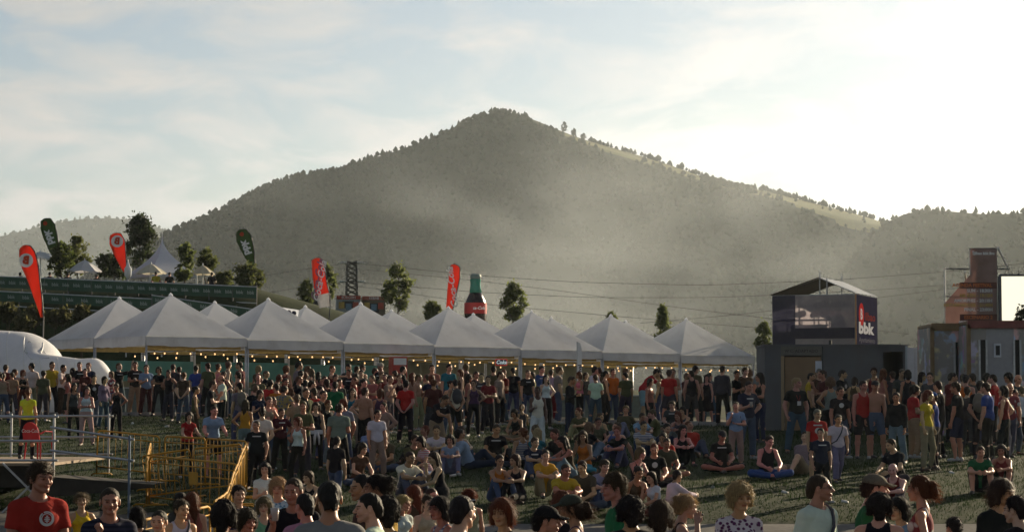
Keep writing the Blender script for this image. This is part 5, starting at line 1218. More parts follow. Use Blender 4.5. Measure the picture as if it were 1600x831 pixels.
def containers():
    def graffiti():
        m = bpy.data.materials.new('graffiti_panel'); nt, n, L, p = nodes_of(m); tc = n.new('ShaderNodeTexCoord'); v = n.new('ShaderNodeTexVoronoi'); v.inputs['Scale'].default_value = 1.5; v.inputs['Randomness'].default_value = 1
        nz = n.new('ShaderNodeTexNoise'); nz.inputs['Scale'].default_value = 2.2; nz.inputs['Detail'].default_value = 3; L.new(tc.outputs['Object'], nz.inputs['Vector']); ad = n.new('ShaderNodeMixRGB'); ad.blend_type = 'ADD'; ad.inputs[0].default_value = .8; L.new(tc.outputs['Object'], ad.inputs[1]); L.new(nz.outputs['Color'], ad.inputs[2]); L.new(ad.outputs[0], v.inputs['Vector'])
        hs = n.new('ShaderNodeHueSaturation'); hs.inputs['Saturation'].default_value = .55; hs.inputs['Value'].default_value = .75; L.new(v.outputs['Color'], hs.inputs['Color']); mx = n.new('ShaderNodeMixRGB'); mx.inputs[2].default_value = (.28, .265, .24, 1)
        r = n.new('ShaderNodeValToRGB'); r.color_ramp.elements[0].position = .42; r.color_ramp.elements[1].position = .50; L.new(nz.outputs[0], r.inputs[0]); L.new(r.outputs[0], mx.inputs[0]); L.new(hs.outputs[0], mx.inputs[1]); L.new(mx.outputs[0], p.inputs['Base Color']); p.inputs['Roughness'].default_value = .7
        return m
    G = graffiti(); TR = mat('container_trim', (.20, .13, .06), .6, var=.3, vscale=4, dirt=.3); RB = mat('container_red', (.20, .06, .05), .6, var=.3, vscale=3); BL = mat('pale_panel', (.32, .32, .33), .7, var=.1, dirt=.2)
    for i, (x0, x1, yt, Y, lab) in enumerate(((1456, 1512, 511, 70, 'graffiti covered container with ochre frame, left of the pair'), (1513, 1640, 507, 68.5, 'graffiti covered container with red fascia and doors at right edge'))):
        a, b = at(x0, yt, Y), at(x1, yt, Y); cx = (a.x+b.x)/2; gz = ground(cx, Y); w = b.x-a.x; h = a.z-gz; r = empty('container', (cx, Y, gz), 0, label=lab, cat='container', group='graffiti containers'); X = lambda px: (px-800)/F*Y-cx
        doors = [(1491, 1500)] if i == 0 else [(1530, 1541), (1584, 1594), (1618, 1628)]
        edges = [-w/2]; 
        for p0, p1 in doors: edges += [X(p0), X(p1)]
        edges.append(w/2)
        for k in range(0, len(edges), 2): MB().box(((edges[k]+edges[k+1])/2, .04, h/2), (edges[k+1]-edges[k], .08, h)).build('wall_panel', G if k != 2 else BL, r)
        for p0, p1 in doors:
            MB().box(((X(p0)+X(p1))/2, .04, h-.22), (X(p1)-X(p0), .078, .44)).build('wall_panel', G, r); MB().box(((X(p0)+X(p1))/2, .16, h/2-.2), (X(p1)-X(p0), .03, h-.44)).build('doorway', SOCK, r)
            for e in (X(p0), X(p1)): MB().box((e, -.012, (h-.44)/2), (.05, .06, h-.44)).build('door_frame', STEEL, r)
        MB().box((0, -.02, h+.0), (w+.05, .14, .22)).build('fascia', TR if i == 0 else RB, r); MB().box((0, 1.25, h+.06), (w, 2.5, .08)).build('roof', TR, r)
        for s in (-1, 1): MB().box((s*(w/2-.03), 1.25, h/2), (.06, 2.4, h-.01)).build('side_wall', G, r); MB().box((s*(w/2+.0), -.03, h/2), (.11, .12, h)).build('corner_post', TR, r)
        MB().box((0, 2.5, h/2), (w, .05, h)).build('rear_wall', TR, r)
        if i: MB().box((X(1558), -.03, h-.75), (.20, .08, .40)).build('window', PAPER, r); MB().box((X(1558), -.075, h-.75), (.12, .02, .28)).build('pane', SOCK, r)
containers()
def screen_tower():
    Y = 98; r = empty('timetable_tower', (at(1520, 510, Y).x, Y, ground(at(1520, 510, Y).x, Y)), 0, label='scaffold with timetable banner listing show times at upper right', cat='billboard'); o = Vector(r.location); S = lambda px, py: at(px, py, Y)-o
    BAN = mat('timetable_cloth', (.40, .29, .26), .95, var=.3, vscale=1.1, transl=.5, spec=.02); OR = mat('print_orange', (.60, .17, .05), .7); YE = mat('print_yellow', (.58, .42, .14), .7); OB = mat('timetable_band', (.13, .05, .04), .75)
    m = MB(); m.slab([(S(*p).x, S(*p).z) for p in ((1478, 509), (1557, 509), (1559, 440), (1559, 389), (1518, 388), (1518, 428), (1478, 472))], .03); m.build('banner', BAN, r)
    lines = [('AGENDA FESTIVAL', 1538, 446, 6.4, OR), ('SUM - 18:30H', 1532, 454.5, 6, FPRT), ('MR KEN - 19:15H', 1528, 462, 6, YE), ('AMORPHIS - 20:10H', 1523, 470, 6, FPRT), ('METAMORFOSIS - 21:40H', 1517, 477, 6, YE), ('FINAL - 23:00H', 1531, 484, 6, FPRT), ('ESCENARIO 2', 1535, 496, 6.4, OR), ('PRIMERA - 18:00H', 1529, 504, 6, FPRT)]
    for p0, y in ((1558, 446), (1558, 496)): MB().box((S((1500+p0)/2, y).x, -.03, S(0, y).z), (58/F*Y, .02, .26)).build('band', OB, r)
    for t, px, py, sz, m in lines:
        me = text_mesh(t, sz*1.15/F*Y, bold=.008).copy(); me.materials.append(m); wd = max(v.co.x for v in me.vertices)-min(v.co.x for v in me.vertices); p = S(1551, py); link('lettering', me, None, r, loc=(p.x-wd/2, -.05, p.z), rot=(R(90), 0, 0))
    text_on(r, 'Bilbao bbk live', FPRT, S(1538, 396)+Vector((0, -.05, 0)), 5.8/F*Y, bold=.012)
    gz = 0.0
    for px in (1478, 1518, 1559): MB().bar((S(px, 500).x, .1, 0), (S(px, 500).x, .1, S(0, 388 if px > 1500 else 418).z), .035, 6).build('standard', STEEL, r)
    for py in (388, 420, 463, 508): MB().bar(S(1478 if py > 400 else 1518, py)+Vector((0, .1, 0)), S(1580 if py == 420 else 1560, py-(0))+Vector((0, .1, 0)), .028, 6).build('ledger', DARKST, r)
    for (a, b) in (((1560, 387), (1583, 421)), ((1521, 393), (1540, 424)), ((1508, 425), (1516, 440))): MB().bar(S(*a)+Vector((0, -.12, 0)), S(*b)+Vector((0, .7, 0)), .04, 8).build('stay', WHT, r)
    # the big screen next to it
    Y2 = 96; q0 = at(1563, 432, Y2); r2 = empty('stage_screen', (q0.x, Y2, ground(q0.x, Y2)), R(-4), label='glowing white video screen at the right edge', cat='screen'); o2 = Vector(r2.location); zt = q0.z-o2.z; zb = at(1563, 506, Y2).z-o2.z; W = 3.4
    LED = mat('screen_glow', (.9, .9, .8), .5, emit=((1.0, .93, .70), .55)); MB().box((W/2+.08, 0, (zt+zb)/2), (W, .08, zt-zb)).build('screen', LED, r2)
    for x in (0, W+.16): MB().box((x, .05, zt/2), (.12, .2, zt)).build('mast', DARKST, r2)
    for z in (zt+.05, zb-.05): MB().box((W/2+.08, .05, z), (W+.16, .2, .1)).build('frame_beam', DARKST, r2)
    for k in range(4): MB().box((W*(k+.5)/4+.05, .14, (zt+zb)/2), (W/4-.04, .06, zt-zb-.1)).build('backing_panel', SOCK, r2)
screen_tower()
place_tree(1597, 484, 512, 90, 22, 'dark branch tips poking up before the video screen', seed=41, n=500, c=(.03, .04, .015), ls=.10)
# unseen structure added beyond the right edge to shade the slope
def shade_blocker():
    x0, Y = 24.5, 100; gz = ground(x0, Y); r = empty('shade_blocker', (x0+8, Y, gz), R(-8), label='large dark structure added unseen beyond the right edge to shade the slope', cat='shade_blocker')
    BLK = mat('blocker_black', (.02, .02, .022), .8, var=.15)
    for sx in (-7.5, 7.5):
        for sy in (-4, 4): MB().box((sx, sy, 6.5), (.6, .6, 13)).build('mast', DARKST, r)
    MB().box((0, 0, .8), (16, 9, 1.6)).build('deck', BLK, r); MB().box((0, 4.2, 6), (15, .2, 11)).build('blocker_back', BLK, r)
    for s in (-1, 1): MB().box((s*7.6, 0, 6), (.15, 8, 10)).build('blocker_side', BLK, r)
    m = MB()
    for k in range(10):
        a, b = -8.4+16.8*k/10, -8.4+16.8*(k+1)/10; za, zb = 13+1.8*math.cos((k-5)/5*1.4), 13+1.8*math.cos((k-4)/5*1.4); m.poly([(a, -5.2, za), (b, -5.2, zb), (b, 5.2, zb), (a, 5.2, za)])
    m.build('roof', BLK, r)
shade_blocker()

# ---------------------------------------------------------------- yellow crowd barriers, scaffold platform on the left
YEL = mat('barrier_yellow', (.42, .215, .015), .65, var=.18, vscale=5, spec=.25, dirt=.2)
def barrier_meshes(L):
    H = 1.1; m = MB(); c = .10
    fr = [(-L/2, 0, .05), (-L/2, 0, H-c), (-L/2+c*.3, 0, H-c*.3), (-L/2+c, 0, H), (L/2-c, 0, H), (L/2-c*.3, 0, H-c*.3), (L/2, 0, H-c), (L/2, 0, .05)]
    m.tube(fr, .021, 8); return m.mesh('frame', YEL, True)
_bar = {'frame': barrier_meshes(2.3), 'rail': MB().bar((-1.15, 0, .22), (1.15, 0, .22), .017, 6).mesh('rail', YEL, True), 'upper_rail': MB().bar((-1.15, 0, .96), (1.15, 0, .96), .012, 6).mesh('upper_rail', YEL, True), 'bar': MB().bar((0, 0, .22), (0, 0, 1.09), .005, 6).mesh('bar', YEL, True), 'foot': MB().tube([(0, -.30, .02), (0, -.24, .06), (0, .24, .06), (0, .30, .02)], .019, 6).mesh('foot', YEL, True), 'plate': MB().box((0, 0, .72), (.42, .012, .26)).mesh('name_plate', YEL)}
nbar = [0]
def barrier(a, b, label, plate=False):
    d = b-a; r = empty('crowd_barrier', (a+b)/2, math.atan2(d.y, d.x), label=label, cat='barrier', group='yellow crowd barriers'); r.rotation_euler.y = -math.atan2(d.z, math.hypot(d.x, d.y)); sx = d.length/2.34
    for k in ('frame', 'rail', 'upper_rail'): link(k, _bar[k], None, r, sc=(sx, 1, 1))
    for i in range(9): link('bar', _bar['bar'], None, r, loc=((-1.15+2.3*(i+1)/10)*sx, 0, 0))
    for s in (-1, 1): link('foot', _bar['foot'], None, r, loc=(s*.95*sx, 0, 0))
    if plate: link('name_plate', _bar['plate'], None, r, loc=(.1, -.015, 0))
def gp(px, py, h=1.1):
    Y = solve_depth(px, py, h); x = (px-800)/F*Y; return Vector((x, Y, ground(x, Y)))
def run(p, q, n, labels):
    for i in range(n): barrier(lerp(p, q, i/n), lerp(p, q, (i+1)/n), labels[i] if i < len(labels) else labels[-1])
barrier(gp(152, 671), gp(250, 682), 'yellow barrier right of the ramp in front of sunlit grass')
barrier(gp(258, 681), gp(322, 685), 'yellow barrier the person in red leans on'); barrier(gp(322, 685), gp(386, 689), 'yellow barrier in front of person in light grey shirt')
barrier(gp(234, 711), gp(374, 723), 'yellow barrier with name plate nearest the slope centre', True)
barrier(gp(234, 711), gp(310, 701), 'yellow barrier slanting back, left half of the pen'); barrier(gp(310, 701), gp(386, 693), 'yellow barrier slanting back, right half of the pen')
barrier(gp(231, 716), gp(237, 690), 'yellow barrier seen end-on at the left of the pen')
F0, F1 = gp(387, 692), gp(337, 782); nrun = 9
for i in range(nrun):
    a_, b_ = lerp(F0, F1, i/nrun), lerp(F0, F1, (i+1)/nrun); a_.z = ground(a_.x, a_.y); b_.z = ground(b_.x, b_.y); barrier(a_, b_, 'yellow barrier in the line running towards the camera, %s from the back' % ORD[i])
barrier(gp(218, 812), gp(331, 789), 'low yellow barrier in front of the pen, beside foreground crowd')
barrier(gp(95, 822), gp(140, 815), 'yellow barrier partly hidden behind the striped polo shirt')
PLY = mat('deck_plywood', (.26, .20, .14), .85, var=.2, vscale=3, dirt=.3); SHADE_RAMP = mat('deck_shade_and_ramp', (.030, .026, .020), .9, var=.3)
def platform():
    Y0, Y1 = 51.5, 58.5; xr = at(86, 700, Y0).x; zd = 1.05; r = empty('access_platform', (xr, Y0, ground(xr, Y0)), 0, label='scaffold viewing platform with tube handrails and ramp at left', cat='platform'); o = Vector(r.location); z = zd-o.z
    for k in range(6): MB().box((-.75-1.35*k, (Y1-Y0)/2, z-.03), (1.33, Y1-Y0, .06)).build('deck_board', PLY, r)
    MB().box((-4.2, .25, z-.28), (8.3, .04, .5)).build('skirt', SHADE_RAMP, r)  # dark sheet standing in for the shade under the open deck
    for x in (0, -2.4, -4.8, -7.2):
        for y in (0, Y1-Y0): MB().bar((x, y, -.3), (x, y, z+1.06), .030, 8).build('post', STEEL, r)
        MB().bar((x, 0, 0), (x-1.1, -.02, z), .026, 6).build('brace', STEEL, r); MB().bar((x-1.1, 0, 0), (x, -.03, z), .026, 6).build('brace', STEEL, r)
    for h in (1.0, .48, .06):
        MB().bar((.1, -.04, z+h), (-8.4, -.04, z+h), .026, 8).build('rail', STEEL, r); MB().bar((.1, Y1-Y0+.04, z+h), (-8.4, Y1-Y0+.04, z+h), .026, 8).build('rail', STEEL, r)
    # ramp down to the right
    e = at(204, 752, 50.5)-o; zr = e.z
    for yo in (0.0,):
        MB().bar((.02, yo-.5, at(0, 667, 51).z-o.z), (e.x+.1, yo-1.0, at(0, 686, 50.5).z-o.z), .026, 8).build('rail', STEEL, r); MB().bar((.02, yo-.5, at(0, 703, 51).z-o.z), (e.x+.1, yo-1.0, at(0, 719, 50.5).z-o.z), .026, 8).build('rail', STEEL, r); MB().bar((e.x, yo-1.0, -.35), (e.x, yo-1.0, at(0, 680, 50.5).z-o.z), .028, 8).build('post', mat('blue_post', (.10, .14, .20), .5, metal=.5), r)
    m = MB(); m.poly([(0, -.5, z-.28), (e.x+.5, -1.0, zr-.05), (e.x+.5, .7, zr-.05), (0, 1.2, z-.28)]); m.poly([(0, -.5, z-.72), (e.x+.5, -1.0, zr-.12), (e.x+.5, -1.0, zr-.05), (0, -.5, z-.28)]); m.build('ramp', SHADE_RAMP, r)
    MB().bar((.0, -.06, .12), (.0, -.06, .42), .036, 8).build('red_band', RED, r)
platform()
# red plastic chair on the deck
def chair():
    Yc = 54.5; p = at(63, 715, Yc); r = empty('plastic_chair', (p.x, Yc, 1.055), R(150), label='red plastic chair on the platform beside the steward', cat='chair'); CH = mat('red_plastic', (.50, .02, .03), .35, var=.06)
    m = MB(); V = []; Q = []
    for i in range(9):
        for j in range(7): x = -.24+.48*j/6; y = -.22+.44*i/8; V.append((x, y, .44-.025*math.sin(math.pi*i/8)*math.sin(math.pi*j/6)))
    V += [(a, b, c-.025) for a, b, c in V]; n = 63
    for i in range(8):
        for j in range(6): q = i*7+j; Q.append((q, q+1, q+8, q+7)); Q.append((n+q+7, n+q+8, n+q+1, n+q))
    for i in range(8): Q.append((i*7, i*7+7, n+i*7+7, n+i*7)); Q.append((i*7+13, i*7+6, n+i*7+6, n+i*7+13))
    for j in range(6): Q.append((j+1, j, n+j, n+j+1)); Q.append((56+j, 57+j, n+57+j, n+56+j))
    link('seat', np_mesh('seat', V, Q), CH, r)
    m = MB(); o = [(math.cos(t*math.pi/12)*.24, .62+math.sin(t*math.pi/12)*.26) for t in range(13)]; m.slab([(.24, .42)]+o+[(-.24, .42)], .03); b = m.build('backrest', CH, r, loc=(0, .24, 0)); b.rotation_euler = (R(-10), 0, 0); b.location = (0, .17, 0.0)
    text_on(b, 'Coca-Cola', FPRT, (0, .03, .68), .12, rot=(R(90), 0, R(180)), shear=.3)
    for sx in (-1, 1):
        for sy in (-1, 1): MB().bar((sx*.21, sy*.19, .43), (sx*.24, sy*.23, 0), .022, 6, .017).build('leg', CH, r)
        MB().tube([(sx*.25, -.18, .43), (sx*.27, -.16, .64), (sx*.27, .12, .66), (sx*.25, .24, .60)], .018, 6).build('armrest', CH, r)
chair()
# ---------------------------------------------------------------- the crowd
CC = {'black': (.014, .014, .016), 'white': (.62, .62, .62), 'grey': (.20, .20, .21), 'dgrey': (.055, .055, .06), 'red': (.40, .025, .022), 'dred': (.16, .02, .02), 'maroon': (.075, .018, .02), 'blue': (.035, .075, .28), 'lblue': (.22, .33, .46),
      'navy': (.018, .024, .055), 'teal': (.03, .17, .21), 'turq': (.05, .30, .42), 'green': (.02, .14, .055), 'lgreen': (.16, .36, .23), 'olive': (.085, .08, .045), 'khaki': (.28, .23, .15), 'beige': (.40, .34, .25), 'tan': (.32, .22, .15), 'brown': (.075, .045, .028),
      'yellow': (.52, .36, .03), 'mustard': (.44, .25, .03), 'orange': (.52, .13, .02), 'purple': (.07, .035, .085), 'lilac': (.33, .28, .36), 'pink': (.50, .18, .24), 'denim': (.060, .085, .14), 'ldenim': (.15, .19, .26), 'hivis': (.55, .75, .04), 'salmon': (.36, .13, .10), 'print': (.45, .40, .40)}
CW = {'dgrey': 'dark grey', 'dred': 'dark red', 'lblue': 'light blue', 'turq': 'turquoise', 'lgreen': 'pale green', 'denim': 'blue', 'ldenim': 'pale blue', 'hivis': 'fluorescent yellow', 'mustard': 'golden', 'print': 'patterned'}
HC = {'db': (.016, .011, .009), 'br': (.045, .026, .015), 'lb': (.12, .075, .04), 'bl': (.34, .23, .11), 'rd': (.13, .035, .014), 'gy': (.16, .15, .14)}
TW = {'tee': 'T-shirt', 'long': 'long-sleeved top', 'polo': 'polo shirt', 'shirt': 'shirt', 'tank': 'tank top', 'dress': 'dress', 'jacket': 'jacket'}
BW_ = {'trouser': 'trousers', 'shorts': 'shorts', 'skirt': 'skirt', 'capri': 'capri trousers'}
HW = {'short': 'short-haired', 'crop': 'crop-haired', 'mop': 'tousle-haired', 'curly': 'curly-haired', 'bob': 'bob-haired', 'long': 'long-haired', 'pony': 'ponytailed', 'bun': 'bun-haired', 'bald': 'balding', 'cap': 'capped', 'hat': 'hatted'}
SKINS = [(.46, .245, .15), (.52, .29, .185), (.40, .20, .12), (.55, .33, .22), (.35, .17, .10)]
DARKSK = (.09, .045, .03)
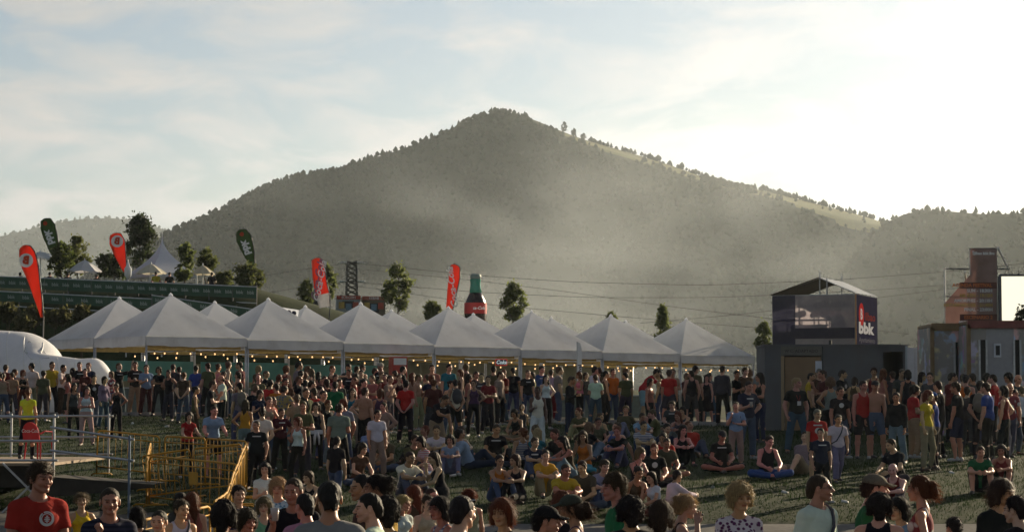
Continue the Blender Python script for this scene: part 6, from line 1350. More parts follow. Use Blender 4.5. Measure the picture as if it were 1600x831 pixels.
# px, py of the top of the head | pose, facing in degrees (0 camera, 90 right, 180 away, 270 left) | sex, hair, hair colour | top, colour | legs, colour | extra: ppm=px per metre, lab=label, etc
CROWD = '''
3 575 st8 180 m crop br tee tan trouser denim
9 569 st0 170 m short br tee dred trouser black
24 576 st7 30 f bob br tee dgrey trouser black
36 577 st2 20 f bob rd tank black trouser maroon
50 566 st7 200 m short db tee white trouser khaki
68 578 st0 150 m short db tee olive trouser dgrey
81 563 st0 20 m crop db tee yellow trouser black
98 569 st5 60 m short db tee white trouser brown
113 574 st0 120 f long db tank brown trouser denim
107 583 st3 270 f long br tank salmon skirt black
125 561 st2 10 m crop db tee black trouser denim
140 561 st4 340 m short rd jacket navy trouser black
134 575 st1 330 m short br tee maroon trouser denim
116 597 st0 10 f long db tank dgrey trouser black
136 603 st2 355 f long br tank white trouser beige
147 585 st4 10 m short db tee black trouser ldenim
163 587 st0 40 f bob db jacket grey trouser denim
175 579 st2 300 f bob lb tee print trouser denim
184 598 st9 330 f short db tank black trouser black cup
186 566 st10 30 m crop lb tee black trouser denim
175 573 st0 10 m crop db tee brown trouser black
45 604 st0 170 f pony rd tee hivis trouser black ppm=67 plat
212 564 st2 15 m short br tee black trouser khaki cup
229 569 st1 20 m short br tee lblue trouser maroon cup
249 572 st2 0 f bob br tee black trouser black
265 577 st9 330 m short db tank black trouser dgrey
271 568 st0 190 m short br jacket dgrey trouser black
281 572 st7 160 m short db tee grey trouser denim
288 574 st0 80 m crop br shirt dgrey trouser denim
307 570 st8 160 m short db tee blue trouser denim
320 568 st2 10 m bald br shirt white trouser black
326 566 st0 200 m short br tee olive trouser black
341 567 st3 150 f bun br tank pink trouser denim
358 560 st7 100 m mop lb tank black trouser denim
376 562 st0 240 m short br tee maroon trouser black
348 585 st5 280 m bald br tee white trouser black
331 594 st5 80 m short br polo black trouser black
305 602 st0 100 f bun db dress olive trouser brown
333 633 st12 10 m crop br tee lblue shorts black
294 642 st12 20 f bob db tee red trouser black
374 580 st5 270 f bob br tank salmon trouser denim
376 597 st0 200 m short db tee grey trouser denim pack
403 570 st0 140 f bob bl tee olive skirt khaki
404 584 st1 20 m bald lb tee olive trouser black
417 571 st3 330 m short br tee beige trouser denim
417 578 st7 90 m crop lb tee black trouser black
435 584 st0 100 f bob rd tank dgrey trouser black
447 571 st3 150 f curly rd tank dred trouser black
465 563 st0 100 m short db tee grey trouser denim
480 571 st1 90 f bob lb tee black trouser denim
488 575 st0 250 f long lb tank khaki trouser black
468 586 st7 60 m crop lb tee black trouser dgrey
477 580 st2 240 f bob rd tank brown trouser black
498 580 st0 180 f long db tank salmon trouser denim
486 593 st1 90 m short db tee dgrey trouser denim
511 591 st3 200 f bob br tank black trouser black
518 570 st11 90 m short rd tank dred trouser denim
545 568 st0 350 m mop db shirt dgrey trouser denim
546 576 st7 350 m short br tee black trouser denim
556 571 st0 120 m short br tee maroon trouser black
524 595 st0 170 m short db tee green trouser black
423 592 st8 160 m short db tee red trouser dgrey
433 598 st0 200 m short br tee orange trouser black
443 601 st9 150 m crop db tee print trouser ldenim
446 590 st0 10 m short br tee brown trouser black
492 605 st0 200 m short br tee red trouser black
499 602 st1 90 m short db tee black trouser dgrey
477 605 st0 40 m crop br tee olive trouser dgrey scarf
384 623 st3 170 f long br tank mustard trouser ldenim
439 648 st9 20 m crop br tee maroon trouser black
494 627 st0 10 f bob br tank black trouser black waist
514 624 st7 60 m mop rd tee black trouser ldenim
535 641 st1 320 m crop db tee black trouser ldenim cup
467 678 st1 330 f bob rd tank white trouser black ppm=70
402 685 st7 0 m crop br tee black trouser black ppm=70
551 605 st1 340 f long br tank teal trouser khaki
565 569 st0 30 f bob br tank brown trouser black
565 577 st2 340 m short db tee dgrey trouser black
585 574 st1 80 m short br tee maroon trouser black
596 563 st0 320 m cap db tee black trouser black
570 604 st3 150 m short br tee tan trouser black
594 606 st0 170 f bob rd tank purple trouser black
618 578 st0 200 m short br tee dred trouser dgrey
629 571 st2 100 m short db jacket black trouser black
635 593 st8 160 m short db tee red trouser black
651 575 st0 20 m hat db tee olive trouser denim
653 583 st1 60 m crop lb bare tan trouser khaki
675 569 st2 350 m short br tee salmon trouser denim
701 568 st0 20 m short db tee teal trouser denim
721 576 st0 280 f bob rd tank brown trouser black
729 568 st0 210 m mop lb tee brown trouser denim
677 591 st7 200 m short rd tee maroon trouser dgrey
682 617 st6 30 m short br tee black shorts khaki
701 587 st0 340 f bob db tank white trouser denim
711 591 st8 200 m crop db tank white shorts black pack
731 584 st0 110 f long db tank salmon trouser black
741 592 st3 350 f bun br tank purple trouser black
771 571 st8 190 m short db tee olive trouser black
802 573 st0 185 m crop db tee black trouser denim
743 579 st0 30 m crop br tee brown trouser denim
753 582 st2 330 m short db tee dgrey trouser black
780 579 st0 60 m crop br tee khaki trouser black
788 577 st1 300 m short rd tee dred trouser denim
824 577 st0 20 m crop lb tee black trouser denim
833 580 st11 270 f bob db dress khaki trouser ldenim
845 571 st9 30 m short db tee blue trouser black
853 585 st3 20 f long db tank white trouser black
840 602 st1 10 m crop db tank white trouser white cup dark
861 576 st8 175 m crop br shirt lilac trouser dred
872 572 st0 100 m short lb tee khaki trouser denim
890 587 st9 70 m short br long black trouser navy
881 580 st0 150 f bob br tank salmon trouser denim
906 580 st5 300 f bob rd tank pink trouser black
928 571 st5 120 m crop db shirt white trouser khaki
937 573 st0 200 m short br tee brown trouser black
945 578 st0 110 f pony db tank brown trouser black
957 575 st0 30 m short br tee orange trouser denim
964 580 st5 270 m short db polo black trouser denim
972 582 st0 150 f long bl tank black trouser black
979 575 st7 80 m mop lb tee grey trouser black
1004 576 st6 100 m short db tee red shorts lblue
1014 590 st0 60 f bob br tank salmon trouser black
1032 582 st0 250 m short db tank black trouser denim
1029 590 st0 200 f bob br tank olive trouser black
1045 577 st0 165 m mop br tee red shorts dgrey
1051 575 st2 20 m short br tee tan trouser black
1063 586 st0 240 f bob br tank beige trouser denim
1080 578 st7 190 m short br tank black shorts dgrey
1085 570 st0 150 m short db tee olive trouser black
1093 583 st2 30 f bob db tee black trouser black
1104 584 st0 350 f long db tank black skirt black
1108 582 st7 160 m short db tee dgrey trouser denim
1128 570 st0 170 m crop db jacket dgrey trouser black
1133 577 st4 200 f bob rd tank black trouser dgrey
1142 584 st0 110 f bob db tee turq trouser black
1153 582 st0 140 f bob rd tank salmon trouser denim
1150 578 st1 60 m short db tee black trouser black
1163 573 st0 20 m mop br tee brown trouser black
1167 588 st9 30 m crop db tee navy trouser denim cup ppm=62
1171 575 st0 200 f bob lb tank black trouser denim
1188 578 st2 300 f long db tank black trouser navy ppm=56
1189 571 st0 20 m crop gy tee grey trouser black
1244 582 st7 20 m mop bl polo black trouser denim ppm=60 lanyard
1265 581 st0 80 m crop db tee yellow trouser black
1279 575 st0 30 m short gy tee brown trouser black
1287 577 st5 300 m short br tee maroon trouser black
1297 587 st3 200 f curly lb tank grey trouser black ppm=60
1315 577 st2 60 m short db tee black trouser dgrey
1311 603 st0 20 m short db tee black trouser denim ppm=62
1334 588 st0 150 f bob br tank brown trouser black
1347 591 st0 20 m short db tank red shorts black ppm=62
1366 588 st0 10 m cap br bare tan shorts denim ppm=62
1365 567 st3 340 m mop br tank dred trouser black
1378 570 st0 120 f long rd tank salmon trouser black
1395 579 st7 160 m short br tee dgrey trouser black
1407 574 st0 30 m crop br tee dgrey trouser denim
1418 574 st0 180 f bob db tank black trouser black
1425 586 st0 170 m bald lb tee brown trouser black
1400 612 st0 340 m short db shirt black trouser ldenim ppm=64
1426 601 st1 110 m curly db tee red trouser khaki ppm=62
1438 580 st5 100 f long db tank black trouser black
1453 566 st0 340 m short br tee dgrey trouser black
1466 574 st1 250 m crop br tee black trouser black ppm=62
1459 611 st1 260 f cap br tee blue trouser black ppm=66 bluecap
1446 608 st0 60 f bob rd tee yellow trouser khaki ppm=66
1485 572 st0 120 m short db tee dred trouser black
1503 565 st0 150 m crop br tee brown trouser black
1508 575 st0 180 m short db tank orange trouser black
1495 594 st0 250 m mop br tee black shorts navy ppm=63
1540 570 st2 100 f bob db tank maroon trouser black
1520 580 st0 210 m short db tee dgrey trouser denim
1531 588 st8 170 m mop db tee black trouser black ppm=62 pack
1553 577 st0 260 m crop br tee red trouser black
1542 596 st0 250 m short br tee blue trouser black ppm=63
1577 566 st0 300 f curly db tee black trouser black
1588 568 st0 30 m bald br shirt dgrey trouser black
1575 589 st4 20 m bald lb tee print trouser denim ppm=62
1568 601 st3 250 f bob db tank dred trouser black ppm=64
1275 638 st0 15 m short gy tee red shorts dgrey ppm=70
1307 653 st4 20 m short db tee white trouser ldenim ppm=70 sling
1282 700 st7 20 m short db tee navy trouser black ppm=76
1149 680 st5 10 m crop br tee lblue trouser khaki ppm=64 pack
525 708 st4 150 m crop db tee black trouser denim ppm=78
589 678 st0 20 m short db tee white trouser khaki ppm=68
600 661 st3 330 m short br shirt khaki trouser beige ppm=64
415 720 st1 20 f bob db tee white trouser denim ppm=88
644 677 si0 20 m short br tee olive trouser denim
633 703 si0 30 m crop br tee white trouser denim
668 680 si1 300 f bob db tee pink trouser ldenim stripe
684 663 si0 350 m short br tee white shorts dgrey
690 704 si4 280 f long br dress black skirt black
716 664 si0 20 f bob br tank lblue trouser denim
732 668 si2 100 m short db shirt lblue trouser navy
773 661 si1 10 m crop br tee black trouser black
774 708 si0 30 f short db tank orange trouser denim
809 707 si3 340 f bob br dress black trouser black
812 666 si2 200 f bun rd tank print trouser black stripe
836 667 si0 160 f long bl tee teal trouser denim
848 700 si0 20 m crop db tee yellow trouser khaki
879 722 si0 15 m crop br tee yellow shorts olive
876 668 si1 320 m short br polo black trouser black
891 679 si0 300 f long db tank brown trouser ldenim
915 718 si1 340 m short br tee olive trouser denim
941 716 si0 10 m mop br tee lilac trouser denim
914 658 si0 150 f bob lb tee black trouser denim
913 671 si4 340 f long br tank orange trouser turq
957 658 si2 330 m short br tank blue trouser ldenim
970 664 si0 330 m short rd tee black trouser denim
1001 656 si0 20 m crop db tee print shorts denim stripe
992 697 si4 40 f bob lb tank black trouser dgrey
1020 691 si1 10 m crop rd tee black trouser black
991 726 si1 20 f bun db tank brown trouser black
1026 734 si4 300 f long db tee white trouser dred
1046 738 si0 120 m short db shirt white trouser black
1038 674 si1 350 m short db tee red trouser black
1037 660 si0 20 m short db tee navy trouser black
1064 662 si0 10 f long db tank black trouser black
1125 671 si1 10 m cap br tee black shorts black
1196 679 si1 20 m short db tank black trouser blue
1250 673 si2 330 m short br tee grey shorts khaki
1398 721 si0 340 m bald br tank dred trouser dgrey
1400 684 si1 320 m short br tee black trouser dgrey
1528 695 si0 5 m short br tee green shorts black
1564 692 si0 350 f bob db tank dred shorts black
491 733 si0 330 f bob br tank black trouser brown
560 690 si1 30 f bob br tee brown trouser denim
62 719 st0 18 m mop br tee red trouser denim ppm=190 lab=red-T-shirt
173 757 st5 15 m crop br polo navy trouser denim ppm=195 stripe2
130 772 st3 20 f bun lb tank yellow trouser denim ppm=115
252 793 st1 10 m crop br tee mustard trouser denim ppm=165
219 813 st0 200 f bob db tee black trouser denim ppm=135
283 777 st0 20 m short br tank white trouser denim ppm=135 sling
303 766 st0 190 f long rd tank salmon trouser denim ppm=122
283 767 st0 20 f bob db tee dgrey trouser denim ppm=115
373 755 st1 40 m short db tee navy trouser denim ppm=122 cup
437 745 st0 340 f curly bl tee lblue trouser denim ppm=118 flower
462 742 st5 350 m crop br tee black trouser denim ppm=185 cup
414 773 st1 20 f bob lb tank lgreen trouser denim ppm=128
349 808 st0 150 f curly db tee black trouser denim ppm=215
384 812 st0 20 f curly br tee brown trouser denim ppm=165
516 746 st0 175 m crop db tee grey trouser denim ppm=232
481 766 st0 200 m crop db tee pink trouser denim ppm=195
586 765 st0 262 m crop db tee white trouser denim ppm=212
598 737 st0 255 m bun db shirt mustard trouser denim ppm=172
574 736 st0 280 m crop db tee brown trouser denim ppm=170
627 771 st0 40 f long bl tee white trouser denim ppm=118
636 762 st3 20 f bob rd tank white trouser denim ppm=112
650 755 st0 210 f long rd tank brown trouser black ppm=112
668 776 st0 10 f short br tank beige trouser denim ppm=118
672 759 st0 30 m crop br tee white trouser denim ppm=115
559 801 st0 20 f bob db tee pink trouser denim ppm=150
606 817 st0 180 f curly db tee black trouser denim ppm=210
693 772 st0 300 f bob db tank print trouser denim ppm=150 stripe
716 769 st0 130 m crop db tee grey trouser denim ppm=232 glasses
735 763 st0 200 f bun rd tank khaki trouser denim ppm=110
788 797 st0 325 f bob rd tee dgrey trouser denim ppm=205
845 797 st0 75 m cap db tee black trouser denim ppm=222
900 771 st0 262 f cap br tank purple trouser denim ppm=196 tail
876 789 st0 150 f curly rd tee black trouser denim ppm=185
967 736 st0 275 m mop br tee green trouser denim ppm=172
1061 769 st13 95 f bun bl tank black trouser denim ppm=152
985 825 st0 180 m curly db tee black trouser denim ppm=205
1030 822 st0 160 f bob br tee dgrey trouser denim ppm=205
1153 752 st0 10 f curly bl tee print trouser denim ppm=188 flower
1279 737 st7 50 m crop br shirt white trouser denim ppm=182 sling glasses2
1356 737 st0 90 m cap br polo green trouser denim ppm=176
1371 769 st0 170 m curly db tank black trouser denim ppm=178
1406 773 st0 310 f bob db tee lblue trouser denim ppm=150
1437 738 st3 262 f pony rd tank print trouser denim ppm=180
1556 744 st0 45 m bob br tee black trouser denim ppm=182
1590 790 st0 230 m short db tee black trouser denim ppm=200
1490 812 st0 200 m short db tee olive trouser denim ppm=150
'''
PEOPLE = []; SPOTS = []
STD = {'m': 1.755, 'f': 1.725}
def clear_of(x, y, d=.42):
    return min([math.hypot(x-a, (y-b)*.6) for a, b in SPOTS] or [9])
def cup(p, col):
    r = empty('plastic_cup', p, 0, cat='cup', group='plastic beer cups')
    MB().lathe([(.030, 0), (.040, .115), (.037, .115), (.028, .005)], 14).build('cup_wall', mat('clear_cup', (.55, .55, .52), .15, alpha=.45, spec=.5), r, sm=True)
    MB().lathe([(.027, .006), (.035, .085), (.0, .086)], 14).build('drink', mat('beer', (.55, .25, .03), .2, transl=.3), r, sm=True); return r
def worn(root, g, nm, me, m, **kw): return link(nm, me, m, root, **kw)
PRINTW = mat('shirt_print', (.55, .55, .53), .9)
def print_on(root, g, shapes, m=None, top=None):
    """flat print laid on the front of the shirt: 2-D quads pressed on to the cloth"""
    sh = next((c for c in root.children if c.name.split('.')[0] in ('shirt', 'tank_top')), None)
    if sh is None: return
    me = sh.data; bv = BVHTree.FromPolygons([v.co for v in me.vertices], [p.vertices for p in me.polygons]); mb = MB(); c = g.che
    for quad in shapes:
        pts = []
        for x, z in quad:
            h = bv.ray_cast(Vector((x, -1.0, c[2]+z)), Vector((0, 1, 0)))[0]
            if h is None: break
            pts.append(h+Vector((0, -.006, 0)))
        if len(pts) == len(quad): mb.poly(pts)
    if mb.f: mb.build('shirt_print', m or PRINTW, root)
def rect(x0, x1, z0, z1, n=4): return [[(lerp(x0, x1, i/n), z0), (lerp(x0, x1, (i+1)/n), z0), (lerp(x0, x1, (i+1)/n), z1), (lerp(x0, x1, i/n), z1)] for i in range(n)]
def ring(r0, r1, cz, n=28, skip=()): return [[(math.cos(a)*r0, cz+math.sin(a)*r0), (math.cos(a)*r1, cz+math.sin(a)*r1), (math.cos(b)*r1, cz+math.sin(b)*r1), (math.cos(b)*r0, cz+math.sin(b)*r0)] for k in range(n) if k not in skip for a, b in ((2*math.pi*k/n, 2*math.pi*(k+1)/n),)]
def emblem():
    s = ring(.052, .062, 0)+ring(.068, .082, 0, 28, {9, 14, 0, 1, 15, 16, 17, 18, 19, 20, 21, 22, 23, 24, 25, 26, 27})+ring(.062, .082, 0, 28, set(range(2, 13)))
    s += [[(-.006, -.045), (.006, -.045), (.006, .03), (-.006, .03)]]
    for z, w in ((.03, .012), (.012, .026), (-.006, .034), (-.024, .024)): s += [[(-w, z-.007), (w, z-.007), (w*.85, z+.005), (-w*.85, z+.005)]]
    return s
WORDS = [rect(-.10, .10, .05, .075), rect(-.08, .08, .04, .07), ring(.0, .06, .0, 14)]
def add_person(px, py, pose, face, sex, hair, hc, top, tc_, bot, bc, ex, Y=None):
    seat = pose.startswith('si'); kv = dict(e.split('=') for e in ex if '=' in e); fl = set(e for e in ex if '=' not in e)
    g0 = Rig(sex, pose); h0 = g0.top+.012; std = h0
    if 'ppm' in kv:
        Y = F/float(kv['ppm'])
    elif Y is None:
        if seat: Y = solve_depth(px, py, std*1.05, 46.5, 80)
        else:
            best = None
            for t in np.arange(57.0, 97.0, .5):
                x = (px-800)/F*t; zt = at(px, py, t).z; s = (zt-ground(x, t))/std
                want = .985 if sex == 'm' else .945
                if 1155 < px < 1470 and CABY-.9 < t < CABY+3.5: continue
                if px > 1440 and t > 66.5: continue
                if px > 1190 and t > 71: continue
                cost = abs(s-want)*12+max(0, .55-clear_of(x, t))*6+abs(t-78)*.01
                if best is None or cost < best[0]: best = (cost, t)
            Y = best[1]
    # keep clear of neighbours already placed
    x = (px-800)/F*Y
    for k in range(10):
        if clear_of(x, Y) >= (.30 if Y > 40 else .34): break
        Y *= 1+.006*(1 if k % 2 else -1)*(k+1); x = (px-800)/F*Y
    z = 1.055 if 'plat' in fl else ground(x, Y)
    zt = at(px, py, Y).z; s = (zt-z)/std; s = max(.86, min(1.10, s)) if not seat else max(.95, min(1.12, s))
    SPOTS.append((x, Y)); near = Y < 36; vox = .0105 if near else (.0165 if Y < 66 else .019)
    if Y > 66: vox = .019
    skin = DARKSK if 'dark' in fl else SKINS[rnd.randrange(len(SKINS))]
    tm = None
    if 'stripe' in fl: tm = pattern_cloth('striped_cloth_%s' % ('pink' if tc_ == 'pink' else 'blue'), (.40, .10, .13) if tc_ == 'pink' else (.10, .12, .20), (.5, .48, .48), 'stripe', 8)
    elif 'stripe2' in fl: tm = pattern_cloth('dark_striped_cloth', (.012, .014, .026), (.028, .030, .05), 'stripe', 7)
    elif 'flower' in fl: tm = pattern_cloth('flowered_cloth_%s' % tc_, (.10, .03, .09) if tc_ == 'print' else (.10, .22, .34), (.55, .50, .52) if tc_ == 'print' else (.42, .52, .58), 'flower', 26)
    elif tc_ == 'print': tm = pattern_cloth('printed_cloth', (.55, .53, .50), (.20, .04, .05), 'flower', 9) if hash_(px) % 2 else pattern_cloth('printed_cloth_b', (.12, .13, .17), (.32, .25, .10), 'flower', 12)
    sh = rnd.choice([(.02, .02, .022), (.05, .05, .055), (.35, .35, .34), (.06, .04, .03)])
    jit = lambda c: tuple(v*rnd.uniform(.82, 1.15) for v in c)
    # turn so that 0 looks at the camera from where it stands
    yaw = R(face)+math.atan2(-x, Y)*1.0
    root, g = make_person((x, Y, z-.004), yaw, sex, pose, hair, jit(HC[hc]), top, jit(CC[tc_]), bot, jit(CC[bc]), jit(skin), s, rnd.uniform(.97, 1.13) if sex == 'm' else rnd.uniform(.95, 1.10), vox, near, mirror=(hash_(px) % 3 == 0 and not near), shoe=sh, topmat=tm)
    Mr = Matrix.Translation(Vector((x, Y, z-.004))) @ Matrix.Rotation(yaw, 4, 'Z') @ Matrix.Diagonal((root.scale[0], root.scale[1], s, 1))
    if 'bluecap' in fl: bpy.data.objects[root['_cap']].color = (.03, .09, .30, 1)
    if hair == 'cap' and px == 900: bpy.data.objects[root['_cap']].color = (.055, .065, .05, 1)
    if hair == 'cap' and px == 845: bpy.data.objects[root['_cap']].color = (.012, .012, .014, 1)
    if hair == 'cap' and px == 1356: bpy.data.objects[root['_cap']].color = (.17, .15, .11, 1)
    if '_cap' in root: del root['_cap']
    if 'tail' in fl: o = link('ponytail', hair_mesh('pony', True), None, root, color=HC['br']); o.matrix_local = Mx(g.Mh, g.head)@Matrix.Translation((0, .0, -.025))
    if 'cup' in fl:
        s_ = -1; w = g.J[s_]['wr']+g.J[s_]['fa']*.085; p = Mr @ Vector((w[0]*1.0, w[1]-.02, w[2]-.03)); o = cup(p, None); o.scale = (s, s, s); o['_of'] = root.name
    if 'pack' in fl:
        p = g.che+g.Mc@V3(0, .165 if sex == 'm' else .15, -.03); b = empty('backpack', Mr @ Vector(p.tolist()), yaw, cat='backpack', group='backpacks'); b['_of'] = root.name; b.scale = (s, s, s); f = Field(.05); f.ell((0, 0, 0), (.15, .085, .23)); f.ell((0, .07, -.08), (.10, .05, .10)); V, Q = f.mesh(.02); bm = mat('backpack_%d' % (int(px) % 3), [(.05, .05, .055), (.16, .15, .12), (.10, .10, .085)][int(px) % 3], .8, var=.2); link('pack_body', np_mesh('pack_body', V, Q), bm, b)
        for sx in (-1, 1):
            pts = [V3(sx*.09, .0, .16), V3(sx*.10, -.12, .205), V3(sx*.105, -.235, .16), V3(sx*.115, -.295, .05), V3(sx*.15, -.245, -.10), V3(sx*.14, -.05, -.16)]; MB().tube([Vector(t.tolist()) for t in pts], .016, 6).build('strap', bm, b, sm=True)
    if 'sling' in fl:
        pts = [g.shc+g.Mc@V3(.10, .09, .06), g.shc+g.Mc@V3(.115, .0, .078), g.shc+g.Mc@V3(.09, -.10, .02), g.che+g.Mc@V3(.03, -.155, .0), g.abd+g.Mc@V3(-.07, -.145, .0), g.pel+V3(-.175, -.04, .06), g.pel+V3(-.16, .09, .06), g.abd+g.Mc@V3(-.02, .14, .06), g.shc+g.Mc@V3(.10, .09, .06)]
        MB().tube([Vector(t.tolist()) for t in pts], .017, 6, closed=False).build('shoulder_strap', mat('strap_cloth', (.06, .065, .08), .8), root, sm=True); f = Field(.03); f.ell(g.pel+V3(-.205, .0, .0), (.06, .12, .10)); V, Q = f.mesh(.02); link('bag', np_mesh('bag', V, Q), mat('strap_cloth', (.06, .065, .08), .8), root)
    if 'waist' in fl:
        m = MB(); 
        V = []; Q = []; n = 20
        for k in range(n+1):
            a = 2*math.pi*k/n
            for zz, e in ((.09, .012), (.03, .034), (-.02, .026)): V.append((math.cos(a)*(g.S['pel'][0]+e), math.sin(a)*(g.S['pel'][1]+e), g.pel[2]+zz))
        for k in range(n):
            for j in range(2): q = k*3+j; Q.append((q, q+3, q+4, q+1))
        link('tied_jacket', np_mesh('tied_jacket', V, Q), CLOTH, root, color=(.55, .55, .57))
        for sx in (-1, 1): MB().tube([(sx*.02, -.15, g.pel[2]+.03), (sx*.05, -.165, g.pel[2]-.10), (sx*.06, -.16, g.pel[2]-.30)], [.028, .034, .02], 6).build('tied_sleeve', mat('white_sleeve', (.55, .55, .57), .9), root, sm=True)
    if 'scarf' in fl: MB().tube([Vector((g.shc+g.Mc@V3(*q)).tolist()) for q in ((.0, .08, .07), (.07, .02, .09), (.06, -.10, .04), (.05, -.16, -.10), (.06, -.15, -.28))], [.03, .035, .035, .045, .04], 8).build('scarf', mat('dark_scarf', (.02, .02, .022), .9), root, sm=True)
    if 'lanyard' in fl: MB().tube([Vector((g.shc+g.Mc@V3(*q)).tolist()) for q in ((.06, -.06, .05), (.03, -.15, -.12), (0, -.165, -.22), (-.03, -.15, -.12), (-.06, -.06, .05))], .006, 5).build('lanyard', mat('lanyard_red', (.3, .05, .05), .8), root); MB().box(tuple(g.shc+g.Mc@V3(0, -.175, -.26)), (.08, .006, .10)).build('pass_card', PRINTW, root)
    if 'glasses' in fl or 'glasses2' in fl:
        up = 'glasses' in fl; dz, dy = (.085, .035) if up else (0, 0); m = MB()
        for sx in (-1, 1): m.tube([(sx*(.032+math.cos(t*.785)*.021), -.098+dy, .113+dz+math.sin(t*.785)*.016) for t in range(8)], .003, 5, closed=True); m.v += [(sx*(.032+math.cos(t*.785)*.021), -.099+dy, .113+dz+math.sin(t*.785)*.016) for t in range(8)]; m.f.append(tuple(range(len(m.v)-8, len(m.v)))); m.bar((sx*.053, -.096+dy, .118+dz), (sx*.083, .0+dy, .112+dz), .003, 5)
        m.bar((-.012, -.1+dy, .117+dz), (.012, -.1+dy, .117+dz), .003, 5); o = m.build('sunglasses', mat('dark_lens', (.012, .012, .014), .12, spec=.6), root); o.matrix_local = Mx(g.Mh, g.head)
    f8 = ((face+180) % 360)-180
    if top == 'tee' and abs(f8) < 70 and tm is None:
        if px == 62: print_on(root, g, [[(x_*.74+.03, z_*.74+.01) for x_, z_ in q] for q in emblem()])
        elif px == 1275: print_on(root, g, rect(-.10, .10, .06, .09)), print_on(root, g, ring(.0, .075, -.06, 16))
        elif (px in (125, 147, 546, 1311, 1167, 1020, 773, 1125, 439, 588, 684, 402, 845)) or (rnd.random() < .25 and tc_ in ('black', 'navy', 'maroon', 'dgrey')):
            print_on(root, g, WORDS[hash_(px) % 3])
    PEOPLE.append(dict(o=root, px=px, Y=Y, seat=seat, hair=hair, hc=hc, top=top, tc=tc_, bot=bot, bc=bc, face=face, pose=pose, fl=fl))
    return root
def hash_(v): return (int(v)*2654435761 >> 7) & 0xffff
for ln in CROWD.strip().splitlines():
    t = ln.split(); add_person(float(t[0]), float(t[1]), t[2], float(t[3]), t[4], t[5], t[6], t[7], t[8], t[9], t[10], t[11:])
# people seen only as heads in the gaps further back, and guests on the upper terrace
rf = random.Random(11)
def filler(px, Y, i):
    sex = rf.choice('mmf'); hair = rf.choice(['short', 'crop', 'mop', 'short'] if sex == 'm' else ['long', 'bob', 'pony', 'bun']); x = (px-800)/F*Y; h = rf.uniform(1.66, 1.80); py = HZ-(ground(x, Y)+h-CZ)*F/Y
    add_person(px, py, rf.choice(['st0', 'st2', 'st7', 'st8', 'st3', 'st1', 'st5', 'st9']), rf.choice([0, 20, 60, 150, 180, 200, 270, 320]), sex, hair, rf.choice(['db', 'db', 'br', 'br', 'lb', 'rd']), 'tee' if sex == 'm' else rf.choice(['tank', 'tee']), rf.choice(['black', 'black', 'dgrey', 'maroon', 'brown', 'olive', 'navy', 'grey', 'khaki', 'dred', 'salmon', 'white']), 'trouser', rf.choice(['black', 'denim', 'dgrey']), [], Y=Y)
nf = 0; tries = 0
while nf < 16 and tries < 900:
    tries += 1; px = rf.uniform(0, 1190); Y = rf.uniform(79, 95); x = (px-800)/F*Y
    if clear_of(x, Y) < .55: continue
    filler(px, Y, nf); nf += 1
nf = 0; tries = 0
while nf < 34 and tries < 2000:          # the thick of the crowd on the upper slope
    tries += 1; px = rf.choice([rf.uniform(380, 770), rf.uniform(380, 770), rf.uniform(770, 1190)]); Y = rf.uniform(69, 79) if px < 770 else rf.uniform(75.5, 80); x = (px-800)/F*Y
    if clear_of(x, Y) < .42: continue
    filler(px, Y, nf); nf += 1
nf = 0; tries = 0
while nf < 26 and tries < 3000:          # more people sitting in the thick of the seated group
    tries += 1; px = rf.uniform(560, 1085); Y = rf.uniform(53, 72); x = (px-800)/F*Y
    if clear_of(x, Y) < .62: continue
    sex = rf.choice('mf'); add_person(px, HZ-(ground(x, Y)+.95-CZ)*F/Y, rf.choice(['si0', 'si1', 'si2', 'si3', 'si4']), rf.choice([0, 20, 60, 200, 270, 320, 340]), sex, rf.choice(['short', 'crop', 'mop'] if sex == 'm' else ['long', 'bob', 'pony', 'bun']), rf.choice(['db', 'br', 'lb', 'rd']), rf.choice(['tee', 'tank', 'tee']), rf.choice(['black', 'white', 'dgrey', 'olive', 'red', 'navy', 'lblue', 'brown', 'khaki', 'dred']), rf.choice(['trouser', 'trouser', 'shorts']), rf.choice(['denim', 'ldenim', 'black', 'khaki']), [], Y=Y); nf += 1
nf = 0; tries = 0
while nf < 12 and tries < 2000:          # standing lower on the slope, left of centre
    tries += 1; px = rf.uniform(395, 590); Y = rf.uniform(50, 68); x = (px-800)/F*Y
    if clear_of(x, Y) < .60: continue
    filler(px, Y, nf); nf += 1
nf = 0; tries = 0
while nf < 14 and tries < 400:
    tries += 1; px = rf.uniform(1420, 1600); Y = rf.uniform(59, 66); x = (px-800)/F*Y
    if clear_of(x, Y) < .5: continue
    filler(px, Y, nf); nf += 1
for px, Y, tcol in ((30, 136, 'black'), (77, 136, 'black'), (105, 136.5, 'dgrey'), (243, 135.5, 'yellow'), (264, 136, 'black'), (330, 136, 'black'), (150, 138, 'brown')):
    x = (px-800)/F*Y; z = ground(x, Y); add_person(px, HZ-(z+.9-CZ)*F/Y, 'si1', 180, 'm', 'short', 'db', 'tee', tcol, 'trouser', 'black', [], Y=Y)
# person lying on the grass
r = add_person(752, 690, 'st0', 0, 'm', 'short', 'db', 'tee', 'black', 'shorts', 'khaki', [], Y=58.5)
p = Vector(r.location); r.rotation_euler = (R(-90), R(8), R(118)); r.location = (p.x+.35, 58.3, ground(p.x, 58.3)+.13); PEOPLE[-1]['lie'] = True

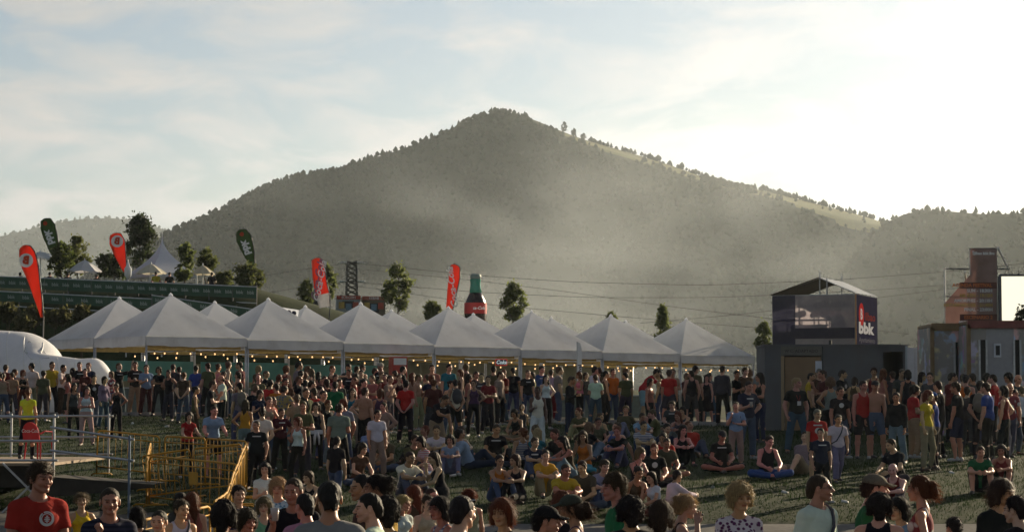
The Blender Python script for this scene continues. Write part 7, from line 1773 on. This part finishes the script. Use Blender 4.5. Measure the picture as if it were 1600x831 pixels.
# whoever would not show at all behind those in front is left out
def shape_of(p):
    s = p['o'].scale[2]; Y = p['Y']; top = Rig('m', p['pose']).top*s if not p['seat'] else .95*s; z = p['o'].location.z
    return top+z
_sc = []
for p in sorted(PEOPLE, key=lambda p: p['Y']):
    Y = p['Y']; zt = shape_of(p); yt = HZ-(zt-CZ)*F/Y; ppm = F/Y
    hid = 0; pts = [(p['px']+dx*.07*ppm, yt+dy*ppm) for dx in (-1, 0, 1) for dy in (.03, .11, .20, .40)]
    for x_, y_ in pts:
        for (a, b, m_, w) in _sc:
            if (abs(x_-a) < .085*m_ and y_ > b+.02*m_) or (abs(x_-a) < w*m_ and y_ > b+.27*m_): hid += 1; break
    p['vis'] = 1-hid/len(pts)
    _sc.append((p['px'], yt, ppm, .20))
def drop(p):
    o = p['o']
    for q in list(bpy.data.objects):
        if q.get('_of') == o.name:
            for c_ in list(q.children): bpy.data.objects.remove(c_)
            bpy.data.objects.remove(q)
    for c_ in list(o.children): bpy.data.objects.remove(c_)
    bpy.data.objects.remove(o); PEOPLE.remove(p)
for p in [p for p in PEOPLE if p['vis'] < .05]: drop(p)
for p in sorted([p for p in PEOPLE if p['vis'] < .6], key=lambda p: p['vis']*F/p['Y']):
    if len(PEOPLE) <= 318: break
    drop(p)
# labels that single each person out
def zone(p):
    if p['Y'] > 130: return 'on the upper terrace'
    if p.get('lie'): return 'lying on the grass'
    if p['Y'] < 36: return 'in the foreground'
    if p['seat']: return 'sitting on the grass'
    if 'plat' in p['fl']: return 'on the platform'
    if p['px'] > 1190 : return 'by the cabins'
    if p['Y'] < 73: return 'standing on the slope'
    if p['px'] < 300: return 'near inflatable tent'
    return 'near the tents'
def facing(a):
    a = a % 360
    return 'facing camera' if a <= 45 or a >= 315 else 'facing right' if a < 135 else 'facing away' if a <= 225 else 'facing left'
def base_label(p, full):
    top = 'bare chest' if p['top'] == 'bare' else '%s %s' % (CW.get(p['tc'], p['tc']), TW[p['top']])
    if 'stripe' in p['fl'] or 'stripe2' in p['fl']: top = 'striped '+TW[p['top']]
    if 'flower' in p['fl']: top = 'flowered '+TW[p['top']]
    legs = ' and %s %s' % (CW.get(p['bc'], p['bc']), 'jeans' if 'denim' in p['bc'] and p['bot'] == 'trouser' else BW_[p['bot']]) if p['Y'] > 36 and p['Y'] < 76 else ''
    return '%s person %s %s%s%s %s' % (HW[p['hair']], 'with' if p['top'] == 'bare' else 'in', top, legs, (' '+facing(p['face'])) if full else '', zone(p))
byl = {}
for p in PEOPLE: byl.setdefault(base_label(p, True), []).append(p)
for l, ps in byl.items():
    ps.sort(key=lambda p: p['px'])
    for i, p in enumerate(ps):
        lab = l
        if len(ps) > 1:
            q = (', %s from left' % ORD[i]) if i < len(ORD)-1 else ', rightmost'
            if len((l+q).split()) > 16: l2 = base_label(p, False)+', '+facing(p['face']).split()[1]+'-facing'; lab = l2 if len((l2+q).split()) <= 16 else l2
            lab = lab+q
        if len(lab.split()) > 16: lab = lab.replace(' in the foreground', ' in foreground').replace(' standing on the slope', ' on slope').replace(' sitting on the grass', ' sitting').replace(' long-sleeved top', ' jumper').replace(' dark grey ', ' charcoal ').replace(' by the cabins', ' near cabins')
        o = p['o']; o['label'] = lab; o['category'] = 'person'; o['group'] = {'in the foreground': 'people in the foreground crowd', 'sitting on the grass': 'people sitting on the grass', 'by the cabins': 'people standing by the cabins'}.get(zone(p), 'people standing near the tents'); p['lab'] = lab
for o in list(bpy.data.objects):
    if '_of' in o:
        w = next(p for p in PEOPLE if p['o'].name == o['_of']); del o['_of']
        hw = base_label(w, True).split(' person ')[1]
        o['label'] = ('plastic cup of beer held by %s person %s' if o['category'] == 'cup' else 'backpack worn by %s person %s') % (HW[w['hair']], hw)
        o['label'] = ' '.join(o['label'].split()[:16])
# litter on the grass
CUPW = mat('litter_white', (.6, .6, .58), .6)
for i, (px, py, lb) in enumerate(((1112, 765, 'crushed white plastic cup lying on the grass right of centre'), (708, 746, 'small white scrap of litter on the grass by black dress'), (1318, 787, 'pale scrap of paper on the grass near path'), (1092, 664, 'white plastic cup lying near the kerb on the right'), (1180, 742, 'white cup on the shaded grass left of foreground curly head'), (1225, 772, 'pale scrap on the grass between two foreground heads'), (655, 748, 'white cup on the grass below the seated group, left'), (905, 792, 'pale cup on the grass just above the path, centre'), (1485, 742, 'white scrap on the shaded grass at the right'), (1440, 712, 'white cup on the shaded grass before the standing group'), (262, 668, 'pale cup on the sunlit grass behind the barriers'), (208, 664, 'white scrap on the sunlit grass behind the ramp'))):
    Yl = None
    for t in np.arange(47, 84, .25):
        x = (px-800)/F*t
        if HZ-(ground(x, t)-CZ)*F/t <= py: Yl = t; break
    Yl = Yl or 60; x = (px-800)/F*Yl; q = empty('litter_cup', (x, Yl, ground(x, Yl)+.05), i*1.3, label=lb, cat='litter', group='litter on the grass'); o = MB().lathe([(.035, -.07), (.048, .07), (.044, .07), (.03, -.06)], 10).build('cup_wall', CUPW, q, sm=True); o.rotation_euler = (R(82), 0, R(40*i)); o.scale = (1, .7, 1)
[print('LONG', p['lab']) for p in PEOPLE if len(p['lab'].split()) > 16]
print('crowd', len(PEOPLE), round(time.time()-T0, 1))
# ---------------------------------------------------------------- air
def haze():
    m = bpy.data.materials.new('haze'); m.use_nodes = True; nt = m.node_tree; n = nt.nodes; n.clear(); out = n.new('ShaderNodeOutputMaterial'); v = n.new('ShaderNodeVolumePrincipled')
    v.inputs['Color'].default_value = (.80, .90, .97, 1); v.inputs['Density'].default_value = HAZE_D; v.inputs['Anisotropy'].default_value = .55
    nt.links.new(v.outputs[0], out.inputs['Volume'])
    o = MB().box((0, 3250, 248), (12000, 7500, 510)).build('haze', m, None, kind='stuff', label='warm evening haze filling the air before the hills', cat='haze')
    return o
HAZE_D = 0.62e-4
haze()
def smoke():
    m = bpy.data.materials.new('drifting_dust'); m.use_nodes = True; nt = m.node_tree; n = nt.nodes; L = nt.links; n.clear(); out = n.new('ShaderNodeOutputMaterial'); v = n.new('ShaderNodeVolumePrincipled')
    v.inputs['Color'].default_value = (.82, .90, .96, 1); v.inputs['Anisotropy'].default_value = .45
    tc = n.new('ShaderNodeTexCoord'); mp = n.new('ShaderNodeMapping'); mp.inputs['Scale'].default_value = (1/55, 1/200, 1/22); mp.inputs['Rotation'].default_value = (0, R(24), 0); L.new(tc.outputs['Object'], mp.inputs[0])
    nz = n.new('ShaderNodeTexNoise'); nz.inputs['Scale'].default_value = 1.0; nz.inputs['Detail'].default_value = 3; L.new(mp.outputs[0], nz.inputs['Vector'])
    r = n.new('ShaderNodeMapRange'); r.inputs[1].default_value = .46; r.inputs[2].default_value = .66; r.inputs[3].default_value = 0; r.inputs[4].default_value = 1; L.new(nz.outputs[0], r.inputs[0])
    # thin out towards the edges of the cloud
    g = n.new('ShaderNodeVectorMath'); g.operation = 'DIVIDE'; g.inputs[1].default_value = (100, 190, 34); L.new(tc.outputs['Object'], g.inputs[0]); ln = n.new('ShaderNodeVectorMath'); ln.operation = 'LENGTH'; L.new(g.outputs[0], ln.inputs[0])
    f = n.new('ShaderNodeMapRange'); f.inputs[1].default_value = .25; f.inputs[2].default_value = 1.0; f.inputs[3].default_value = 1; f.inputs[4].default_value = 0; L.new(ln.outputs['Value'], f.inputs[0])
    a = n.new('ShaderNodeMath'); a.operation = 'MULTIPLY'; L.new(r.outputs[0], a.inputs[0]); L.new(f.outputs[0], a.inputs[1]); b = n.new('ShaderNodeMath'); b.operation = 'MULTIPLY'; b.inputs[1].default_value = SMOKE_D; L.new(a.outputs[0], b.inputs[0]); L.new(b.outputs[0], v.inputs['Density'])
    L.new(v.outputs[0], out.inputs['Volume'])
    MB().box((0, 0, 0), (200, 380, 68)).build('smoke', m, None, loc=(14, 520, 36), kind='stuff', label='pale dust drifting up in front of the big hill', cat='smoke')
SMOKE_D = 1.9e-3
smoke()
print('script', round(time.time()-T0, 1), 's; objects', len(bpy.data.objects))
